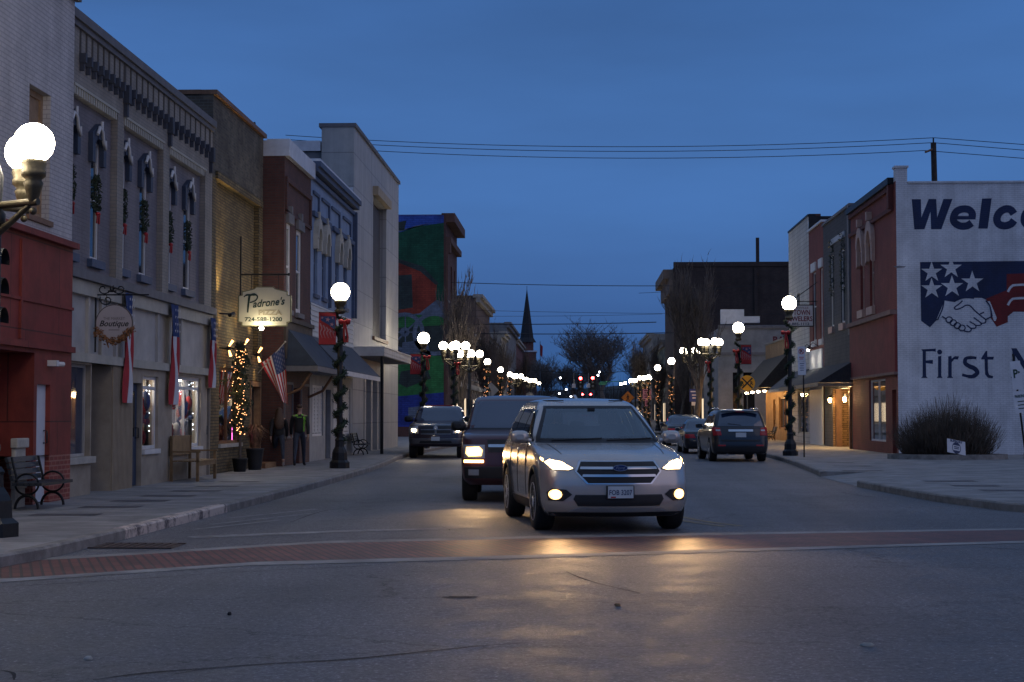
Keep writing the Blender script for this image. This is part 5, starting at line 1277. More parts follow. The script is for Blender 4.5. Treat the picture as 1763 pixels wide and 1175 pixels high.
LEDGES = brick('stacked_stone', (.40, .25, .13), (.26, .155, .08), (.13, .08, .045), .33, .10, .014, .9, .5, bump=1.2)
TANB = brick('tan_brick', (.32, .20, .10), (.27, .165, .085), (.18, .12, .07), .21, .072, .009, .85, .3)
YW = 58.75
u0, u1 = YW, UR(1468); H = 10.45
rc = thing('corner_building', 'red fronted corner building with a welcome mural on its white side wall', 'building', (XR, YW, 0))
FB = facing(YW)
w1 = [(UR(1484), UR(1490.5)), (UR(1500), UR(1507.5))]
wz0, wz1 = 5.85, 8.6
part(rc, 'wall', [REDW, ROOFM], lambda b: b.wall(FR, u0, u1, 5.25, H - .3, [(y, x, wz0, wz1) for x, y in w1], .2).wall(FR, u0, u1, G0 - .02, 3.15, [(UR(1525), UR(1497), .55, 2.95), (u0 + .35, u0 + 1.1, G0 - .02, 2.5)], .25)
     .quad((XR, u1, G0), (XR + 25, u1, G0), (XR + 25, u1, H - .8), (XR, u1, H - .8)).quad((XR + .02, u0 + .02, H - 1.4), (XR + 25, u0 + .02, H - 1.4), (XR + 25, u1, H - 1.4), (XR + .02, u1, H - 1.4), 1).quad(FR(u0 + .35, G0, -.25), FR(u0 + 1.1, G0, -.25), FR(u0 + 1.1, 2.5, -.25), FR(u0 + .35, 2.5, -.25), 1))
HB = 10.05
def sidewall(b):
    b.poly([(XR - .0, YW, G0), (32, YW, G0), (32, YW, HB), (XR + .42, YW, HB), (XR + .42, YW, 10.62), (XR, YW, 10.62)])
    b.quad((XR, YW, 10.62), (XR + .42, YW, 10.62), (XR + .42, YW + .4, 10.62), (XR, YW + .4, 10.62)); b.quad((XR + .42, YW, HB), (XR + .42, YW + .4, HB), (XR + .42, YW + .4, 10.62), (XR + .42, YW, 10.62))
    b.quad((XR + .42, YW, HB), (32, YW, HB), (32, YW + .3, HB), (XR + .42, YW + .3, HB)); b.quad((XR, YW, H - .3), (XR, YW + .4, H - .3), (XR, YW + .4, 10.62), (XR, YW, 10.62))
part(rc, 'side_wall', WALLW, sidewall)
part(rc, 'coping', WALLW, lambda b: b.box(XR + .44, 32, YW - .06, YW + .34, HB + .004, HB + .07).box(XR - .05, XR + .46, YW - .06, YW + .44, 10.624, 10.70))
part(rc, 'cornice', mat('dark_red_trim', (.11, .025, .022), .8, var=.2), lambda b: b.fbox(FR, u0 + .4, u1, H - .55, H - .38, 0, .12).fbox(FR, u0 + .42, u0 + .75, 9.2, H - .4, 0, .2).fbox(FR, u0 + .4, u1, 9.1, 9.25, 0, .12))
part(rc, 'black_coping', IRON, lambda b: b.fbox(FR, u0 + .41, u1 + .02, H - .36, H - .12, -.4, .22))
for x, y in w1:
    o = window(rc, FR, y, x, wz0, wz1, PINKW, PANE, -.10, .09, rails=(.5,), sill=(.18, .32, .14, PINKW))
    c = (x + y) / 2; r = (x - y) / 2 + .26
    k = MB(); P_ = [(c + r * math.cos(math.pi * i / 10), wz1 - .15 + r * 1.15 * math.sin(math.pi * i / 10)) for i in range(11)]; Q_ = [(c + r * .62 * math.cos(math.pi * i / 10), wz1 - .3 + r * .8 * math.sin(math.pi * i / 10)) for i in range(11)]
    for i in range(10): k.fpoly(FR, [P_[i], P_[i + 1], Q_[i + 1], Q_[i]], 0, .16)
    for s in (-1, 1): k.fpoly(FR, [(c + s * r, wz1 - .15), (c + s * r * .62, wz1 - .3), (c + s * r * .66, wz1 - .9), (c + s * r * 1.02, wz1 - 1.0)], 0, .14)
    k.fbox(FR, c - .12, c + .12, wz1 + r * .95, wz1 + r * 1.4, .0, .22); k.build('ornate_hood', PINKW, o)
    k = MB(); k.fpoly(FR, [(c + r * .62 * math.cos(math.pi * i / 10), wz1 - .3 + r * .8 * math.sin(math.pi * i / 10)) for i in range(11)], -.05, .03); k.build('hood_panel', mat('ochre_panel', (.34, .15, .06), .8, var=.2) if 'ochre_panel' not in MATS else MATS['ochre_panel'], o)
part(rc, 'sign_board', mat('maroon_board', (.20, .035, .032), .8, var=.25, vscale=2), lambda b: b.fbox(FR, u0 + .02, u1, 3.15, 5.25, -.1, .10))
part(rc, 'board_moulding', mat('grey_red_trim', (.22, .13, .11), .8, var=.2), lambda b: b.fbox(FR, u0 + .02, u1, 5.25, 5.42, 0, .26).fbox(FR, u0 + .02, u1, 3.05, 3.15, .0, .14))
a, c = UR(1524.5), UR(1497.5)
o = window(rc, FR, a, c, .55, 2.95, WHITET, CLEAR, -.06, .07, mulls=(.5,), name='display_window')
b = MB(); D = -1.2
b.quad(FR(a, .55, D), FR(c, .55, D), FR(c, 2.95, D), FR(a, 2.95, D)).quad(FR(a, .55, D), FR(a, 2.95, D), FR(a, 2.95, -.25), FR(a, .55, -.25)).quad(FR(c, .55, D), FR(c, 2.95, D), FR(c, 2.95, -.25), FR(c, .55, -.25)).quad(FR(a, .55, D), FR(c, .55, D), FR(c, .55, -.25), FR(a, .55, -.25)).quad(FR(a, 2.95, D), FR(c, 2.95, D), FR(c, 2.95, -.25), FR(a, 2.95, -.25))
b.build('display_box', mat('display_drapes', (.24, .235, .25), .8, var=.6, vscale=5), o)
b = MB(); b.ball(FR((a + c) / 2, 2.5, -.7), .25, 10, 7, 0, (1, 2.0, .7)); b.build('lampshade', emit('orange_shade', (1, .42, .1), 1.5), o)
light('POINT', 'display_lamp', FR((a + c) / 2, 2.2, -.7), 6, (.85, .85, 1), None, shadow_soft_size=.1)
b = MB(); rg = random.Random(9)
for i in range(46): b.bulb(FR(a + .15 if i % 3 else c - .15, .6 + 2.3 * rg.random(), -.2), .016)
b.build('fairy_lights', FAIRY, o)
# painted mural: lettering, stars, handshake
O = (0, YW, 0); UX, UZ = (1, 0, 0), (0, 0, 1)
W = lambda px, py: onY(px, py, YW)
mw = MB()
x0, zb = W(1571, 395); x1, zt = W(1571, 343.5)
V2 = lambda zx, zy: W(1500 + zx / 4.521, 220 + zy / 4.521); k_ = V2(58, 0)[0] - V2(0, 0)[0]
def heavy(pts): flat(mw, [V2(*p) for p in pts], O, UX, UZ, 0, .006)
heavy([(315, 558), (386, 558), (390, 700), (447, 556), (505, 556), (513, 700), (562, 556), (632, 556), (546, 791), (466, 791), (461, 655), (414, 791), (335, 793)])
stroke(mw, [V2(*p) for p in ((782, 742), (745, 764), (690, 765), (645, 735), (643, 690), (668, 650), (715, 634), (760, 640), (785, 668), (784, 702))], k_ * .98, O, UX, UZ, 0, .006); stroke(mw, [V2(*p) for p in ((650, 702), (812, 702))], k_ * .46, O, UX, UZ, 0, .007, smooth=False)
heavy([(862, 553), (937, 551), (906, 786), (833, 786)])
stroke(mw, [V2(*p) for p in ((1110, 672), (1085, 640), (1045, 634), (1000, 660), (978, 705), (990, 748), (1035, 765), (1085, 752), (1112, 722))], k_, O, UX, UZ, 0, .006)
stroke(mw, [V2(*p) for p in ((1290, 634), (1235, 640), (1198, 680), (1194, 735), (1230, 765), (1285, 758), (1322, 720), (1328, 665))], k_, O, UX, UZ, 0, .006, closed=True)
stroke(mw, [V2(*p) for p in ((1395, 790), (1420, 606))], k_, O, UX, UZ, 0, .006, smooth=False); stroke(mw, [V2(*p) for p in ((1425, 660), (1460, 635), (1500, 640), (1500, 690), (1488, 790))], k_, O, UX, UZ, 0, .0065); stroke(mw, [V2(*p) for p in ((1512, 660), (1548, 635), (1588, 640), (1590, 690), (1576, 790))], k_, O, UX, UZ, 0, .007)
stroke(mw, [V2(*p) for p in ((1812, 742), (1775, 764), (1720, 765), (1675, 735), (1673, 690), (1698, 650), (1745, 634), (1790, 640), (1815, 668), (1814, 702))], k_ * .98, O, UX, UZ, 0, .006); stroke(mw, [V2(*p) for p in ((1680, 702), (1842, 702))], k_ * .46, O, UX, UZ, 0, .007, smooth=False)
def wp(pts, m, dep=.006): flat(mw, [W(*p) for p in pts], O, UX, UZ, m, dep)
wp([(1584, 451.5), (1840, 449), (1840, 500), (1733, 518), (1706, 520), (1690, 513), (1660, 513), (1642, 520), (1626, 518), (1624, 530), (1612, 552), (1601, 564), (1586, 553)], 0)
wp([(1733, 472), (1800, 470), (1800, 537), (1745, 537), (1735, 545), (1735, 555), (1716, 563), (1706, 548), (1704, 525), (1697, 515), (1733, 500)], 1, .009)
for yy in (491, 514):
    stroke(mw, [W(1735, yy + 12), W(1741, yy + 3), W(1752, yy), W(1800, yy - 1)], .085, O, UX, UZ, 2, .013)
for cx, cy, r in ((1604, 469, 19), (1637.5, 462, 19.5), (1604, 497.5, 19), (1639, 494, 20), (1674, 486, 20)):
    c = W(cx, cy); rr = (W(cx + r, cy)[0] - c[0]); flat(mw, star(c, rr), O, UX, UZ, 2, .010)
hand = [(1627, 518), (1642, 521), (1655, 516), (1670, 513), (1697, 518), (1704, 545), (1697, 552), (1696, 560), (1684, 564), (1672, 571), (1662, 571), (1652, 566), (1640, 560), (1630, 552), (1620, 546)]
wp(hand, 2, .012)
lw = .045
def ln(pts, w=lw, cl=False): stroke(mw, [W(*p) for p in pts], w, O, UX, UZ, 0, .018, closed=cl)
ln([(1642, 520), (1652, 515), (1662, 513), (1677, 514)]); ln([(1657, 518), (1652, 523), (1643, 530), (1647, 533), (1656, 530), (1663, 526), (1670, 527), (1678, 535), (1686, 542), (1696, 550)])
ln([(1697, 518), (1704, 527), (1708, 545)]); ln([(1696, 551), (1708, 545)]); ln([(1625, 519), (1622, 533), (1614, 551)]); ln([(1614, 551), (1610, 550)]); ln([(1622, 545), (1628, 549)])
for cx, cy in ((1634, 551), (1641, 556), (1648, 561), (1656, 565)):
    ln([(cx + 5.5 * math.cos(k), cy + 5 * math.sin(k)) for k in [i * .785 for i in range(8)]], .04, True)
ln([(1660, 570), (1668, 571.5), (1672, 567), (1664, 560)]); ln([(1671, 566), (1679, 565), (1679, 560), (1669, 554)]); ln([(1679, 561), (1688, 560), (1688, 556), (1676, 547)]); ln([(1688, 557), (1696, 556), (1697, 550)]); ln([(1687, 541), (1694, 538)])
flat(mw, [W(*p) for p in ((1700, 519), (1704, 519), (1716, 548), (1714, 553), (1711, 553))], O, UX, UZ, 2, .014)
flat(mw, [W(*p) for p in ((1626, 518), (1628, 521), (1618, 552), (1612, 551))], O, UX, UZ, 2, .011)
# bank name in flared serif capitals, drawn stroke by stroke
def gl(pts): wp(pts, 0, .007)
gl([(1586, 602), (1611, 600.5), (1611, 606), (1606, 605), (1594, 605.5), (1594, 621), (1606, 620), (1606, 627), (1594, 625.5), (1594.5, 648), (1597, 651), (1586, 651), (1588.5, 648), (1588.5, 605)])
gl([(1615, 614), (1620.5, 613), (1620.5, 648), (1623, 651), (1612.5, 651), (1615, 648)])
c = W(1617.7, 606.5); r = W(1622, 606)[0] - c[0]; flat(mw, [(c[0] + r * math.cos(k * .5236), c[1] + r * math.sin(k * .5236)) for k in range(12)], O, UX, UZ, 0, .007)
gl([(1632.5, 614), (1638, 613), (1638.5, 618), (1644, 613.5), (1651, 614), (1649, 619.5), (1643, 619), (1638.5, 624), (1638.5, 648), (1641, 651), (1630, 651), (1632.5, 648)])
stroke(mw, [W(*p) for p in ((1681, 617), (1674, 616), (1663.5, 617.5), (1661.5, 625), (1668, 630.5), (1678, 635), (1682.5, 642), (1676, 648), (1668, 648.5), (1656.5, 645.5))], [.10, .12, .14, .15, .16, .16, .15, .13, .10], O, UX, UZ, 0, .007)
gl([(1697, 605), (1699.5, 604), (1700, 614.5), (1711, 614.5), (1710, 619.5), (1700.5, 619.5), (1701, 640), (1703, 646), (1710, 648), (1709, 651.5), (1701, 651), (1696, 645), (1695, 619), (1689, 619), (1690, 616)])
gl([(1741, 600), (1750, 600), (1773, 637), (1773, 605), (1771, 600), (1782, 600), (1779, 605), (1779, 652), (1773, 652), (1748, 613), (1748, 646), (1751, 651), (1740, 651), (1743, 646), (1743, 605)])
text(mw, '', 'ational', (W(1, 600)[1] - W(1, 651)[1]) * 1.3, 0, None, (W(1787, 651)[0], YW, W(1787, 651)[1]), UX, UZ, depth=.007, bold=.01)
mw.build('painted_mural', [MURALB, MURALR, MURALW], rc)
part(rc, 'wall_scuff', mat('scuff', (.20, .20, .22), .9, var=.5, vscale=9), lambda b: flat(b, [W(*p) for p in ((1538, 459), (1548, 458), (1560, 459), (1557, 461), (1545, 462))], O, UX, UZ, 0, .004))

# ---- dark stone front with shed awning over a lantern-lit recess
u0, u1 = UR(1468) + .02, UR(1420); H = 10.5
ds = thing('stone_building', 'dark painted stone building with lanterns glowing in its entrance recess', 'building', (XR, u0, 0))
w2 = [(UR(1432), UR(1437.5)), (UR(1450), UR(1456.5))]
ea, eb = u0 + .2, UR(1434)
part(ds, 'wall', [DSTONE, ROOFM], lambda b: b.wall(FR, u0, u1, 3.3, H, [(y, x, 5.6, 8.9) for x, y in w2], .25).wall(FR, u0, u1, G0 - .02, 3.3, [(ea, eb, G0 - .02, 2.75, .9)], .9).shell(FR, u0, u1, G0, H, 16, 0, 1))
part(ds, 'coping', TRIMG, lambda b: b.fbox(FR, u0, u1, H, H + .12, -.35, .08).fbox(FR, u0 + .1, u0 + .5, 5, H, 0, .08))
part(ds, 'date_panel', mat('pale_panel', (.42, .44, .48), .7, var=.1), lambda b: b.fbox(FR, UR(1458), UR(1434), 9.35, 9.6, 0, .05))
for x, y in w2:
    o = window(ds, FR, y, x, 5.6, 8.9, WHITET, PANE, -.05, .10, rails=(.5,), sill=(.1, .3, .12, PINKW))
    rg = random.Random(int(x * 10)); k = MB()
    pts = [FR(y - .08 + .1 * math.sin(i * 2.1), 8.9 + .55 - i * .22, .10) for i in range(12)]
    for p in pts: leaves(k, p, 16, .14, .07, 0, rg=rg)
    k.build('dark_window_swag', GREENL, o)
    if 'gold_bauble' not in MATS: mat('gold_bauble', (.6, .45, .15), .25, .8, var=0)
    for i in range(7): k = MB(); k.bulb(Vector(pts[(i * 5) % 12]) + Vector((-.1, 0, rg.uniform(-.1, .1))), .035); k.build('bauble', MATS['gold_bauble'], o)
part(ds, 'stacked_stone_wall', LEDGES, lambda b: b.quad(FR(ea, G0, -.88), FR(eb, G0, -.88), FR(eb, 2.75, -.88), FR(ea, 2.75, -.88)).quad(FR(eb - .02, G0, 0), FR(eb - .02, G0, -.88), FR(eb - .02, 2.75, -.88), FR(eb - .02, 2.75, 0)))
part(ds, 'wood_post', BROWNW, lambda b: b.fbox(FR, eb - .35, eb - .03, G0, 2.75, -.35, -.1)); part(ds, 'wood_post', BROWNW, lambda b: b.fbox(FR, ea - .05, ea + .12, G0, 2.75, .01, .10))
ao = add_awning(ds, FR, u0 - .3, UR(1392), 2.95, 3.85, 1.5, mat('charcoal_shingle', (.04, .042, .05), .85, var=.4, vscale=8), mat('tan_fascia', (.30, .24, .17), .7, var=.2))
for i in range(4):
    u = u0 + .8 + i * 2.2
    k = MB(); k.lathe([(.10, 2.90), (.10, 2.93), (.005, 2.93)], 10, FR(u, 0, .8), 0); k.build('recessed_light', emit('downlight%d' % i, (1, .82, .55), 22), ao)
    light('SPOT', 'awning_downlight', FR(u, 2.86, .8), 45, (1, .74, .40), None, spot_size=R(120), spot_blend=.9, shadow_soft_size=.08)
for uu, dd in ((u0 + 1.0, -.0), (eb - .2, -.05)):
    q = MB(); p = Vector(FR(uu, 2.15, .16)); q.lathe([(.03, .32), (.10, .22), (.10, .20)], 8, p); q.lathe([(.09, -.02), (.09, -.06), (.02, -.09)], 8, p); q.tube([FR(uu, 2.4, -.05), p + Vector((0, 0, .3))], .015, 6)
    lo = q.build('wall_lantern', IRON, ds)
    k = MB(); k.lathe([(.055, -.02), (.075, .1), (.075, .18), (.03, .2)], 10, p); k.build('lantern_glass', emit('lantern%d' % int(uu), (1, .58, .2), 22), lo)
    light('POINT', 'lantern_light', p + Vector((-.14, 0, .08)), 40, (1, .60, .24), None, shadow_soft_size=.06)
light('POINT', 'recess_light', FR((ea + eb) / 2, 2.6, -.1), 150, (1, .62, .26), None, shadow_soft_size=.08)
light('POINT', 'recess_light', FR((ea + eb) / 2 - 2, 2.6, .1), 110, (1, .62, .26), None, shadow_soft_size=.08)

# ---- narrow red front and jeweller's white front
u0, u1 = UR(1420) + .02, UR(1395); H = 10.75
nr = thing('shop_building', 'narrow red shop front squeezed between dark stone and white clapboard', 'building', (XR, u0, 0))
w3 = [(UR(1401), UR(1407)), (UR(1414), UR(1418.5))]
part(nr, 'wall', [REDW, ROOFM], lambda b: b.wall(FR, u0, u1, 3.0, H, [(y, x, 5.2, 8.6) for x, y in w3], .2).shell(FR, u0, u1, G0, H, 16, 0, 1))
part(nr, 'coping', SNOWW, lambda b: b.fbox(FR, u0, u1, H, H + .1, -.3, .1))
for x, y in w3: window(nr, FR, y, x, 5.2, 8.6, WHITET, PANE, -.06, .09, rails=(.5,), sill=(.1, .28, .1, WHITET))
for x, y in w3: part(nr, 'lintel', WHITET, lambda b: b.fbox(FR, y - .15, x + .15, 8.62, 9.05, 0, .08))
part(nr, 'white_front_panel', mat('white_sign_panel', (.62, .62, .63), .6, var=.08), lambda b: b.fbox(FR, u0 + .3, u1 - .3, G0, 4.75, 0, .06))
for i in range(2):
    uu = u0 + 1.2 + 2.0 * i
    k = MB(); k.tube([FR(uu, 4.85, .05), FR(uu, 5.05, .35), FR(uu, 4.85, .55)], .02, 6); k.tube([FR(uu, 4.85, .55), FR(uu, 4.72, .58)], [.05, .10], 10); so = k.build('gooseneck_lamp', IRON, nr)
    k = MB(); k.ball(FR(uu, 4.70, .58), .07, 10, 6); k.build('bulb', emit('gooseneck_bulb%d' % i, (1, .93, .8), 26), so)
    light('SPOT', 'gooseneck_light', FR(uu, 4.66, .56), 60, (1, .9, .72), None, spot_size=R(140), spot_blend=.8, shadow_soft_size=.06).rotation_euler = (0, R(-18), 0)
u0, u1 = UR(1395) + .02, UR(1360); H = 11.6
jw = thing('shop_building', 'white block shop building with a dark chimney stack above its street front', 'building', (XR, u0, 0))
part(jw, 'wall', [WBLOCK, ROOFM], lambda b: b.wall(FR, u0, u1, 3.2, H, [(u0 + 3.4, u0 + 4.5, 6.3, 8.0)], .2).wall(FR, u0, u1, G0 - .02, 3.2, [(u0 + .6, u0 + 4.4, .6, 2.8)], .3))
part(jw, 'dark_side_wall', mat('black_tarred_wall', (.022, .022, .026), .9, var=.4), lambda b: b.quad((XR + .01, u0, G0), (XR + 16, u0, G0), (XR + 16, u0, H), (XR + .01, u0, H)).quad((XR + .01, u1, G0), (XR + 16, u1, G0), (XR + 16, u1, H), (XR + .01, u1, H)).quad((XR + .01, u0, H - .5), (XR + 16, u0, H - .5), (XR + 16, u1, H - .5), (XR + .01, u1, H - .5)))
part(jw, 'coping', IRON, lambda b: b.fbox(FR, u0, u1, H, H + .1, -.35, .05))
part(jw, 'chimney', DKB, lambda b: b.box(XR + .02, XR + .62, u0 + .02, u0 + .8, H + .0, H + .12))
o = window(jw, FR, u0 + 3.4, u0 + 4.5, 6.3, 8.0, TRIMG, PANE, -.1, .08, rails=(.5,), sill=(.1, .12, .1, WHITET))
k = MB(); leaves(k, FR(u0 + 3.95, 6.6, .3), 160, .5, .1, 0, (.6, 1.1, 1.2)); k.build('window_plant', GREENL2, o)
o = window(jw, FR, u0 + .6, u0 + 4.4, .6, 2.8, CREAM, CLEAR, -.05, .1, mulls=(.5,), name='display_window')
b = MB(); a, c, D = u0 + .6, u0 + 4.4, -1.2
b.quad(FR(a, .6, D), FR(c, .6, D), FR(c, 2.8, D), FR(a, 2.8, D)).quad(FR(a, .6, D), FR(a, 2.8, D), FR(a, 2.8, -.3), FR(a, .6, -.3)).quad(FR(c, .6, D), FR(c, 2.8, D), FR(c, 2.8, -.3), FR(c, .6, -.3)).quad(FR(a, .6, D), FR(c, .6, D), FR(c, .6, -.3), FR(a, .6, -.3)).quad(FR(a, 2.8, D), FR(c, 2.8, D), FR(c, 2.8, -.3), FR(a, 2.8, -.3))
b.build('display_box', mat('warm_display', (.5, .38, .22), .8, var=.3, vscale=2), o)
b = MB(); b.ball(FR(u0 + 1.2, 1.6, -.5), .25, 10, 7); b.ball(FR(u0 + 1.6, 2.0, -.5), .15, 10, 7); b.build('red_display', REDC, o)
light('POINT', 'display_lamp', FR(u0 + 2.5, 2.5, -.6), 45, (1, .78, .45), None, shadow_soft_size=.1)
add_awning(jw, FR, u0 + .1, u1 - .1, 2.95, 3.9, 1.2, AWNG, CREAM)

# ---- low tan shop with dark awning, grey bank building and the big brick block behind
u0, u1 = UR(1360) + .3, 99.5; H = 5.85
tb = thing('low_shop', 'low tan brick shop with a dark sloping awning lit from beneath', 'building', (XR, u0, 0))
part(tb, 'wall', [TANB, ROOFM], lambda b: b.wall(FR, u0, u1, G0, H, [(u0 + 1, u0 + 4.5, .8, 2.6), (u0 + 6, u0 + 7.2, G0, 2.5)], .2).shell(FR, u0, u1, G0, H, 14, 0, 1))
part(tb, 'coping', TRIMG, lambda b: b.fbox(FR, u0, u1, H, H + .1, -.3, .06))
window(tb, FR, u0 + 1, u0 + 4.5, .8, 2.6, BROWNW, PANE, -.08, .08, mulls=(.5,), name='shop_window')
door(tb, FR, u0 + 6.05, u0 + 7.15, G0, 2.45, BROWNW, -.1, (.2, .8, .4, .9))
ao = add_awning(tb, FR, u0 + .2, u1 + 1.0, 3.1, 5.0, 1.7, mat('black_shingle', (.030, .028, .028), .85, var=.4, vscale=8), mat('brown_fascia', (.16, .10, .06), .7, var=.2))
for i in range(4):
    u = u0 + 1.2 + 3.1 * i
    k = MB(); k.ball(FR(u, 2.93, 1.2), .11, 10, 6, 0, (1, 1, .6)); k.build('under_awning_lamp', emit('awning_bulb%d' % i, (1, .80, .50), 26), ao)
    light('POINT', 'under_awning_light', FR(u, 2.75, 1.2), 110, (1, .56, .20), None, shadow_soft_size=.1)
YG = 106.0
gb = thing('grey_bank_building', 'pale grey low building with a stepped white parapet and dark red lettering', 'building', (9.5, YG, 0))
FG = facing(YG); GX = lambda px, py: onY(px, py, YG)
gx0, gz1 = GX(1236, 545); gx1, _ = GX(1372, 560)
part(gb, 'wall', [mat('grey_painted_wall', (.22, .225, .24), .8, var=.25, vscale=1.5), PANE], lambda b: b.wall(FG, gx0, gx1, G0, GX(1300, 560)[1], [(GX(1262, 700)[0], GX(1272, 700)[0], .2, 4.4), (GX(1280, 700)[0], GX(1300, 700)[0], .2, 4.4)], .3).quad((gx0, YG, G0), (gx0, YG + 12, G0), (gx0, YG + 12, 7.3), (gx0, YG, 7.3)).quad((gx0, YG, 7.3), (gx1, YG, 7.3), (gx1, YG + 12, 7.3), (gx0, YG + 12, 7.3)).quad((gx0, YG + .3, G0), (gx1, YG + .3, G0), (gx1, YG + .3, 5), (gx0, YG + .3, 5), 1))
part(gb, 'white_parapet', SNOWW, lambda b: b.box(gx0 + .2, GX(1281, 540)[0], YG - .05, YG + .5, GX(1280, 558)[1], GX(1280, 533)[1]).box(GX(1281, 540)[0], GX(1308, 545)[0], YG - .05, YG + .5, GX(1280, 556)[1], GX(1280, 545)[1]))
part(gb, 'moulding', TRIMG, lambda b: b.box(gx0, gx1, YG - .12, YG, GX(1300, 566)[1], GX(1300, 561)[1]).box(gx0, gx1, YG - .1, YG, GX(1300, 612)[1], GX(1300, 607)[1]))
k = MB(); bx, bz = GX(1330, 591); text(k, '', 'BANK', .62, 0, None, (bx, YG, bz), UX, UZ, bold=.02, depth=.03); k.build('wall_lettering', mat('dark_red_letter', (.12, .02, .03), .7, var=.1), gb)
YB = 138.0; BXx = lambda px, py: onY(px, py, YB)
bx0, bz1 = BXx(1160, 452)
bb = thing('brick_block', 'tall dark brown brick block looming behind the low grey building', 'building', (bx0, YB, 0))
BLKB = brick('dark_brown_brick', (.075, .050, .045), (.06, .042, .038), (.05, .04, .036), .3, .1, .012, .9, .4)
part(bb, 'wall', [BLKB, ROOFM], lambda b: b.box(bx0, bx0 + 22, YB, YB + 14, G0, bz1 - .4))
part(bb, 'parapet', BLKB, lambda b: b.box(bx0 - .02, bx0 + 22.02, YB - .06, YB + .3, bz1 - .38, bz1 + .02))
part(bb, 'street_cornice', mat('brown_stone_cornice', (.20, .14, .10), .8, var=.3), lambda b: b.box(bx0 - .9, bx0 - .02, YB + .2, YB + 14, bz1 - 1.4, bz1 - .6).box(bx0 - .4, bx0 - .02, YB + .1, YB + 14, bz1 - 2.6, bz1 - 1.4))
part(bb, 'chimney', BLKB, lambda b: b.box(BXx(1306.5, 450)[0], BXx(1312, 450)[0], YB + 2, YB + 2.3, bz1 - .5, BXx(1309, 405)[1]))
part(bb, 'wall_pier', BLKB, lambda b: b.box(BXx(1298, 450)[0], BXx(1304, 450)[0], YB - .15, YB, 5, bz1 - .5))
# ------------------------------------------------------------------ blocks farther down the street
def far_block(name, label, side, y0, y1, X, H, m, trim, floors, seed, gable=False):
    fac = left(X) if side < 0 else right(X)
    rg = random.Random(seed)
    t = thing(name, label, 'building', (X, y0, 0))
    n = max(2, int((y1 - y0) / 2.4)); hs = []
    for f in range(floors):
        z = 4.6 + f * 3.6
        for i in range(n): u = y0 + (y1 - y0) * (i + .5) / n; hs.append((u - .5, u + .5, z, z + 2.1))
    hs = [h for h in hs if h[3] < H - .8]
    b = MB(); b.wall(fac, y0, y1, G0, H, hs, .2); b.shell(fac, y0, y1, G0, H, 16, 0, 1); b.build('wall', [m, ROOFM], t)
    for h in hs: window(t, fac, h[0], h[1], h[2], h[3], trim, PANE, -.08, .1, rails=(.5,), sill=(.08, .12, .1, trim))
    part(t, 'cornice', trim, lambda b: b.fbox(fac, y0 - .1, y1 + .1, H - .6, H - .2, -.02, .35).fbox(fac, y0 - .15, y1 + .15, H - .2, H + .1, -.3, .6).fbox(fac, y0, y1, 3.7, 4.1, -.02, .2))
    for i in range(n + 1): part(t, 'pilaster', trim, lambda b: b.fbox(fac, y0 + (y1 - y0) * i / n - .12, y0 + (y1 - y0) * i / n + .12, G0, 3.7, 0, .08))
    for i in range(n):
        lit = rg.random() < .45
        part(t, 'shop_window', emit('shop_glow%d%d' % (seed, i), (1, .74, .42), .35 + .5 * rg.random()) if lit else PANE, lambda b: b.fbox(fac, y0 + (y1 - y0) * i / n + .3, y0 + (y1 - y0) * (i + 1) / n - .3, .9, 2.9, .01, .05))
    if gable:
        c = (y0 + y1) / 2
        part(t, 'gable_roof', mat('slate_roof' + str(seed), (.06, .085, .10), .8, var=.3), lambda b: b.prism([fac(y0, H, -.3), fac(y0, H, -9), fac(y0, H + 3.6, -4.6)], (0, y1 - y0, 0)))
    return t
LBR = mat('brown_facade', (.125, .085, .07), .85, var=.35, vscale=1.2); GRF = mat('grey_facade', (.20, .20, .20), .85, var=.35, vscale=1.2); CRF = mat('cream_facade', (.34, .31, .27), .85, var=.3, vscale=1.2)
RDF = mat('brick_facade', (.15, .06, .05), .85, var=.35, vscale=1.2); GNF = mat('green_slate_facade', (.07, .11, .115), .85, var=.3, vscale=1.2); STN = mat('pale_stone_trim', (.36, .33, .29), .8, var=.25)
far_block('brick_block', 'long brown block next along from the painted mural building', -1, 117.2, 141, -8.9, 8.2, LBR, STN, 1, 21)
far_block('brick_block', 'tall brown block with heavy cornice beyond the first bare tree', -1, 141.2, 163, -8.9, 12.2, LBR, STN, 2, 22)
far_block('gabled_building', 'slate gabled block next to the tall heavy corniced brown block', -1, 163.2, 186, -9.4, 9.8, GRF, TRIMG, 1, 23, True)
far_block('stone_building', 'cream stone front with carved cornice next to the slate gabled block', -1, 186.2, 200, -8.8, 11.3, CRF, STN, 2, 24)
far_block('flat_roofed_block', 'grey blue flat roofed block just short of the red brick church', -1, 200.2, 232, -8.8, 13.2, GRF, TRIMG, 2, 25)
far_block('brick_house', 'farthest red brick block on the church side of the street', -1, 232.2, 262, -8.9, 12.6, RDF, STN, 2, 26)
far_block('stone_building', 'narrow stone front with white quoins beside the tall dark brick block', 1, 152.5, 172, 10.4, 14.6, LBR, STN, 2, 31)
far_block('green_building', 'dark green slated block past the stone fronts across from the church', 1, 172.5, 200, 9.6, 9.6, GNF, TRIMG, 1, 32, True)
far_block('pale_building', 'pale worn facade farther along past the dark green slated block', 1, 200.5, 228, 9.4, 11.8, CRF, STN, 2, 33)
far_block('brown_building', 'last brown block before the big bare tree', 1, 228.5, 268, 9.4, 10.0, LBR, STN, 1, 34)
far_block('corner_shop', 'low grey shop between the grey bank building and the brick block', 1, 118.5, 137.8, 10.2, 6.2, GRF, TRIMG, 0, 35)
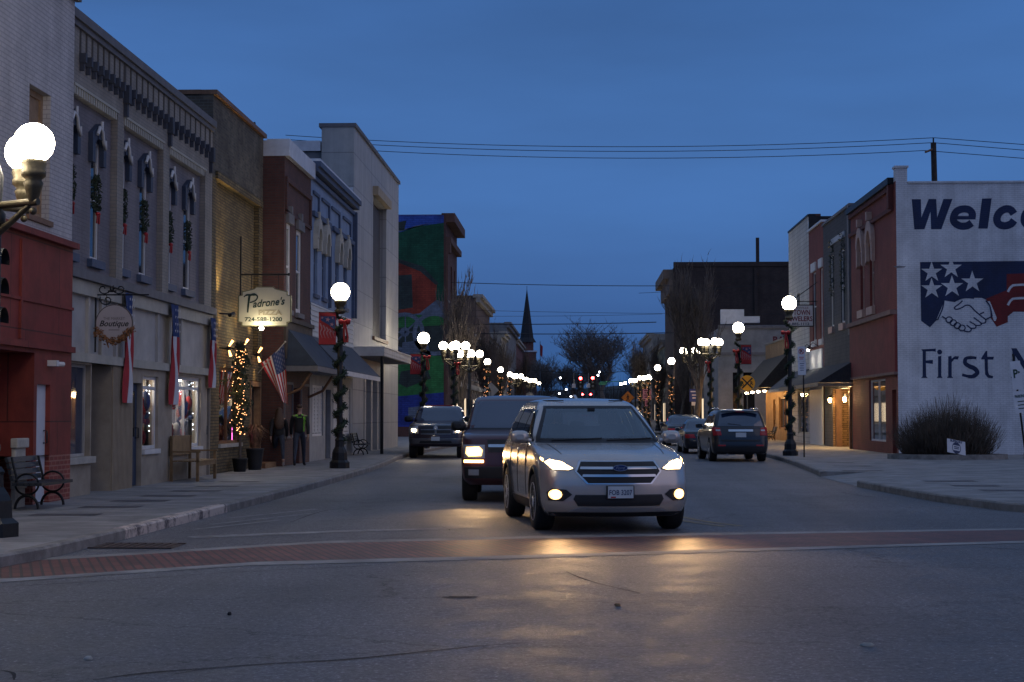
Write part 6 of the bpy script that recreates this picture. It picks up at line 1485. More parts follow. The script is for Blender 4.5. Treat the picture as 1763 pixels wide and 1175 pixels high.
# church with spire
ct = Vector((-10.9, 350, 0))
ch = thing('church', 'brick church with a tall dark needle spire above the roofs', 'church', ct)
part(ch, 'tower', RDF, lambda b: b.box(ct.x - 2, ct.x + 2, 348, 352, 0, 15.4).box(ct.x - 1.4, ct.x + 1.4, 348.6, 351.4, 15.4, 17.6))
part(ch, 'belfry_trim', SNOWW, lambda b: b.box(ct.x - 1.45, ct.x + 1.45, 348.4, 348.6, 13.2, 15.6).box(ct.x - 2.2, ct.x + 2.2, 347.8, 352.2, 15.4, 15.7))
part(ch, 'spire', mat('spire_slate', (.020, .022, .028), .8, var=.3), lambda b: b.loft([[Vector((ct.x + r * math.cos(a * .785 + .39), 350 + r * math.sin(a * .785 + .39), z)) for a in range(8)] for r, z in ((2.2, 17.6), (1.55, 18.6), (.05, 29.2))], 0, False).tube([(ct.x, 350, 29), (ct.x, 350, 30)], .05, 4))
part(ch, 'nave', RDF, lambda b: b.box(ct.x - 12, ct.x - 2, 350, 380, 0, 9).prism([(ct.x - 12.5, 350.1, 9), (ct.x - 1.5, 350.1, 9), (ct.x - 7, 350.1, 15)], (0, 30, 0)))
# hill closing the view
rg = random.Random(4); hb = MB(); nx, ny = 40, 10; V_ = []
for j in range(ny + 1):
    for i in range(nx + 1):
        x = -220 + 440 * i / nx; y = 300 + 60 * j; h = max(0, (y - 320) * .035) * (.8 + .35 * noise.noise(Vector((x * .012, y * .008, 3)))) - .2
        V_.append((x, y, h))
hb.add(V_, [(j * (nx + 1) + i, j * (nx + 1) + i + 1, (j + 1) * (nx + 1) + i + 1, (j + 1) * (nx + 1) + i) for j in range(ny) for i in range(nx)], 0, True)
kind(hb.build('hill', mat('winter_hillside', (.035, .037, .03), .95, var=.5, vscale=.08)), 'structure')
# ------------------------------------------------------------------ street lamps, garlands, banners
LAMPM = mat('lamp_post_paint', (.020, .022, .026), .45, .4, var=.3, vscale=8, coords='obj')
BRONZE = mat('bronze_capital', (.10, .085, .055), .5, .6, var=.3, vscale=10, coords='obj')
GLOBE = emit('globe_glass_lit', (1.0, .88, .68), 26)
def post_base(b, h, r=.075, k=1.0):
    b.lathe([(.27 * k, 0), (.27 * k, .16), (.25 * k, .18), (.21 * k, .22), (.20 * k, .42), (.17 * k, .50), (.125 * k, .58), (.12 * k, .72), (.135 * k, .76), (.10 * k, .82)], 8, smooth=False)
    b.lathe([(r * 1.15, .80), (r * 1.05, 1.5), (r, h - .75), (r * .95, h - .74)], 20, flute=.10)
    b.lathe([(r * 1.25, 1.0), (r * 1.3, 1.04), (r * 1.25, 1.08)], 16)
def globe(par, c, r):
    k = MB(); k.ball(c, r, 24, 14); return k.build('globe', GLOBE, par, world=False)
def single_lamp(name, label, H, r=.255):
    t = thing(name, label, 'street lamp')
    b = MB(); post_base(b, H - .5); b.build('post', LAMPM, t, world=False)
    z = H - 2 * r
    c = MB(); c.lathe([(.08, z - .34), (.14, z - .30), (.15, z - .24), (.10, z - .20), (.12, z - .12), (.165, z - .05), (.165, z + .02), (.12, z + .05)], 18); c.build('capital', BRONZE, t, world=False)
    globe(t, (0, 0, H - r), r)
    return t
def cluster_lamp(name, label, H, ang=0.0, r=.235, arm=.55, k=1.0):
    t = thing(name, label, 'street lamp')
    b = MB(); post_base(b, H - .35, .085, k); b.lathe([(.09, H - 1.2), (.13, H - 1.15), (.13, H - 1.05), (.08, H - .98), (.10, H - .6), (.03, H - .4)], 16); b.build('post', LAMPM, t, world=False)
    for i in range(4):
        a = R(ang + 90 * i); cx, cy = arm * math.cos(a), arm * math.sin(a); z = H - 2 * r
        q = MB(); q.tube([(cx * .12, cy * .12, z - .48), (cx * 1.12, cy * 1.12, z - .46)], .045, 8); q.tube([(cx * .1, cy * .1, z - .80), (cx * .4, cy * .4, z - .70), (cx * .75, cy * .75, z - .56), (cx * .9, cy * .9, z - .5)], [.05, .04, .035, .03], 8); q.ball((cx, cy, z - .57), .045, 10, 6)
        q.lathe([(.05, z - .46), (.07, z - .40), (.10, z - .30), (.115, z - .24), (.09, z - .20), (.14, z - .16), (.145, z - .10), (.13, z - .08), (.15, z - .01), (.14, z + .03)], 18, (cx, cy, 0))
        ao = q.build('arm', BRONZE, t, world=False)
        globe(ao, (cx, cy, H - r), r)
    return t
lampL = single_lamp('street_lamp', 'lone globe lamp post beside the pizza sidewalk, wrapped in garland with a flag banner', 5.02)
lampL.location = (-6.40, 43.0, KH)
lampR = single_lamp('street_lamp', 'lone globe lamp post by the jewelers sign with a no parking sign close by', 5.66)
lampR.location = (7.55, 57.0, KH)
def lamp(src, x, y, label): return dup(src, (x, y, rise(y)), None, label)
lamp(lampL, -6.63, 69, 'lone globe lamp post standing in front of the farm mural')
lamp(lampR, 7.36, 73, 'lone globe lamp post in front of the yellow railroad crossing sign')
near_cl = cluster_lamp('street_lamp', 'nearest four globe lamp post with heavy bronze arms beside the black bench', 4.86, -18, .236, .55, 1.28)
near_cl.location = (-6.90, 18.6, KH)
cl0 = cluster_lamp('street_lamp', 'four globe lamp post at the corner past the mural', 5.02, 12, .205)
cl0.location = (-5.96, 77.7, KH)
lamp(cl0, -5.9, 88, 'second four globe lamp post past the mural, among bare branches')
clR = cluster_lamp('street_lamp', 'four globe lamp post in the bare tree by the blue sign', 5.70, 20, .205)
clR.location = (7.42, 89, KH)
lamp(clR, 7.2, 101, 'second four globe lamp post glowing through the bare tree')
nm = ['first', 'second', 'third', 'fourth', 'fifth', 'sixth', 'seventh', 'eighth', 'ninth', 'tenth']
lampF = single_lamp('street_lamp', 'first lamp post along the church side of the street past the two clusters', 5.02, .205); lampF.location = (-5.65, 101, KH)
for i, (y, src) in enumerate(((101, None), (118.6, lampL), (135, lampL), (147, cl0), (160, lampL), (175, lampL), (190, cl0), (212, lampL), (235, lampL))):
    if src: lamp(lampF if src is lampL else src, -5.65 if y < 150 else -5.5, y, nm[i] + ' lamp post along the church side of the street past the two clusters')
for i, (y, src) in enumerate(((117.6, lampR), (137.5, lampR), (155, lampL), (164, cl0), (177, lampL), (190, cl0), (207, lampL), (230, lampL), (252, lampL))):
    lamp(lampF if src is lampL else src, 6.95, y, nm[i] + ' lamp post along the green slated side past the two clusters')
def garland(name, label, h0, h1, seed, lights=False, bow=None):
    rg = random.Random(seed); b = MB(); n = 110
    pts = []
    for i in range(n):
        t = i / (n - 1); z = h0 + (h1 - h0) * t; a = t * 2 * math.pi * 7.5; rr = .13 + .015 * math.sin(i * 1.7)
        pts.append(Vector((rr * math.cos(a), rr * math.sin(a), z)))
    b.tube(pts, .045, 5)
    for p in pts: leaves(b, p, 15, .10, .046, 0, rg=rg)
    o = b.build(name, GREENL, None, world=False)
    tag(o, label, 'garland', 'garlands wound round the lamp posts')
    if lights:
        f = MB()
        for i in range(55): p = rg.choice(pts); f.bulb(p * 1.0 + Vector((rg.uniform(-.1, .1), rg.uniform(-.14, -.02), rg.uniform(-.1, .1))), .013)
        f.build('fairy_lights', FAIRY, o, world=False)
    if bow:
        x, z = bow; k = MB(); y = -.16
        for sg in (-1, 1):
            k.loft([[Vector((x + sg * t * .16, y - .03 * math.sin(math.pi * t), z + w)), Vector((x + sg * t * .16, y - .05 - .03 * math.sin(math.pi * t), z + w * .5)), Vector((x + sg * t * .16, y - .03, z - w)), Vector((x + sg * t * .16, y + .02, z))] for t, w in ((0, .02), (.5, .08), (1, .06))], 0)
            k.tube([(x + sg * .01, y - .03, z), (x + sg * .03 + .02, y - .03, z - .2), (x + sg * .05 + .04, y - .02, z - .42), (x + sg * .03 + .05, y - .03, z - .56)], [.02, .028, .03, .034], 4)
        k.ball((x, y - .05, z), .035, 8, 6); k.build('red_bow', REDR, o, world=False)
    return o
g1 = garland('garland', 'dark garland with a red bow wound round the lamp by the pizza sidewalk', .75, 4.15, 1, bow=(.14, 3.95)); g1.location = lampL.location
g2 = garland('garland', 'dark garland with a red bow wound round the lamp by the jewelers sign', .75, 4.75, 2, bow=(-.16, 4.35)); g2.location = lampR.location
def cgar(src, x, y, lab): return dup(src, (x, y, rise(y)), rnd.uniform(0, .2), lab)
cgar(g1, -6.63, 69, 'garland with bow on the lamp in front of the farm mural')
cgar(g2, 7.36, 73, 'garland with bow on the lamp hiding part of the railroad sign')
cgar(g1, -5.96, 77.7, 'garland on the four globe lamp at the corner past the mural'); cgar(g2, 7.42, 89, 'garland on the four globe lamp in the tree by the blue sign')
g3 = garland('garland', 'fairy lit garland on the first lone lamp past the clusters, green slated side', .5, 4.3, 3, True); g3.location = (6.95, 117.6, KH)
for i, y in enumerate((137.5, 155, 164, 177)): cgar(g3, 6.95, y, 'fairy lit garland on the %s lamp post along the green slated side' % nm[i + 1])
for i, y in enumerate((101, 118.6, 135)): cgar(g3, -5.65, y, 'fairy lit garland on the %s lamp post along the church side' % nm[i])
def banner(label, x, y, z, side):
    t = thing('banner', label, 'banner', (x, y, z), 0, 'flag banners on the lamp posts')
    w, h = .47, .87; x0 = side * .10 if side > 0 else -.10 - w
    rod = MB()
    rod.tube([(0, 0, h + .01), (x0 + (w if side > 0 else 0), 0, h + .01)], .012, 6); rod.build('top_rod', IRON, t, world=False)
    rod = MB(); rod.tube([(0, 0, .0), (x0 + (w if side > 0 else 0), 0, .0)], .012, 6); rod.build('bottom_rod', IRON, t, world=False)
    n = 12; c = MB(); V_ = []
    for j in range(n + 1):
        for i in range(9): V_.append((x0 + w * i / 8, .012 * math.sin(j * .8 + i * .5), h * j / n))
    c.add(V_, [(j * 9 + i, j * 9 + i + 1, (j + 1) * 9 + i + 1, (j + 1) * 9 + i) for j in range(n) for i in range(8)], 0, True)
    O_ = (x0, -.03, 0)
    for i in range(5):
        xx = .04 + i * .085
        stroke(c, [(xx, .58 - i * .05), (xx + .05, .45 - i * .03), (xx + .01, .33), (xx + .06, .18)], [.035, .03, .024, .012], O_, (1, 0, 0), (0, 0, 1), 1, .0)
    flat(c, [(.05, .77), (.45, .77), (.45, .42), (.36, .46), (.27, .54), (.16, .60), (.06, .66)], O_, (1, 0, 0), (0, 0, 1), 2, .004)
    for cx, cy, r in ((.25, .68, .075), (.36, .55, .06), (.10, .73, .04), (.39, .72, .045)): flat(c, star((cx, cy), r, 80), O_, (1, 0, 0), (0, 0, 1), 1, .008)
    c.build('cloth', [REDC, mat('banner_pale', (.42, .20, .22), .8, var=.1) if 'banner_pale' not in MATS else MATS['banner_pale'], BLUEC], t, world=False)
    return t
banner('stars and stripes banner on the lamp by the pizza sidewalk', -6.40, 42.9, KH + 3.33, -1)
banner('stars and stripes banner on the lamp in front of the farm mural', -6.63, 68.9, KH + 3.2, -1)
banner('stars and stripes banner on the lamp by the railroad sign', 7.36, 72.9, KH + 3.75, 1)
# ------------------------------------------------------------------ bare winter trees
BARK = mat('bark', (.12, .098, .08), .9, var=.45, vscale=7, coords='obj')
TWIG = mat('twig', (.125, .102, .088), .9, var=.4, vscale=5, coords='obj')
def bare_tree(name, label, h, spread, seed, upright=.8, depth=6, trunk=.16, split=.22, group='bare street trees', twig=.014):
    rg = random.Random(seed); T, C_ = MB(), MB()
    def grow(p, d, L, r, lev):
        q = [p]; k = 4
        for i in range(k):
            d = (d + Vector((rg.gauss(0, .10), rg.gauss(0, .10), rg.gauss(.04, .05)))).normalized(); q.append(q[-1] + d * L / k)
        r2 = r * .62
        if lev <= 1: T.tube(q, [r + (r2 - r) * i / k for i in range(k + 1)], 8 if lev == 0 else 6, cap=False)
        elif lev <= 3: C_.tube(q, [r + (r2 - r) * i / k for i in range(k + 1)], 4, cap=False)
        else:
            a = d.orthogonal().normalized() * max(r, twig)
            b2 = d.cross(a)
            v = []; f = []
            C_.add([q[0] + a, q[0] - a * .5 + b2 * .8, q[0] - a * .5 - b2 * .8, q[2] + a * .5, q[2] - a * .5, q[-1]], [(0, 1, 4, 3), (2, 0, 3, 4), (1, 2, 4), (3, 4, 5)])
        if lev >= depth: return
        n = rg.choice((4, 5)) if lev == 0 else rg.choice((3, 3, 4)) if lev < 5 else rg.choice((2, 3))
        for i in range(n):
            s = rg.uniform(.25, 1.0) if lev else rg.uniform(.6, 1); st = q[min(int(s * k), k)] if i else q[-1]
            out = Vector((rg.gauss(0, 1), rg.gauss(0, 1), 0)); out = out.normalized() if out.length > 0 else Vector((1, 0, 0))
            sp = spread * (.7 if lev == 0 else 1.0)
            nd = (d * (1 - sp * .45) + out * sp * rg.uniform(.5, 1.1) + Vector((0, 0, upright * .45))).normalized()
            grow(st, nd, L * rg.uniform(.66, .88), r2 * rg.uniform(.6, .85), lev + 1)
    grow(Vector((0, 0, 0)), Vector((0, 0, 1)), h * split, trunk, 0)
    print('TREE', label[:20], len(C_.f), max(v.z for v in C_.v), max(abs(v.x) for v in C_.v))
    t = thing(name, label, 'tree', (0, 0, 0), 0, group)
    T.build('trunk', BARK, t, world=False, recalc=False); C_.build('crown', TWIG, t, world=False, recalc=False)
    return t, max(v.z for v in C_.v)
def place(tr, h, x, y, z=KH, H=None, rz=0.0, sx=1.0, label=None, src=None):
    t = tr if src is None else dup(src, (0, 0, 0), rz, label)
    k = (H or h) / h; t.scale = (k * sx, k * sx, k); t.location = (x, y, z); t.rotation_euler = (0, 0, rz); return t
ta, ha = bare_tree('bare_tree', 'upright bare tree rising among lamp globes past the mural', 10, .42, 5, 1.1, 7, .13, .15)
place(ta, ha, -6.3, 91.5, H=10.4, sx=.8)
tb_, hb_ = bare_tree('bare_tree', 'wide bare tree with lamp globes glowing through it before the grey bank', 10, .46, 8, 1.1, 7, .15, .15)
place(tb_, hb_, 7.1, 96, H=11.6, sx=.78)
spots = [(-6.4, 112, 8.5, 'second upright bare tree along the church side'), (-6.3, 124, 8, 'third upright bare tree along the church side'), (-6.3, 140, 8.5, 'fourth upright bare tree along the church side'), (-6.2, 168, 9, 'fifth upright bare tree along the church side'), (7.9, 126, 9, 'second bare tree along the green slated side'), (7.8, 146, 9, 'third bare tree along the green slated side'), (7.6, 170, 9.5, 'fourth bare tree along the green slated side'), (7.4, 195, 9.5, 'fifth bare tree along the green slated side')]
for i, (x, y, H, lb) in enumerate(spots): place(None, ha if i % 2 else hb_, x, y, rise(y), H, i * 1.3, .75, lb, ta if i % 2 else tb_)
tc_, hc_ = bare_tree('bare_tree', 'huge spreading bare tree closing the far end of the street', 17, .75, 12, .45, 7, .45, .24, 'big bare trees beyond the street', .034)
place(tc_, hc_, 5.2, 292, 1.9, 18.5, 0, 1.3)
far = [(-4.5, 305, 11, 'smaller bare tree just right of the church spire'), (-1.0, 330, 12, 'mid sized bare tree between spire and huge tree'), (3.0, 335, 13, 'bare tree tucked behind the huge spreading tree'), (11.5, 300, 14, 'bare tree leaning over the last brown block'), (-8.5, 320, 13, 'bare tree at the foot of the church'), (16, 340, 15, 'bare tree behind the last brown block roof')]
for i, (x, y, H, lb) in enumerate(far): place(None, hc_, x, y, 1.8, H, 1 + i * 1.1, 1.1, lb, tc_)
# far bank of woods at the end of the street
rg = random.Random(77); wm = MB()
for i in range(900):
    x = rg.uniform(-60, 60); y = rg.uniform(345, 400); h = rg.uniform(5, 10.5); z0 = (y - 320) * .03
    for k in range(6):
        a = Vector((x + rg.gauss(0, .4), y, z0)); e = a + Vector((rg.gauss(0, 1.3), rg.gauss(0, .6), h * rg.uniform(.6, 1)))
        w = Vector((.09, 0, 0)); wm.add([a - w, a + w, e], [(0, 1, 2)])
kind(wm.build('woods', mat('far_twig', (.05, .045, .042), .9, var=.3), recalc=False), 'stuff')
# twiggy shrub by the white wall, in a kerbed bed
rg = random.Random(31); sb = MB(); bx, by = 12.15, 53.2
CL = [(-.75, 0, .75, 1.45), (-.3, -.25, .7, 1.72), (.15, .1, .75, 1.80), (.6, -.15, .65, 1.55), (1.0, .1, .6, 1.35), (.3, -.4, .6, 1.3), (-1.05, -.1, .45, 1.1)]
for i in range(4600):
    a = rg.uniform(0, 2 * math.pi); rr = rg.random() ** .5
    ci = rg.choice(CL); p = Vector((bx + ci[0] * .82 + ci[2] * rr * math.cos(a), by + ci[1] + ci[2] * .8 * rr * math.sin(a), KH + .08)); top = ci[3] * (1 - .40 * rr ** 2.5) * rg.choice((rg.uniform(.55, 1.0), rg.uniform(.8, 1.2)))
    o_ = Vector((math.cos(a) * rr * .60, math.sin(a) * rr * .45, 0))
    prev = p; w = .011
    for s in (.35, .7, 1.0):
        q = p + o_ * s + Vector((rg.gauss(0, .06), rg.gauss(0, .06), top * s)); t_ = Vector((rg.uniform(-1, 1), rg.uniform(-1, 1), 0)).normalized() * w
        sb.add([prev - t_, prev + t_, q + t_ * .6, q - t_ * .6], [(0, 1, 2, 3)]); prev = q; w *= .7
tag(sb.build('twiggy_shrub', mat('shrub_twig', (.125, .095, .07), .9, var=.5, vscale=2), origin=(bx, by, KH), recalc=False), 'big rounded leafless shrub against the white mural wall', 'shrub')
kb = MB(); PA = [(bx + 1.95 * math.cos(a * .2618), by - .1 + 1.25 * math.sin(a * .2618)) for a in range(24)]; PB = [(bx + 1.75 * math.cos(a * .2618), by - .1 + 1.07 * math.sin(a * .2618)) for a in range(24)]
for i in range(24):
    j = (i + 1) % 24
    kb.quad((*PA[i], KH), (*PA[j], KH), (*PA[j], KH + .16), (*PA[i], KH + .16)); kb.quad((*PA[i], KH + .16), (*PA[j], KH + .16), (*PB[j], KH + .16), (*PB[i], KH + .16)); kb.quad((*PB[i], KH + .16), (*PB[j], KH + .16), (*PB[j], KH), (*PB[i], KH))
kb.poly([(*p, KH + .06) for p in PB], 1)
tag(kb.build('planting_bed', [CONC2, EARTH], origin=(bx, by, KH)), 'oval concrete kerbed planting bed under the leafless shrub', 'planting bed')
part_ = MB(); part_.box(14.6, 17.5, 52.6, 53.0, KH, KH + .2); part_.box(14.2, 18, 45.2, 45.6, KH, KH + .13)
kind(part_.build('low_kerb', CONC2), 'structure')
# ------------------------------------------------------------------ street furniture, signs, people
def board(par, name, m, fac, u0, u1, z0, z1, th=.012): return part(par, name, m, lambda b: b.fbox(fac, u0, u1, z0, z1, -th, 0))
SIGNW = mat('sign_white', (.70, .70, .73), .5, var=.1); SIGNG = mat('sign_green', (.02, .14, .09), .5, var=.1); SIGNY = mat('sign_yellow', (.85, .40, .015), .5, var=.08); SIGNO = mat('sign_orange', (.85, .22, .01), .5, var=.08)
SIGNB = mat('sign_blue', (.018, .05, .26), .5, var=.1); SIGNP = mat('sign_pink', (.80, .30, .34), .5, var=.08); INK = mat('sign_ink', (.015, .015, .018), .6, var=0); INKG = mat('sign_green_ink', (.01, .045, .03), .6, var=0); INKR = mat('sign_maroon_ink', (.20, .02, .045), .6, var=0); SIGNR = mat('sign_red', (.45, .03, .02), .5, var=0)
GALV = mat('galvanised_post', (.16, .165, .17), .5, .6, var=.3); CREAMS = mat('cream_sign_face', (.62, .58, .44), .6, var=.08, vscale=2); OLIVE = mat('olive_sign_edge', (.20, .19, .10), .6, var=.2); MAUVES = mat('taupe_sign_face', (.50, .43, .42), .7, var=.08)
X3, Z3 = (1, 0, 0), (0, 0, 1)
def lines(b, u0, z0, w, n, dz, m, O, h=.02):
    for i in range(n): flat(b, [(u0 + w * .1 * (i % 2), z0 - i * dz), (u0 + w * (1 - .1 * (i % 2)), z0 - i * dz), (u0 + w * (1 - .1 * (i % 2)), z0 - i * dz + h), (u0 + w * .1 * (i % 2), z0 - i * dz + h)], O, X3, Z3, m, .004)
# pizza sign hanging from an iron bar, lamp below
YS = 41.3; q = lambda px, py: onY(px, py, YS); fs = facing(YS)
(xa, zt), (xb, zb) = q(410, 494), q(502, 562)
t = thing('hanging_sign', 'cream notched board reading pizza with a phone number, hung above its doorway', 'shop sign', (XL, YS, zt + .35))
zbar = q(450, 473)[1]
part(t, 'bracket', IRON, lambda b: b.tube([(XL + .02, YS, zbar), (xb - .1, YS, zbar)], .022, 8).tube([(XL + .03, YS, zbar - 1.2), (XL + .03, YS, zbar + 1.0)], .022, 6).ball((xb - .08, YS, zbar), .04, 8, 6))
for xx in (xa + .35, xb - .35): part(t, 'hanger', IRON, lambda b: b.tube([(xx, YS, zbar), (xx, YS, zt - .06)], .009, 5))
W_, Hh = xb - xa, zt - zb; n_ = .10
out = [(n_, 0), (W_ - n_, 0), (W_ - n_, n_ * .9), (W_, n_ * 1.1), (W_, Hh - .24), (W_ - n_, Hh - .22), (W_ - n_, Hh - .13), (W_ * .70, Hh - .05), (W_ * .66, Hh), (W_ * .34, Hh), (W_ * .30, Hh - .05), (n_, Hh - .13), (n_, Hh - .22), (0, Hh - .24), (0, n_ * 1.1), (n_, n_ * .9)]
def shrink(p, k): return [(W_ / 2 + (x - W_ / 2) * k, Hh / 2 + (y - Hh / 2) * k) for x, y in p]
b = MB(); b.prism([(xa + x, YS - .03, zb + z) for x, z in out], (0, .06, 0), 1); OS = (xa, YS - .03, zb)
flat(b, shrink(out, .95), OS, X3, Z3, 0, .004)
stroke(b, [(.16, Hh - .27), (.24, Hh - .22), (.36, Hh - .22), (.47, Hh - .215)], [.03, .045, .045, .05], OS, X3, Z3, 2, .008)
stroke(b, [(.31, Hh - .24), (.285, Hh - .42), (.265, Hh - .68)], [.06, .05, .04], OS, X3, Z3, 2, .009)
stroke(b, [(.30, Hh - .24), (.44, Hh - .20), (.52, Hh - .27), (.46, Hh - .37), (.32, Hh - .42)], [.05, .04, .035, .03], OS, X3, Z3, 2, .010)
text(b, '', "adrone's", .27, 2, None, (xa + .40, YS - .03, zb + Hh - .55), (1, 0, .10), Z3, width=.84, shear=.25, bold=.006, depth=.008)
text(b, '', 'PIZZA', .18, 3, None, (xa + .55, YS - .03, zb + .30), X3, Z3, width=.62, bold=.006, depth=.008)
text(b, '', 'PIZZA', .18, 0, None, (xa + .56, YS - .03, zb + .304), X3, Z3, width=.60, bold=-.004, depth=.011)
text(b, '', '724-588-1200', .15, 2, None, (xa + .19, YS - .03, zb + .13), X3, Z3, width=.98, bold=.004, depth=.008)
b.build('sign_board', [CREAMS, OLIVE, mat('sign_dark_green', (.012, .035, .028), .6, var=0), mat('sign_tan_outline', (.28, .22, .12), .6, var=0)], t)
lx, lz = q(452, 566)
part(t, 'lamp_holder', IRON, lambda b: b.tube([(lx - .3, YS, zb), (lx - .2, YS - .12, zb - .1), (lx - .02, YS - .14, lz)], .015, 6))
part(t, 'sign_bulb', emit('sign_bulb', (1, .92, .75), 30), lambda b: b.ball((lx, YS - .14, lz), .06, 12, 8))
light('POINT', 'sign_light', (lx, YS - .26, lz - .02), 16, (1, .86, .58), None, shadow_soft_size=.06)
# boutique sign: round board under a scrolled iron bracket
YS2 = 28.8; q = lambda px, py: onY(px, py, YS2); (cx, cz) = q(197, 557); r_ = .345
t = thing('hanging_sign', 'round taupe boutique sign with orange leaves hung from a scrolled iron bracket', 'shop sign', (XL, YS2, cz + .6))
zb2 = q(190, 508)[1]
def scroll(b):
    b.tube([(XL + .02, YS2, zb2), (XL + 1.0, YS2, zb2)], .014, 6); b.tube([(XL + .02, YS2, zb2 - 1.05), (XL + .02, YS2, zb2 + .1)], .018, 6)
    for c0, s in ((XL + .16, 1), (XL + .46, -1), (XL + .22, -1)):
        pts = [(c0 + s * (.02 + .011 * i) * math.cos(i * .62), YS2, zb2 + (.11 if c0 > XL + .3 or s > 0 else -.09) + (.02 + .009 * i) * math.sin(i * .62)) for i in range(12)]; b.tube(pts, .012, 5)
    for k in range(6): a = k * 1.05; b.tube([(XL + .32, YS2, zb2 + .06), (XL + .32 + .08 * math.cos(a), YS2, zb2 + .07 + .07 * abs(math.sin(a)))], .014, 4)
part(t, 'bracket', IRON, scroll)
for s in (-.15, .15): part(t, 'hanger', IRON, lambda b: b.tube([(cx + s, YS2, zb2), (cx + s, YS2, cz + r_ * .9)], .006, 5))
b = MB(); b.prism([(cx + r_ * math.cos(a * .157), YS2 - .02, cz + r_ * math.sin(a * .157)) for a in range(40)], (0, .04, 0), 1); OS = (cx, YS2 - .02, cz)
flat(b, [(r_ * .95 * math.cos(a * .157), r_ * .95 * math.sin(a * .157)) for a in range(40)], OS, X3, Z3, 0, .003)
text(b, '', 'THE MARKET', .075, 2, None, (cx - .2, YS2 - .02, cz + .06), X3, Z3, width=.40, depth=.006)
text(b, '', 'Boutique', .15, 3, None, (cx - .27, YS2 - .02, cz - .055), X3, Z3, width=.54, shear=.35, bold=.003, depth=.006)
lines(b, -.1, -.13, .2, 1, .03, 2, OS, .014)
b.build('sign_board', [MAUVES, mat('sign_rim', (.12, .095, .09), .7, var=.1), mat('sign_grey_ink', (.16, .13, .13), .7, var=0), INK], t)
b = MB(); rg = random.Random(2)
for i in range(70):
    a = R(rg.uniform(195, 345)); rr = r_ * rg.uniform(.82, 1.12); leaves(b, (cx + rr * math.cos(a), YS2 - .05, cz + rr * math.sin(a)), 4, .05, .045, 0, rg=rg)
b.build('leaf_spray', mat('orange_leaf', (.30, .13, .05), .8, var=.4, vscale=20), t)
# jewellers sign
YJ = 78.0; q = lambda px, py: onY(px, py, YJ); (xa, zt), (xb, zb) = q(1352, 525), q(1401, 563)
t = thing('hanging_sign', 'white jewelers sign with maroon letters hung from a red shop front', 'shop sign', (XR, YJ, zt))
part(t, 'bracket', IRON, lambda b: b.tube([(XR, YJ, zt + .16), (xa + .1, YJ, zt + .16)], .025, 6).tube([(XR, YJ, zt + 1.1), (xa + .3, YJ, zt + .18)], .02, 6))
b = MB(); b.box(xa, xb, YJ - .06, YJ + .06, zb, zt, 1); b.box(xa + .05, xb - .05, YJ - .068, YJ - .06, zb + .05, zt - .05, 0); OS = (xa, YJ - .068, zb); w = xb - xa; h = zt - zb
text(b, '', 'GREENVILLE', .13, 2, None, (xa + .2, YJ - .068, zt - .2), X3, Z3, width=w * .66)
text(b, '', 'UPTOWN', .34, 2, None, (xa + .09, YJ - .068, zt - .50), X3, Z3, width=w * .80, bold=.008)
text(b, '', 'JEWELERS', .32, 2, None, (xa + .07, YJ - .068, zt - .80), X3, Z3, width=w * .90, bold=.008)
text(b, '', '885-1112', .17, 3, None, (xa + .3, YJ - .068, zb + .08), X3, Z3, width=w * .62, bold=.004)
b.build('sign_board', [SIGNW, IRON, INKR, PLATEINK], t)
# no-parking sign on its black post
YN = 55.0; q = lambda px, py: onY(px, py, YN); px0 = q(1384, 700)[0]
t = thing('parking_sign', 'no parking sign with two white plates on a thin black post', 'road sign', (px0, YN, KH))
part(t, 'post', IRON, lambda b: b.tube([(px0, YN + .03, KH), (px0, YN + .03, q(1384, 600)[1])], .028, 6))
(xa, zt), (xb, zb) = q(1373, 597), q(1386.5, 623); (_, zc) = q(1380, 646)
b = MB(); b.box(xa, xb, YN - .005, YN, zb + .004, zt, 0); OS = ((xa + xb) / 2, YN - .005, zt - .17)
stroke(b, [(.085 * math.cos(k * .5236), .085 * math.sin(k * .5236)) for k in range(12)], .022, OS, X3, Z3, 1, .006, closed=True); text(b, '', 'P', .15, 2, None, (OS[0] - .04, OS[1], OS[2] - .05), X3, Z3, width=.075, bold=.006); stroke(b, [(-.06, .06), (.06, -.06)], .02, OS, X3, Z3, 1, .009, smooth=False)
lines(b, -.08, -.21, .16, 2, .06, 1, OS, .025); b.build('sign_plate', [SIGNW, SIGNR, INK], t)
b = MB(); b.box(xa + .01, xb + .02, YN - .005, YN, zc, zb - .004, 0); lines(b, .07, -.08, .15, 4, .075, 1, (xa, YN - .005, zb), .022); b.build('sign_plate', [SIGNW, PLATEINK], t)
# leaning white parking signs by the kerb
YP = 46.5; q = lambda px, py: onY(px, py, YP); base = Vector((*q(1768, 800)[:1], YP, KH)); top = Vector((q(1744, 610)[0], YP, q(1744, 610)[1])); ax_ = (top - base).normalized(); rt = Vector((ax_.z, 0, -ax_.x))
t = thing('parking_sign', 'leaning pair of pale green lettered parking plates on a dark post', 'road sign', base)
part(t, 'post', IRON, lambda b: b.tube([base, top], .03, 6))
def plate(v0, v1, u0, u1, fn):
    Lp = (top - base).length; b = MB(); o = base + ax_ * (Lp * v0) + Vector((0, -.04, 0))
    b.prism([o + rt * u0, o + rt * u1, o + rt * u1 + ax_ * Lp * (v1 - v0), o + rt * u0 + ax_ * Lp * (v1 - v0)], (0, .01, 0), 0); fn(b, o, Lp * (v1 - v0)); b.build('sign_plate', [SIGNW, INKG], t)
plate(.68, .935, -.13, .16, lambda b, o, h: (text(b, '', 'P', .34, 1, None, o + rt * -.07 + ax_ * h * .42, rt, ax_, width=.13, bold=.01), flat(b, [(.07, h * .55), (.13, h * .6), (.07, h * .65)], o, rt, ax_, 1)))
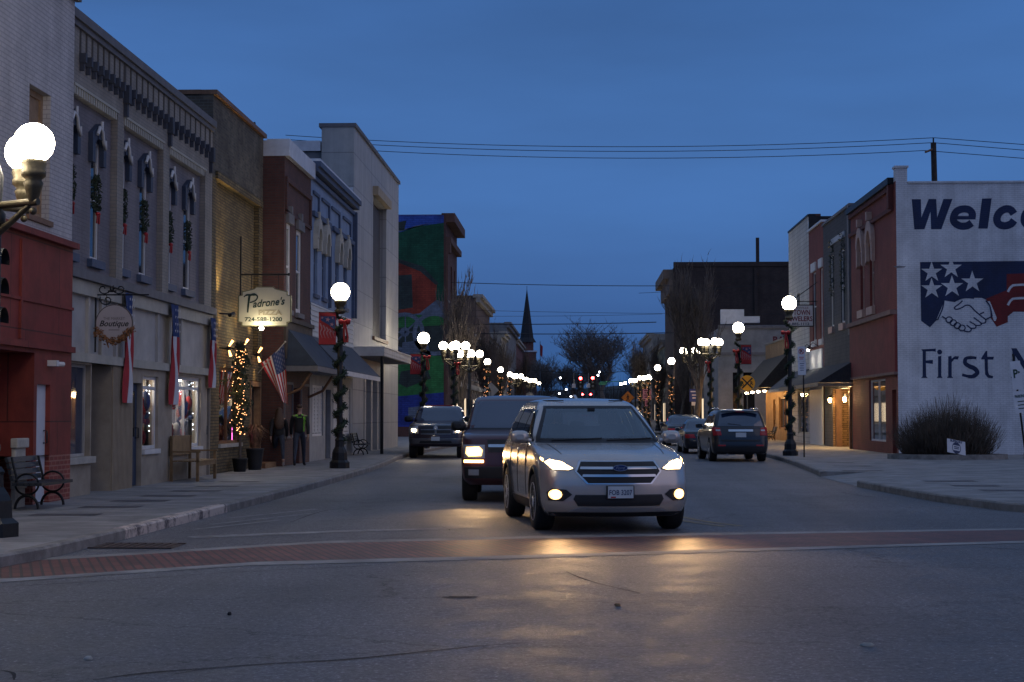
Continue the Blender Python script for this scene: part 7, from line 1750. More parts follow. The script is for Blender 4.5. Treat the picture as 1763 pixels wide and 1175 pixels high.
plate(.47, .665, -.15, .21, lambda b, o, h: (text(b, '', 'PARKING', .12, 1, None, o + rt * -.11 + ax_ * h * .70, rt, ax_, width=.29, bold=.003), [flat(b, [(-.05, h * z), (.15, h * z), (.15, h * z + .025), (-.05, h * z + .025)], o, rt, ax_, 1) for z in (.5, .34, .18)]))
# railroad crossing disc
YRR = 80.0; q = lambda px, py: onY(px, py, YRR); cx, cz = q(1286.5, 660); r_ = q(1300, 660)[0] - cx
t = thing('railroad_sign', 'round yellow railroad crossing sign half hidden by a garlanded lamp post', 'road sign', (cx, YRR, KH))
part(t, 'post', GALV, lambda b: b.tube([(cx, YRR + .03, KH), (cx, YRR + .03, cz)], .03, 6))
b = MB(); b.prism([(cx + r_ * math.cos(a * .196), YRR, cz + r_ * math.sin(a * .196)) for a in range(32)], (0, .01, 0), 0); OS = (cx, YRR, cz)
for s in (-1, 1): stroke(b, [(-.26, -.26 * s), (.26, .26 * s)], .075, OS, X3, Z3, 1, .004 + .002 * s, smooth=False)
text(b, '', 'R', .26, 1, None, (cx + .15, YRR, cz - .09), X3, Z3, width=.15, bold=.012, depth=.008); text(b, '', 'R', .26, 1, None, (cx - .30, YRR, cz - .09), X3, Z3, width=.15, bold=.012, depth=.008)
b.build('sign_disc', [SIGNY, INK], t)
# orange walking-person diamond, pink, blue and back-facing signs farther along
def post_sign(name, label, Y, px, py, zbase, fn):
    qx, qz = onY(px, py, Y); t = thing(name, label, 'road sign', (qx, Y, zbase)); part(t, 'post', GALV, lambda b: b.tube([(qx, Y + .03, zbase), (qx, Y + .03, qz)], .035, 6)); fn(t, qx, qz, Y); return t
def ped(t, x, z, Y):
    b = MB(); r = .82; b.prism([(x - r, Y, z), (x, Y, z - r), (x + r, Y, z), (x, Y, z + r)], (0, .01, 0), 0); OS = (x, Y, z)
    flat(b, [(.08 * math.cos(k) * 1, .34 + .08 * math.sin(k)) for k in [i * .785 for i in range(8)]], OS, X3, Z3, 1); stroke(b, [(0, .24), (.02, -.05)], .16, OS, X3, Z3, 1, smooth=False)
    stroke(b, [(.02, -.05), (-.16, -.40)], .09, OS, X3, Z3, 1, smooth=False); stroke(b, [(.02, -.05), (.12, -.22), (.17, -.42)], .09, OS, X3, Z3, 1, smooth=False); stroke(b, [(0, .2), (-.2, .02)], .07, OS, X3, Z3, 1, smooth=False); stroke(b, [(0, .2), (.2, .04)], .07, OS, X3, Z3, 1, smooth=False)
    b.build('sign_plate', [SIGNO, INK], t)
post_sign('pedestrian_sign', 'orange diamond sign with a black walking figure above the silver roof', 200, 1081, 685, rise(200), ped)
def pink(t, x, z, Y):
    b = MB(); b.box(x - .42, x + .42, Y - .01, Y, z - .5, z + .5, 0); lines(b, -.3, .3, .6, 4, .22, 1, (x, Y - .01, z), .1); b.build('sign_plate', [SIGNP, INKR], t)
    b = MB(); b.box(x - .22, x + .22, Y - .01, Y, z - 1.18, z - .54, 0); lines(b, -.14, -.75, .28, 3, .16, 1, (x, Y - .01, z), .06); b.build('small_plate', [SIGNP, INKR], t)
post_sign('notice_sign', 'pink square notice with a smaller pink plate beneath it', 159, 1114, 679, rise(159), pink)
def blue(t, x, z, Y):
    b = MB(); b.box(x - .29, x + .29, Y - .01, Y, z - .40, z + .40, 0); lines(b, -.22, .2, .44, 1, .2, 1, (x, Y - .01, z), .07); lines(b, -.13, -.02, .26, 2, .18, 1, (x, Y - .01, z), .07); b.build('sign_plate', [SIGNB, SIGNW], t)
    b = MB(); b.box(x - .16, x + .18, Y - .01, Y, z - .64, z - .42, 0); b.build('small_plate', [SIGNW], t)
post_sign('information_sign', 'blue information sign with white lettering and a small white plate', 100.5, 1195, 681, KH, blue)
def diamond(t, x, z, Y):
    b = MB(); r = .56; b.prism([(x - r, Y + .04, z), (x, Y + .04, z - r), (x + r, Y + .04, z), (x, Y + .04, z + r)], (0, .01, 0)); b.build('sign_plate', mat('sign_back_metal', (.38, .36, .32), .5, .3, var=.15), t)
    b = MB(); b.box(x - .4, x + .4, Y + .04, Y + .05, z - .95, z - .6); b.build('lower_plate', MATS['sign_back_metal'], t)
post_sign('warning_sign', 'bare metal back of a diamond sign above the maroon roof', 110, 845, 672, KH, diamond)
def disc(t, x, z, Y): part(t, 'sign_disc', MATS['sign_back_metal'], lambda b: b.prism([(x + .42 * math.cos(a * .393), Y + .04, z + .42 * math.sin(a * .393)) for a in range(16)], (0, .01, 0)))
post_sign('stop_sign', 'round grey back of a sign showing over the maroon roof rack', 160, 912, 683, rise(160), disc)
# traffic lights hung on a span wire far down the street
RLIT = emit('red_signal_lit', (1, .03, .03), 40)
def signal(label, x, y, z, k=1.0):
    t = thing('traffic_light', label, 'traffic light', (x, y, z), 0, None)
    b = MB(); b.box(-.19, .19, -.12, .12, -1.1, .25); b.box(-.32, .32, .0, .02, -1.2, .35); b.tube([(0, 0, .25), (0, 0, .55)], .03, 6); b.build('housing', BLACKP, t, world=False)
    for i, m in enumerate((RLIT, LENS, LENS)):
        k_ = MB(); k_.ball((0, -.12, .05 - .42 * i), .16 if i == 0 else .14, 14, 8, 0, (1, .35, 1)); lo = k_.build('lens', m, t, world=False)
        v = MB(); v.loft([[Vector((.165 * math.cos(a), yy, .05 - .42 * i + .165 * math.sin(a))) for a in [R(-20) + R(220) * j / 12 for j in range(13)]] for yy in (-.12, -.34)], 0, True, False, False); v.build('visor', BLACKP, lo, world=False)
    t.scale = (k,) * 3
    return t
x1, z1 = onY(999.5, 652.5, 170); x2, z2 = onY(1020.5, 652, 170)
signal('lit red traffic light with a bare tree directly behind, first of the upper pair', x1, 170, z1); signal('lit red traffic light beside the green street plate, second of the upper pair', x2, 170, z2)
x3, z3 = onY(1003, 680, 245); x4, z4 = onY(1017, 680, 245)
signal('small far red light low over the silver roof, first of the lower pair', x3, 245, z3); signal('small far red light low over the silver roof, second of the lower pair', x4, 245, z4)
sp = MB(); sp.tube([(-6, 170.1, z1 + 1.0), (x1, 170.1, z1 + .55), (x2, 170.1, z1 + .55), (8.5, 170.1, z1 + 1.0)], .03, 5)
tag(sp.build('span_wire', IRON, origin=(-6, 170.1, z1 + 1)), 'sagging span wire carrying the upper pair of red lights', 'cable')
sp = MB(); sp.tube([(-6, 245.1, z3 + .9), (x3, 245.1, z3 + .55), (x4, 245.1, z3 + .55), (8, 245.1, z3 + .9)], .03, 5)
tag(sp.build('span_wire', IRON, origin=(-6, 245.1, z3 + 1)), 'lower span wire carrying the far pair of red lights', 'cable')
for i, (a, c, yy, zz) in enumerate(((985, 991, 661, 668), (1010, 1016, 661, 668))):
    xa, zt = onY(a, yy, 170); xb, zb = onY(c, zz, 170)
    s_ = MB(); s_.box(xa, xb, 169.95, 170.0, zb, zt); s_.tube([((xa + xb) / 2, 170.05, zb), ((xa + xb) / 2, 170.05, z1 + .6)], .02, 4); tag(s_.build('overhead_sign', SIGNW, origin=(xa, 170, zb)), ('small white plate hung on the upper span wire, nearer the church', 'small white plate hung on the span wire, just under the red lights')[i], 'road sign')
xa, zt = onY(1032, 658.5, 170); xb, zb = onY(1045, 663, 170)
s_ = MB(); s_.box(xa, xb, 169.95, 170, zb, zt); s_.tube([(xa, 170.02, zt + .03), (8.5, 170.02, zt + .25)], .04, 5); tag(s_.build('street_name_plate', mat('sign_bright_green', (.06, .30, .17), .5, var=.2, vscale=3), origin=(xa, 170, zb)), 'green street name plate hung level with the red lights', 'road sign')
# signal head at the very edge of the near corner
t = thing('traffic_light', 'black signal visors poking in at the photo edge under the near lamp globes', 'traffic light', (-7.25, 18.9, 2.5))
part(t, 'housing', BLACKP, lambda b: b.box(-7.35, -7.06, 18.72, 19.06, 2.55, 3.62))
part(t, 'mounting_arm', IRON, lambda b: b.tube([(-7.21, 18.72, 3.1), (-7.08, 18.62, 3.1)], .03, 6))
for z in (3.44, 3.085, 2.73):
    v = MB(); v.loft([[Vector((xx, 18.9 + .15 * math.cos(a), z + .15 * math.sin(a) + dz)) for a in [R(-15) + R(210) * j / 12 for j in range(13)]] for xx, dz in ((-7.06, 0), (-6.87, -.03))], 0, True, False, False); v.build('visor', BLACKP, t)
# yard sign
YY = 50.2; q = lambda px, py: onY(px, py, YY); c4 = [q(1631, 785 - 6.5), q(1666, 785), q(1665, 761.5), q(1630.5, 755)]
c4 = [(x, YY + .25 * i, z) for (x, z), i in zip(c4, (0, 1, 1, 0))]; A = Vector(c4[0]); ux = (Vector(c4[1]) - A); uz = (Vector(c4[3]) - A); L1, L2 = ux.length, uz.length; ux.normalize(); uz.normalize()
t = thing('yard_sign', 'small tilted white yard sign with a round emblem before the shrub', 'yard sign', (A.x, A.y, KH))
b = MB(); b.prism(c4, (0, .012, 0), 0); cxx, czz = L1 * .5, L2 * .42
def eln(a0, a1, k=1.0): return [(cxx + .15 * k * math.cos(R(a)), czz + .17 * k * math.sin(R(a))) for a in range(a0, a1 + 1, 15)]
stroke(b, eln(0, 345), .018, A, ux, uz, 1, .006, closed=True); flat(b, eln(30, 150, .95), A, ux, uz, 1, .007); flat(b, eln(210, 330, .95), A, ux, uz, 1, .007)
for z in (-.03, .02): flat(b, [(cxx - .09, czz + z), (cxx + .09, czz + z), (cxx + .09, czz + z + .025), (cxx - .09, czz + z + .025)], A, ux, uz, 1, .007)
text(b, '', 'SUPPORT', .085, 1, None, A + ux * L1 * .16 + uz * L2 * .83, ux, uz, width=L1 * .68, bold=.004)
b.build('sign_panel', [SIGNW, PLATEINK], t)
for u in (.2, .8): part(t, 'wire_leg', GALV, lambda b: b.tube([A + ux * L1 * u + Vector((0, .02, .1)), A + ux * L1 * u + Vector((0, .02, 0)) + Vector((0, 0, KH - A.z))], .006, 4))
# utility pole and wires
YU = 82.0; q = lambda px, py: onY(px, py, YU); pb = q(1612.5, 320); ptop = q(1607, 246)
t = thing('utility_pole', 'weathered wooden utility pole rising behind the white wall', 'utility pole', (pb[0], YU, 0))
part(t, 'pole', mat('pole_wood', (.06, .042, .032), .9, var=.4), lambda b: b.tube([(pb[0] + .1, YU, 0), (ptop[0], YU, ptop[1])], [.19, .14], 10))
(ax1, az1) = q(1591, 264)
part(t, 'crossarm', BROWNW, lambda b: b.tube([(ptop[0] + .05, YU, ptop[1] - .3), (ax1, YU - .3, az1)], .06, 6))
part(t, 'insulator', IRON, lambda b: b.tube([(ptop[0], YU, ptop[1]), (ptop[0], YU, q(1611, 238)[1])], .04, 6))
wire_ends = [((604, 233.5), (1608, 237.5), (1800, 252)), ((604, 241), (1606, 246), (1800, 262)), ((604, 251), (1592, 259.5), (1800, 276))]
CAB = mat('wire', (.012, .013, .016), .6, var=0)
wl_ = ['topmost thin power wire strung to the wooden pole', 'middle thin power wire strung to the wooden pole', 'lowest of three thin power wires strung to the wooden pole']
def catenary(A, B, sag, n=18): return [Vector(A).lerp(Vector(B), i / n) - Vector((0, 0, sag * 4 * (i / n) * (1 - i / n))) for i in range(n + 1)]
for (a, c, e), lb in zip(wire_ends, wl_):
    A = onY(*a, YU + 4); B = onY(*c, YU); E_ = onY(*e, YU - 3)
    A2 = Vector((A[0], YU + 4, A[1])); B2 = Vector((B[0], YU, B[1])); A3 = A2 + (A2 - B2) * .12
    b = MB(); b.tube(catenary(A3, B2, .55), .017, 4); b.tube([B2, (E_[0], YU - 3, E_[1])], .017, 4); tag(b.build('power_wire', CAB, origin=B2), lb, 'wire', 'wires across the street')
low = [((690, 483), (1158, 492.5), 112, .024, 'dark wire crossing just above the first bare tree'), ((690, 531), (1366, 541), 118, .013, 'faint wire crossing level with the spire tip'), ((690, 556.5), (1130, 555), 112, .030, 'thick dark wire crossing halfway down the spire'), ((690, 572), (1160, 573), 112, .030, 'thick dark wire crossing at the foot of the spire'), ((690, 543), (1140, 541), 120, .012, 'faint wire between the two thick crossing wires'), ((1100, 505), (1366, 484), 118, .014, 'pale slanting wire in front of the dark brick block')]
for a, c, Y, r, lb in low:
    A = onY(*a, Y); B = onY(*c, Y); b = MB(); b.tube(catenary((A[0], Y, A[1]), (B[0], Y, B[1]), .12), r, 4); tag(b.build('power_wire', CAB, origin=(A[0], Y, A[1])), lb, 'wire', 'wires across the street')
# flagpole far off
x, z = onY(930, 588, 300)
t = thing('flagpole', 'thin far flagpole with a drooping flag right of the spire', 'flagpole', (x, 300, 1.8)); part(t, 'pole', GALV, lambda b: b.tube([(x, 300, 1.8), (x, 300, z)], .07, 6)); part(t, 'flag', REDC, lambda b: b.add([(x + .05, 300, z - .5), (x + .5, 299.9, z - 1), (x + .4, 300, z - 3.2), (x + .05, 300, z - 2.6)], [(0, 1, 2, 3)]))
# far lights beyond the signals; the fourth stands for a car headlight
for i, (px, py) in enumerate(((1029.5, 646.5), (1032, 641), (965, 651), (983, 683), (963, 678), (975, 671))):
    x, z = onY(px, py, 285); b = MB(); b.ball((x, 285, z), .16, 8, 6); b.tube([(x, 285.05, rise(285)), (x, 285.05, z)], .05, 5, 1); tag(b.build('distant_lamp', [emit('distant_lamp%d' % i, (.85, .85, 1), 14), IRON], origin=(x, 285, rise(285))), ['tiny white lamp right beside the second red light', 'tiny white lamp above and right of the red lights', 'tiny white lamp left of the red lights', 'tiny white lamp low over the silver roof edge', 'tiny white lamp near the far church side kerb', 'tiny white lamp below the hung white plate'][i], 'street lamp')
# benches
def iron_bench(label, group=None):
    t = thing('bench', label, 'bench', (0, 0, 0), 0, group)     # sits along y, faces +x
    for y in (-.62, .62):
        b = MB(); b.tube([(.20 * math.cos(a), y,   .42 + .17 * math.sin(a)) for a in [R(15 * i) for i in range(25)]], .018, 8, cap=False)
        b.tube([(.20 * math.cos(a), y, .02 + .22 * math.sin(a)) for a in [R(12 * i) for i in range(16)]], .024, 8); b.tube([(-.16, y, .44), (-.27, y, .86)], .022, 8)
        b.build('side_frame', IRON, t, world=False)
    b = MB()
    for i in range(5): b.box(-.20 + i * .105, -.20 + i * .105 + .09, -.78, .78, .40, .45)
    b.build('seat', mat('dark_slat', (.03, .035, .042), .5, .2, var=.3, coords='obj') if 'dark_slat' not in MATS else MATS['dark_slat'], t, world=False)
    b = MB()
    for i in range(4): b.prism([(-.20 - i * .028, -.72, .48 + i * .10), (-.225 - i * .028, -.72, .565 + i * .10), (-.275 - i * .028, -.72, .56 + i * .10), (-.25 - i * .028, -.72, .475 + i * .10)], (0, 1.44, 0))
    b.build('backrest', MATS['dark_slat'], t, world=False)
    return t
bn = iron_bench('black iron bench with ring arms against the dark red storefront'); bn.location = (-8.24, 24.3, KH); bn.scale = (.88, .95, .92)
dup(bn, (-7.78, 57.4, KH), 0, 'black iron bench under the slate awning past the second lamp')
dup(bn, (10.95, 91, KH), R(180), 'black iron bench in warm light under the low shop awning')
t = thing('bench', 'brown wooden armchair bench outside the boutique windows', 'bench', (-8.42, 35.0, KH))
WB = mat('bench_wood', (.20, .12, .055), .6, var=.3, vscale=6, coords='obj')
b = MB()
for i in range(5): b.box(-.28 + i * .12, -.28 + i * .12 + .105, -.85, .85, .42, .45)
b.build('seat', WB, t, world=False)
b = MB(); b.box(-.33, -.30, -.85, .85, .55, .98); b.build('backrest', WB, t, world=False, bevel=.01)
for y in (-.82, .82):
    for x, h in ((-.31, .98), (.26, .62)): b = MB(); b.box(x - .03, x + .03, y - .03, y + .03, 0, h); b.build('leg', WB, t, world=False)
    b = MB(); b.box(-.34, .32, y - .04, y + .04, .62, .655); b.build('armrest', WB, t, world=False)
b = MB(); b.box(.24, .28, -.79, .79, .33, .415); b.build('apron', WB, t, world=False)
# bunting flags on the boutique, flag on a pole
def bunting(label, px0, px1, y0, y1):
    a, c = U(px0), U(px1); z1, z0 = Zz((px0 + px1) / 2, y0), Zz((px0 + px1) / 2, y1); b = MB(); n, k = 6, 22; V_ = []
    for j in range(k + 1):
        for i in range(n + 1):
            tt = j / k; pinch = 1 - .25 * math.sin(math.pi * tt) ** 2; u = (a + c) / 2 + (i / n - .5) * (c - a) * pinch
            V_.append(FL(u, z1 + (z0 - z1) * tt, .12 + .04 * math.sin(i * 1.9 + j * .25)))
    for j in range(k):
        for i in range(n): m = 2 if j < 7 else (0 if i < 2 or i >= 5 else 1); b.add([V_[j * 7 + i], V_[j * 7 + i + 1], V_[(j + 1) * 7 + i + 1], V_[(j + 1) * 7 + i]], [(0, 1, 2, 3)], m, True)
    for j in range(4):
        for i in range(3): uu = a + (c - a) * (.25 + .25 * i); p = FL(uu, z1 - .12 - j * .15, .18); flat(b, star((0, 0), .045), p, (0, 1, 0), (0, 0, 1), 1, .0)
    return tag(b.build('bunting_flag', [REDC, WHITEC, BLUEC], origin=FL((a + c) / 2, z1, .1)), label, 'flag', 'striped bunting flags on the boutique')
bunting('hanging star and stripe bunting partly behind the round sign', 202.5, 217, 505, 694); bunting('hanging star and stripe bunting between the two lit boutique windows', 283, 298, 525, 697); bunting('hanging star and stripe bunting at the boutique edge by the pizza wall', 352, 362, 548, 668)
t = thing('flag', 'national flag on an angled pole beside the pizza doorway', 'flag', (-8.78, 43.8, 2.7))
YF = 43.8; q = lambda px, py: (lambda r: Vector((r[0], YF, r[1])))(onY(px, py, YF))
part(t, 'pole', mat('pale_pole', (.45, .42, .36), .5, var=.1), lambda b: b.tube([Vector((-8.8, YF, q(438, 643).z)), q(491, 589)], .014, 6).ball(q(491, 589), .03, 8, 6))
A, B, C_, D_ = q(449, 626), q(489, 592), q(497, 698), q(483, 686); b = MB(); ns, nt_ = 26, 24; g = []
for j in range(nt_ + 1):
    for i in range(ns + 1):
        s, tt = i / ns, j / nt_; p = A.lerp(B, s).lerp(D_.lerp(C_, s), tt); p.y += .07 * math.sin(s * 9 + tt * 2) * (.3 + tt); p.z -= .03 * math.sin(math.pi * s); g.append(p)
for j in range(nt_):
    for i in range(ns):
        can = i >= 12 and j < 10; m = 2 if can else (0 if (i // 2) % 2 == 0 else 1)
        if can and i % 2 == 0 and (j + i // 2) % 2 == 0 and i > 12: m = 3
        b.add([g[j * (ns + 1) + i], g[j * (ns + 1) + i + 1], g[(j + 1) * (ns + 1) + i + 1], g[(j + 1) * (ns + 1) + i]], [(0, 1, 2, 3)], m, True)
b.build('cloth', [mat('flag_red', (.55, .03, .035), .8, var=.1), mat('flag_white', (.80, .79, .78), .8, var=.05), BLUEC, mat('star_speckle', (.16, .18, .27), .8, var=0)], t)
# wreaths on the boutique windows
for i, (x, y) in enumerate(wins):
    rg = random.Random(60 + i); b = MB(); cu = (x + y) / 2
    for k in range(46): a = k * .1366; leaves(b, Fp(cu + .17 * math.cos(a), 5.66 + .30 * math.sin(a), .03), 6, .06, .05, 0, rg=rg)
    o = b.build('wreath', GREENL2, origin=Fp(cu, 5.6, 0)); tag(o, 'green wreath with a red bow on the %s tall boutique window from the corner building' % nm[i], 'wreath', 'wreaths on the boutique windows')
    k = MB(); k.ball(Fp(cu, 5.28, .07), .05, 8, 6, 0, (1, 1.6, .8)); k.tube([Fp(cu - .04, 5.26, .08), Fp(cu - .07, 5.1, .07)], .018, 4); k.tube([Fp(cu + .04, 5.26, .08), Fp(cu + .07, 5.1, .07)], .018, 4); k.build('red_bow', REDR, o)
# fairy-lit topiary by the pizza window, neon sign, planter
px_, py_ = -8.52, 40.2; rg = random.Random(17)
t = thing('potted_topiary', 'tall slim evergreen covered in warm fairy lights before the pizza window', 'plant', (px_, py_, KH))
part(t, 'trunk', BARK, lambda b: b.tube([(px_, py_, KH), (px_ + .02, py_, 3.0)], [.04, .02], 6))
b = MB()
for i in range(90): z = 1.15 + 2.2 * i / 90; rr = .15 * (.5 + math.sin(math.pi * min(1, (z - .9) / 2.6))); leaves(b, (px_ + rg.gauss(0, rr * .5), py_ + rg.gauss(0, rr * .6), z), 12, .12, .07, 0, rg=rg)
b.build('crown', GREENL2, t)
b = MB()
for i in range(100): z = 1.05 + 2.15 * rg.random() ** 1.15; rr = .19 * (.5 + math.sin(math.pi * min(1, (z - .9) / 2.6))); b.bulb((px_ + rg.gauss(0, rr * .55), py_ - .12 - abs(rg.gauss(0, .10)), z), .0115)
b.build('fairy_lights', FAIRY, t)
part(t, 'pot', IRON, lambda b: b.lathe([(.15, KH), (.20, KH + .3), (.21, KH + .34), (.18, KH + .34)], 14, (px_, py_, 0)))
light('POINT', 'topiary_glow', (px_ + .1, py_ - .35, 2.2), 4, (1, .6, .25), None, shadow_soft_size=.3)
u = U(406.5); zc = Zz(406, 752)
t = thing('neon_sign', 'small upright pink and blue neon sign in the pizza window', 'neon sign', FL(u, zc, -.16))
N_ = lambda k, z: FL(u + k, zc + z, -.16 + k * .6)
part(t, 'pink_tube', emit('neon_pink', (1, .12, .55), 3), lambda b: b.tube([N_(-.06, .22), N_(.0, .30), N_(.06, .22), N_(.06, -.22), N_(0, -.30), N_(-.06, -.22), N_(-.06, .2)], .018, 6))
part(t, 'blue_tube', emit('neon_blue', (.25, .35, 1), 4), lambda b: b.tube([N_(0, .20), N_(0, -.20)], .02, 6))
light('POINT', 'neon_glow', FL(u, zc, -.3), 1.5, (.9, .3, 1), None, shadow_soft_size=.15)
px2, py2 = -8.42, 41.6
t = thing('planter', 'dark tall planter with dry reddish grasses beside the pizza door', 'planter', (px2, py2, KH))
part(t, 'pot', BLACKP, lambda b: b.lathe([(.17, KH), (.20, KH + .25), (.235, KH + .52), (.25, KH + .56), (.20, KH + .56)], 16, (px2, py2, 0)))
b = MB(); rg = random.Random(5)
for i in range(150):
    a = rg.uniform(0, 6.28); p = Vector((px2 + .12 * math.cos(a) * rg.random(), py2 + .12 * math.sin(a) * rg.random(), KH + .58)); o_ = Vector((math.cos(a), math.sin(a), 0)) * rg.uniform(.05, .38); h = rg.uniform(.25, .62); w = Vector((-math.sin(a), math.cos(a), 0)) * .018
    m_ = p + o_ * .4 + Vector((0, 0, h)); e_ = p + o_ * 1.1 + Vector((0, 0, h * .7)); b.add([p - w, p + w, m_ + w * .8, m_ - w * .8, e_], [(0, 1, 2, 3), (3, 2, 4)])
b.build('grasses', mat('dry_grass', (.26, .13, .065), .9, var=.5, vscale=9), t)
# bits on the road
LIT_ = [('litter', 'pale scrap of litter on the asphalt at the near left corner', -3.1, 10.1, .035, .014, STONEC), ('litter', 'thin white scrap of litter on the open asphalt below the crosswalk', 1.95, 10.9, .05, .006, STONEC), ('leaf', 'tiny dry leaf on the asphalt ahead of the silver suv', .33, 13.1, .03, .012, mat('dry_leaf', (.28, .17, .08), .8, var=.2)), ('stone', 'small dark stone on the asphalt at the near corner', -2.7, 12.4, .016, .016, TAR)]
for nme, lb, x, y, a, c_, m in LIT_:
    b = MB(); rg = random.Random(int(y * 10)); b.loft([[Vector((x + a * k * math.cos(i * .785) * rg.uniform(.7, 1.2), y + c_ * 2 * k * math.sin(i * .785) * rg.uniform(.7, 1.2), z)) for i in range(8)] for k, z in ((.8, .001), (1, .012), (.6, .025))]); tag(b.build(nme, m, origin=(x, y, 0)), lb, 'litter')
sx_, sy_ = onZ(236, 941, 0)
b = MB()
for i in range(9): b.box(sx_ - .45 + i * .1, sx_ - .385 + i * .1, sy_ - .3, sy_ + .3, .004, .016)
b.box(sx_ - .5, sx_ + .5, sy_ - .36, sy_ - .3, .004, .016); b.box(sx_ - .5, sx_ + .5, sy_ + .3, sy_ + .36, .004, .016); b.box(sx_ - .5, sx_ + .5, sy_ - .3, sy_ + .3, .003, .006)
tag(b.build('storm_drain', mat('rusty_iron', (.085, .060, .052), .8, .3, var=.4), origin=(sx_, sy_, 0)), 'rusty storm drain grate beside the pale painted kerb', 'drain')
# ------------------------------------------------------------------ two people walking away along the pavement
def skin_mesh(name, chains, mats, parent, pick=None, sub=2, root=0):
    """grow one continuous surface round a skeleton of connected edges; chains: {joint: (pos, radius)}, edges"""
    J, E_ = chains; keys = list(J); me = bpy.data.meshes.new(name)
    me.from_pydata([J[k][0] for k in keys], [(keys.index(a), keys.index(b)) for a, b in E_], [])
    o = bpy.data.objects.new(name, me); COL.objects.link(o)
    md = o.modifiers.new('skin', 'SKIN'); md.use_smooth_shade = True; md.branch_smoothing = .6
    for i, k in enumerate(keys):
        r = J[k][1]; me.skin_vertices[0].data[i].radius = r if isinstance(r, tuple) else (r, r); me.skin_vertices[0].data[i].use_root = i == root
    s2_ = o.modifiers.new('sub', 'SUBSURF'); s2_.levels = sub; s2_.render_levels = sub
    dg = bpy.context.evaluated_depsgraph_get(); dg.update(); nm_ = bpy.data.meshes.new_from_object(o.evaluated_get(dg)); o.modifiers.clear(); o.data = nm_; bpy.data.meshes.remove(me)
    nm_.materials.clear()
    for m in mats: nm_.materials.append(m)
    for p in nm_.polygons:
        p.use_smooth = True
        p.material_index = pick(p.center) if pick else 0
    o.parent = parent
    return o
SKIN = mat('skin', (.40, .24, .17), .6, var=.1, coords='obj'); JEANS = mat('dark_jeans', (.034, .042, .065), .9, var=.3, vscale=12, coords='obj'); BLACKC = mat('black_jacket', (.020, .020, .022), .85, var=.3, vscale=8, coords='obj'); LIME = mat('lime_panel', (.22, .55, .05), .7, var=.1, coords='obj')
HAIRD = mat('dark_brown_hair', (.085, .045, .026), .6, var=.4, vscale=25, coords='obj'); SHOEW = mat('pale_shoe', (.42, .36, .34), .6, var=.2, coords='obj'); TEALC = mat('pale_blue_hem', (.22, .42, .52), .8, var=.1, coords='obj')
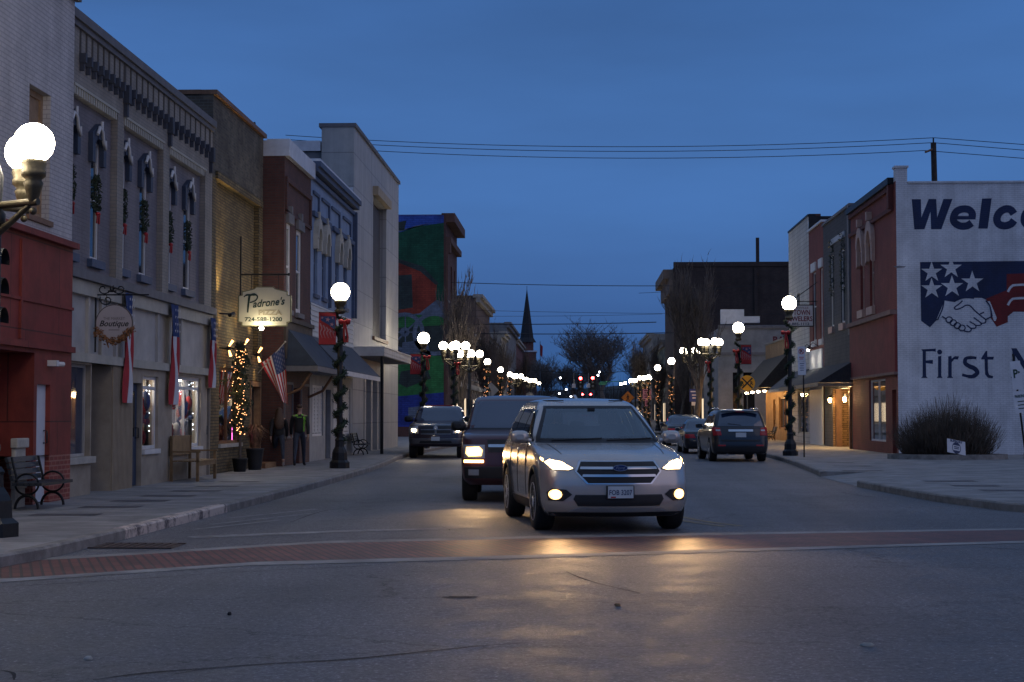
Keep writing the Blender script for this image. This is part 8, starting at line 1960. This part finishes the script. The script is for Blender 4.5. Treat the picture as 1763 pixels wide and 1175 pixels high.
def person(label, H, step, man, x, y, rz):
    t = thing('person', label, 'person', (x, y, KH), rz); k = H / 1.75
    # walking away along +y; stride in y; front foot flat, back foot lifted
    J = {'pel': ((0, 0, .95), (.15, .11)), 'waist': ((0, 0, 1.10), (.135, .10)), 'chest': ((0, .01, 1.30), (.165, .12)), 'sh': ((0, 0, 1.43), (.12, .085)), 'neck': ((0, .01, 1.52), .055), 'jaw': ((0, .03, 1.585), (.062, .07)), 'head': ((0, .015, 1.665), (.078, .095)), 'crown': ((0, .0, 1.725), (.055, .065))}
    E_ = [('pel', 'waist'), ('waist', 'chest'), ('chest', 'sh'), ('sh', 'neck'), ('neck', 'jaw'), ('jaw', 'head'), ('head', 'crown')]
    for s, nm_, sw in ((-1, 'l', -1), (1, 'r', 1)):
        fw = step * sw
        J[nm_ + 'hip'] = ((s * .095, .0, .90), .095); J[nm_ + 'knee'] = ((s * .10, fw * .22 + .04, .49), .062)
        if fw > 0: J[nm_ + 'ank'] = ((s * .10, fw * .38, .09), .042); J[nm_ + 'heel'] = ((s * .10, fw * .38 - .05, .045), .04); J[nm_ + 'toe'] = ((s * .11, fw * .38 + .17, .035), (.042, .03))
        else: J[nm_ + 'ank'] = ((s * .10, fw * .42, .20), .042); J[nm_ + 'heel'] = ((s * .10, fw * .42 - .05, .19), .04); J[nm_ + 'toe'] = ((s * .105, fw * .42 + .09, .04), (.042, .03))
        E_ += [('pel', nm_ + 'hip'), (nm_ + 'hip', nm_ + 'knee'), (nm_ + 'knee', nm_ + 'ank'), (nm_ + 'ank', nm_ + 'heel'), (nm_ + 'ank', nm_ + 'toe')]
        aw = -fw * .55
        J[nm_ + 'shd'] = ((s * .185, .0, 1.41), .062); J[nm_ + 'elb'] = ((s * .245, aw * .16 - .02, 1.13), .044); J[nm_ + 'wri'] = ((s * .255, aw * .36 + .06, .90), .030); J[nm_ + 'palm'] = ((s * .255, aw * .40 + .07, .845), (.018, .036))
        E_ += [('sh', nm_ + 'shd'), (nm_ + 'shd', nm_ + 'elb'), (nm_ + 'elb', nm_ + 'wri'), (nm_ + 'wri', nm_ + 'palm')]
        for f, (dy, L) in enumerate(((.03, .070), (.011, .080), (-.009, .074), (-.028, .058))):
            b0 = Vector(J[nm_ + 'palm'][0]); J[f'{nm_}f{f}a'] = (tuple(b0 + Vector((-s * .002, dy, -.04))), .0095); J[f'{nm_}f{f}b'] = (tuple(b0 + Vector((-s * .012, dy * 1.1, -.04 - L * .55))), .0085); J[f'{nm_}f{f}c'] = (tuple(b0 + Vector((-s * .030, dy * 1.1, -.04 - L))), .007)
            E_ += [(nm_ + 'palm', f'{nm_}f{f}a'), (f'{nm_}f{f}a', f'{nm_}f{f}b'), (f'{nm_}f{f}b', f'{nm_}f{f}c')]
        b0 = Vector(J[nm_ + 'palm'][0]); J[nm_ + 'ta'] = (tuple(b0 + Vector((-s * .014, .038, -.005))), .010); J[nm_ + 'tb'] = (tuple(b0 + Vector((-s * .026, .052, -.045))), .008); E_ += [(nm_ + 'palm', nm_ + 'ta'), (nm_ + 'ta', nm_ + 'tb')]
    if not man: J['waist'] = (J['waist'][0], (.12, .09)); J['chest'] = (J['chest'][0], (.145, .115)); J['pel'] = (J['pel'][0], (.16, .12))
    J = {a: (tuple(Vector(p) * k), tuple(v * k for v in r) if isinstance(r, tuple) else r * k) for a, (p, r) in J.items()}
    def pick(c):
        z = c.z / k
        if z < .11 and not (abs(c.x / k) > .2): return 2
        if z < .16 and not man: return 2
        if z < .24 and not man: return 0
        if z < 1.0 and abs(c.x / k) < .215: return 1
        return 0
    body = skin_mesh('body', (J, E_), [SKIN, JEANS, SHOEW if not man else BLACKP], t, pick)
    for s in (-1, 1): e = MB(); e.ball(Vector((s * .030, .103, 1.665)) * k, .011 * k, 8, 6); e.build('eye', MATS['black_trim'], t, world=False)
    n = MB(); n.loft([[Vector((w * c_, yy, z)) * k for c_, yy in ((-1, .095), (0, .095 + d), (1, .095))] for z, w, d in ((1.685, .008, .012), (1.645, .016, .032), (1.632, .012, .01))], 0, True, True, True); n.build('nose', SKIN, t, world=False)
    for s in (-1, 1): e = MB(); e.ball(Vector((s * .080, .01, 1.655)) * k, .03 * k, 8, 6, 0, (.35, .7, 1)); e.build('ear', SKIN, t, world=False)
    # jacket: a second, slightly larger shell from hem to collar and cuffs
    g = .018
    JJ = {'hem': ((0, 0, .90 if man else .86), (.165, .13)), 'waist': ((0, 0, 1.08), (.158, .122)), 'chest': ((0, .01, 1.29), (.182, .135)), 'sh': ((0, 0, 1.43), (.135, .10)), 'col': ((0, .008, 1.50), (.068, .072))}
    EE = [('hem', 'waist'), ('waist', 'chest'), ('chest', 'sh'), ('sh', 'col')]
    for nm_ in 'lr':
        for a, r in (('shd', .078), ('elb', .060), ('wri', .046)): JJ[nm_ + a] = (tuple(Vector(J[nm_ + a][0]) / k), r)
        EE += [('sh', nm_ + 'shd'), (nm_ + 'shd', nm_ + 'elb'), (nm_ + 'elb', nm_ + 'wri')]
    JJ = {a: (tuple(Vector(p) * k), tuple(v * k for v in r) if isinstance(r, tuple) else r * k) for a, (p, r) in JJ.items()}
    def jpick(c):
        z, xx = c.z / k, c.x / k
        if not man: return 0
        if z < .90 and abs(xx) < .2: return 2
        if z > 1.425 and .06 < abs(xx) < .20 and c.y < .05: return 1
        if .92 < z < 1.40 and .115 < xx < .175 and c.y / k < .02: return 1
        return 0
    skin_mesh('jacket', (JJ, EE), [BLACKC, LIME, TEALC], t, jpick)
    if man:
        h = MB(); h.ball(Vector((0, -.004, 1.705)) * k, .086 * k, 14, 10, 0, (.95, 1.08, .80)); h.build('hair', HAIRD, t, world=False)
        h = MB(); 
        for i in range(5): h.box((-.065 + i * .028) * k, (-.045 + i * .028) * k, -.142 * k, -.118 * k, 1.385 * k, 1.41 * k)
        h.build('back_lettering', LIME, t, world=False)
    else:
        h = MB(); rings = []
        for z, w, d, oy in ((1.775, .03, .03, 0), (1.75, .075, .08, -.005), (1.70, .098, .105, -.012), (1.62, .105, .10, -.03), (1.52, .125, .085, -.06), (1.40, .15, .075, -.095), (1.28, .15, .06, -.115), (1.18, .12, .04, -.125), (1.12, .06, .02, -.125)):
            rings.append([Vector((w * math.cos(a * .3927) * (1 + .05 * math.sin(a * 5 + z * 30)), oy + d * math.sin(a * .3927), z)) * k for a in range(16)])
        h.loft(rings); h.build('hair', HAIRD, t, world=False)
    return t
person('man walking away in a black jacket with lime green panels', 1.72, 1.25, True, -7.72, 44.3, R(6))
person('woman with long dark hair walking away in dark clothes and pale shoes', 1.62, -1.35, False, -8.28, 44.2, R(14))

def occupant(label, lx, drv):
    """someone on a front seat of the silver suv, seen dimly through the windshield"""
    W_ = Matrix.Translation(suv.location) @ Matrix.Rotation(suv.rotation_euler.z, 4, 'Z') @ Matrix.Scale(suv.scale.x, 4)
    p = W_ @ Vector((lx, .22, .80)); t = thing('person', label, 'person', p, suv.rotation_euler.z + math.pi)
    J = {'pel': ((0, -.02, .10), (.15, .11)), 'chest': ((0, -.06, .40), (.16, .12)), 'sh': ((0, -.07, .52), (.12, .08)), 'neck': ((0, -.05, .60), .05), 'jaw': ((0, -.02, .66), (.06, .07)), 'head': ((0, -.03, .74), (.075, .09)), 'crown': ((0, -.04, .80), (.055, .065))}
    E_ = [('pel', 'chest'), ('chest', 'sh'), ('sh', 'neck'), ('neck', 'jaw'), ('jaw', 'head'), ('head', 'crown')]
    for s, q in ((-1, 'l'), (1, 'r')):
        J[q + 'hip'] = ((s * .10, .05, .08), .09); J[q + 'knee'] = ((s * .13, .42, .12), .065); J[q + 'foot'] = ((s * .12, .60, -.06), .05)
        J[q + 'shd'] = ((s * .18, -.07, .50), .06); J[q + 'elb'] = ((s * .25, .06, .27), .045); J[q + 'wri'] = ((s * .15, .34, .30) if drv else (s * .10, .24, .20), .032); J[q + 'hand'] = ((s * .12, .42, .32) if drv else (s * .06, .31, .19), (.035, .022))
        E_ += [('pel', q + 'hip'), (q + 'hip', q + 'knee'), (q + 'knee', q + 'foot'), ('sh', q + 'shd'), (q + 'shd', q + 'elb'), (q + 'elb', q + 'wri'), (q + 'wri', q + 'hand')]
        h = Vector(J[q + 'hand'][0])
        for f in range(4):
            a = h + Vector((-s * .01, .03, .024 - .016 * f)); J[f'{q}f{f}'] = (tuple(a), .009); J[f'{q}g{f}'] = (tuple(a + Vector((-s * .035, .02, -.01))), .008); E_ += [(q + 'hand', f'{q}f{f}'), (f'{q}f{f}', f'{q}g{f}')]
    skin_mesh('body', (J, E_), [SKIN, BLACKC], t, lambda c: 1 if c.z < .56 and not (c.y > .25 and c.z > .15) else 0)
    h = MB(); h.ball((0, -.055, .765), .092, 14, 10, 0, (1, 1.05, .95)); h.build('hair', HAIRD, t, world=False)
    for s in (-1, 1): e = MB(); e.ball((s * .03, .052, .735), .011, 8, 6); e.build('eye', BLACKP, t, world=False)
occupant('driver in dark clothes behind the windshield of the silver suv', .38, True)
occupant('passenger in dark clothes beside the driver in the silver suv', -.38, False)
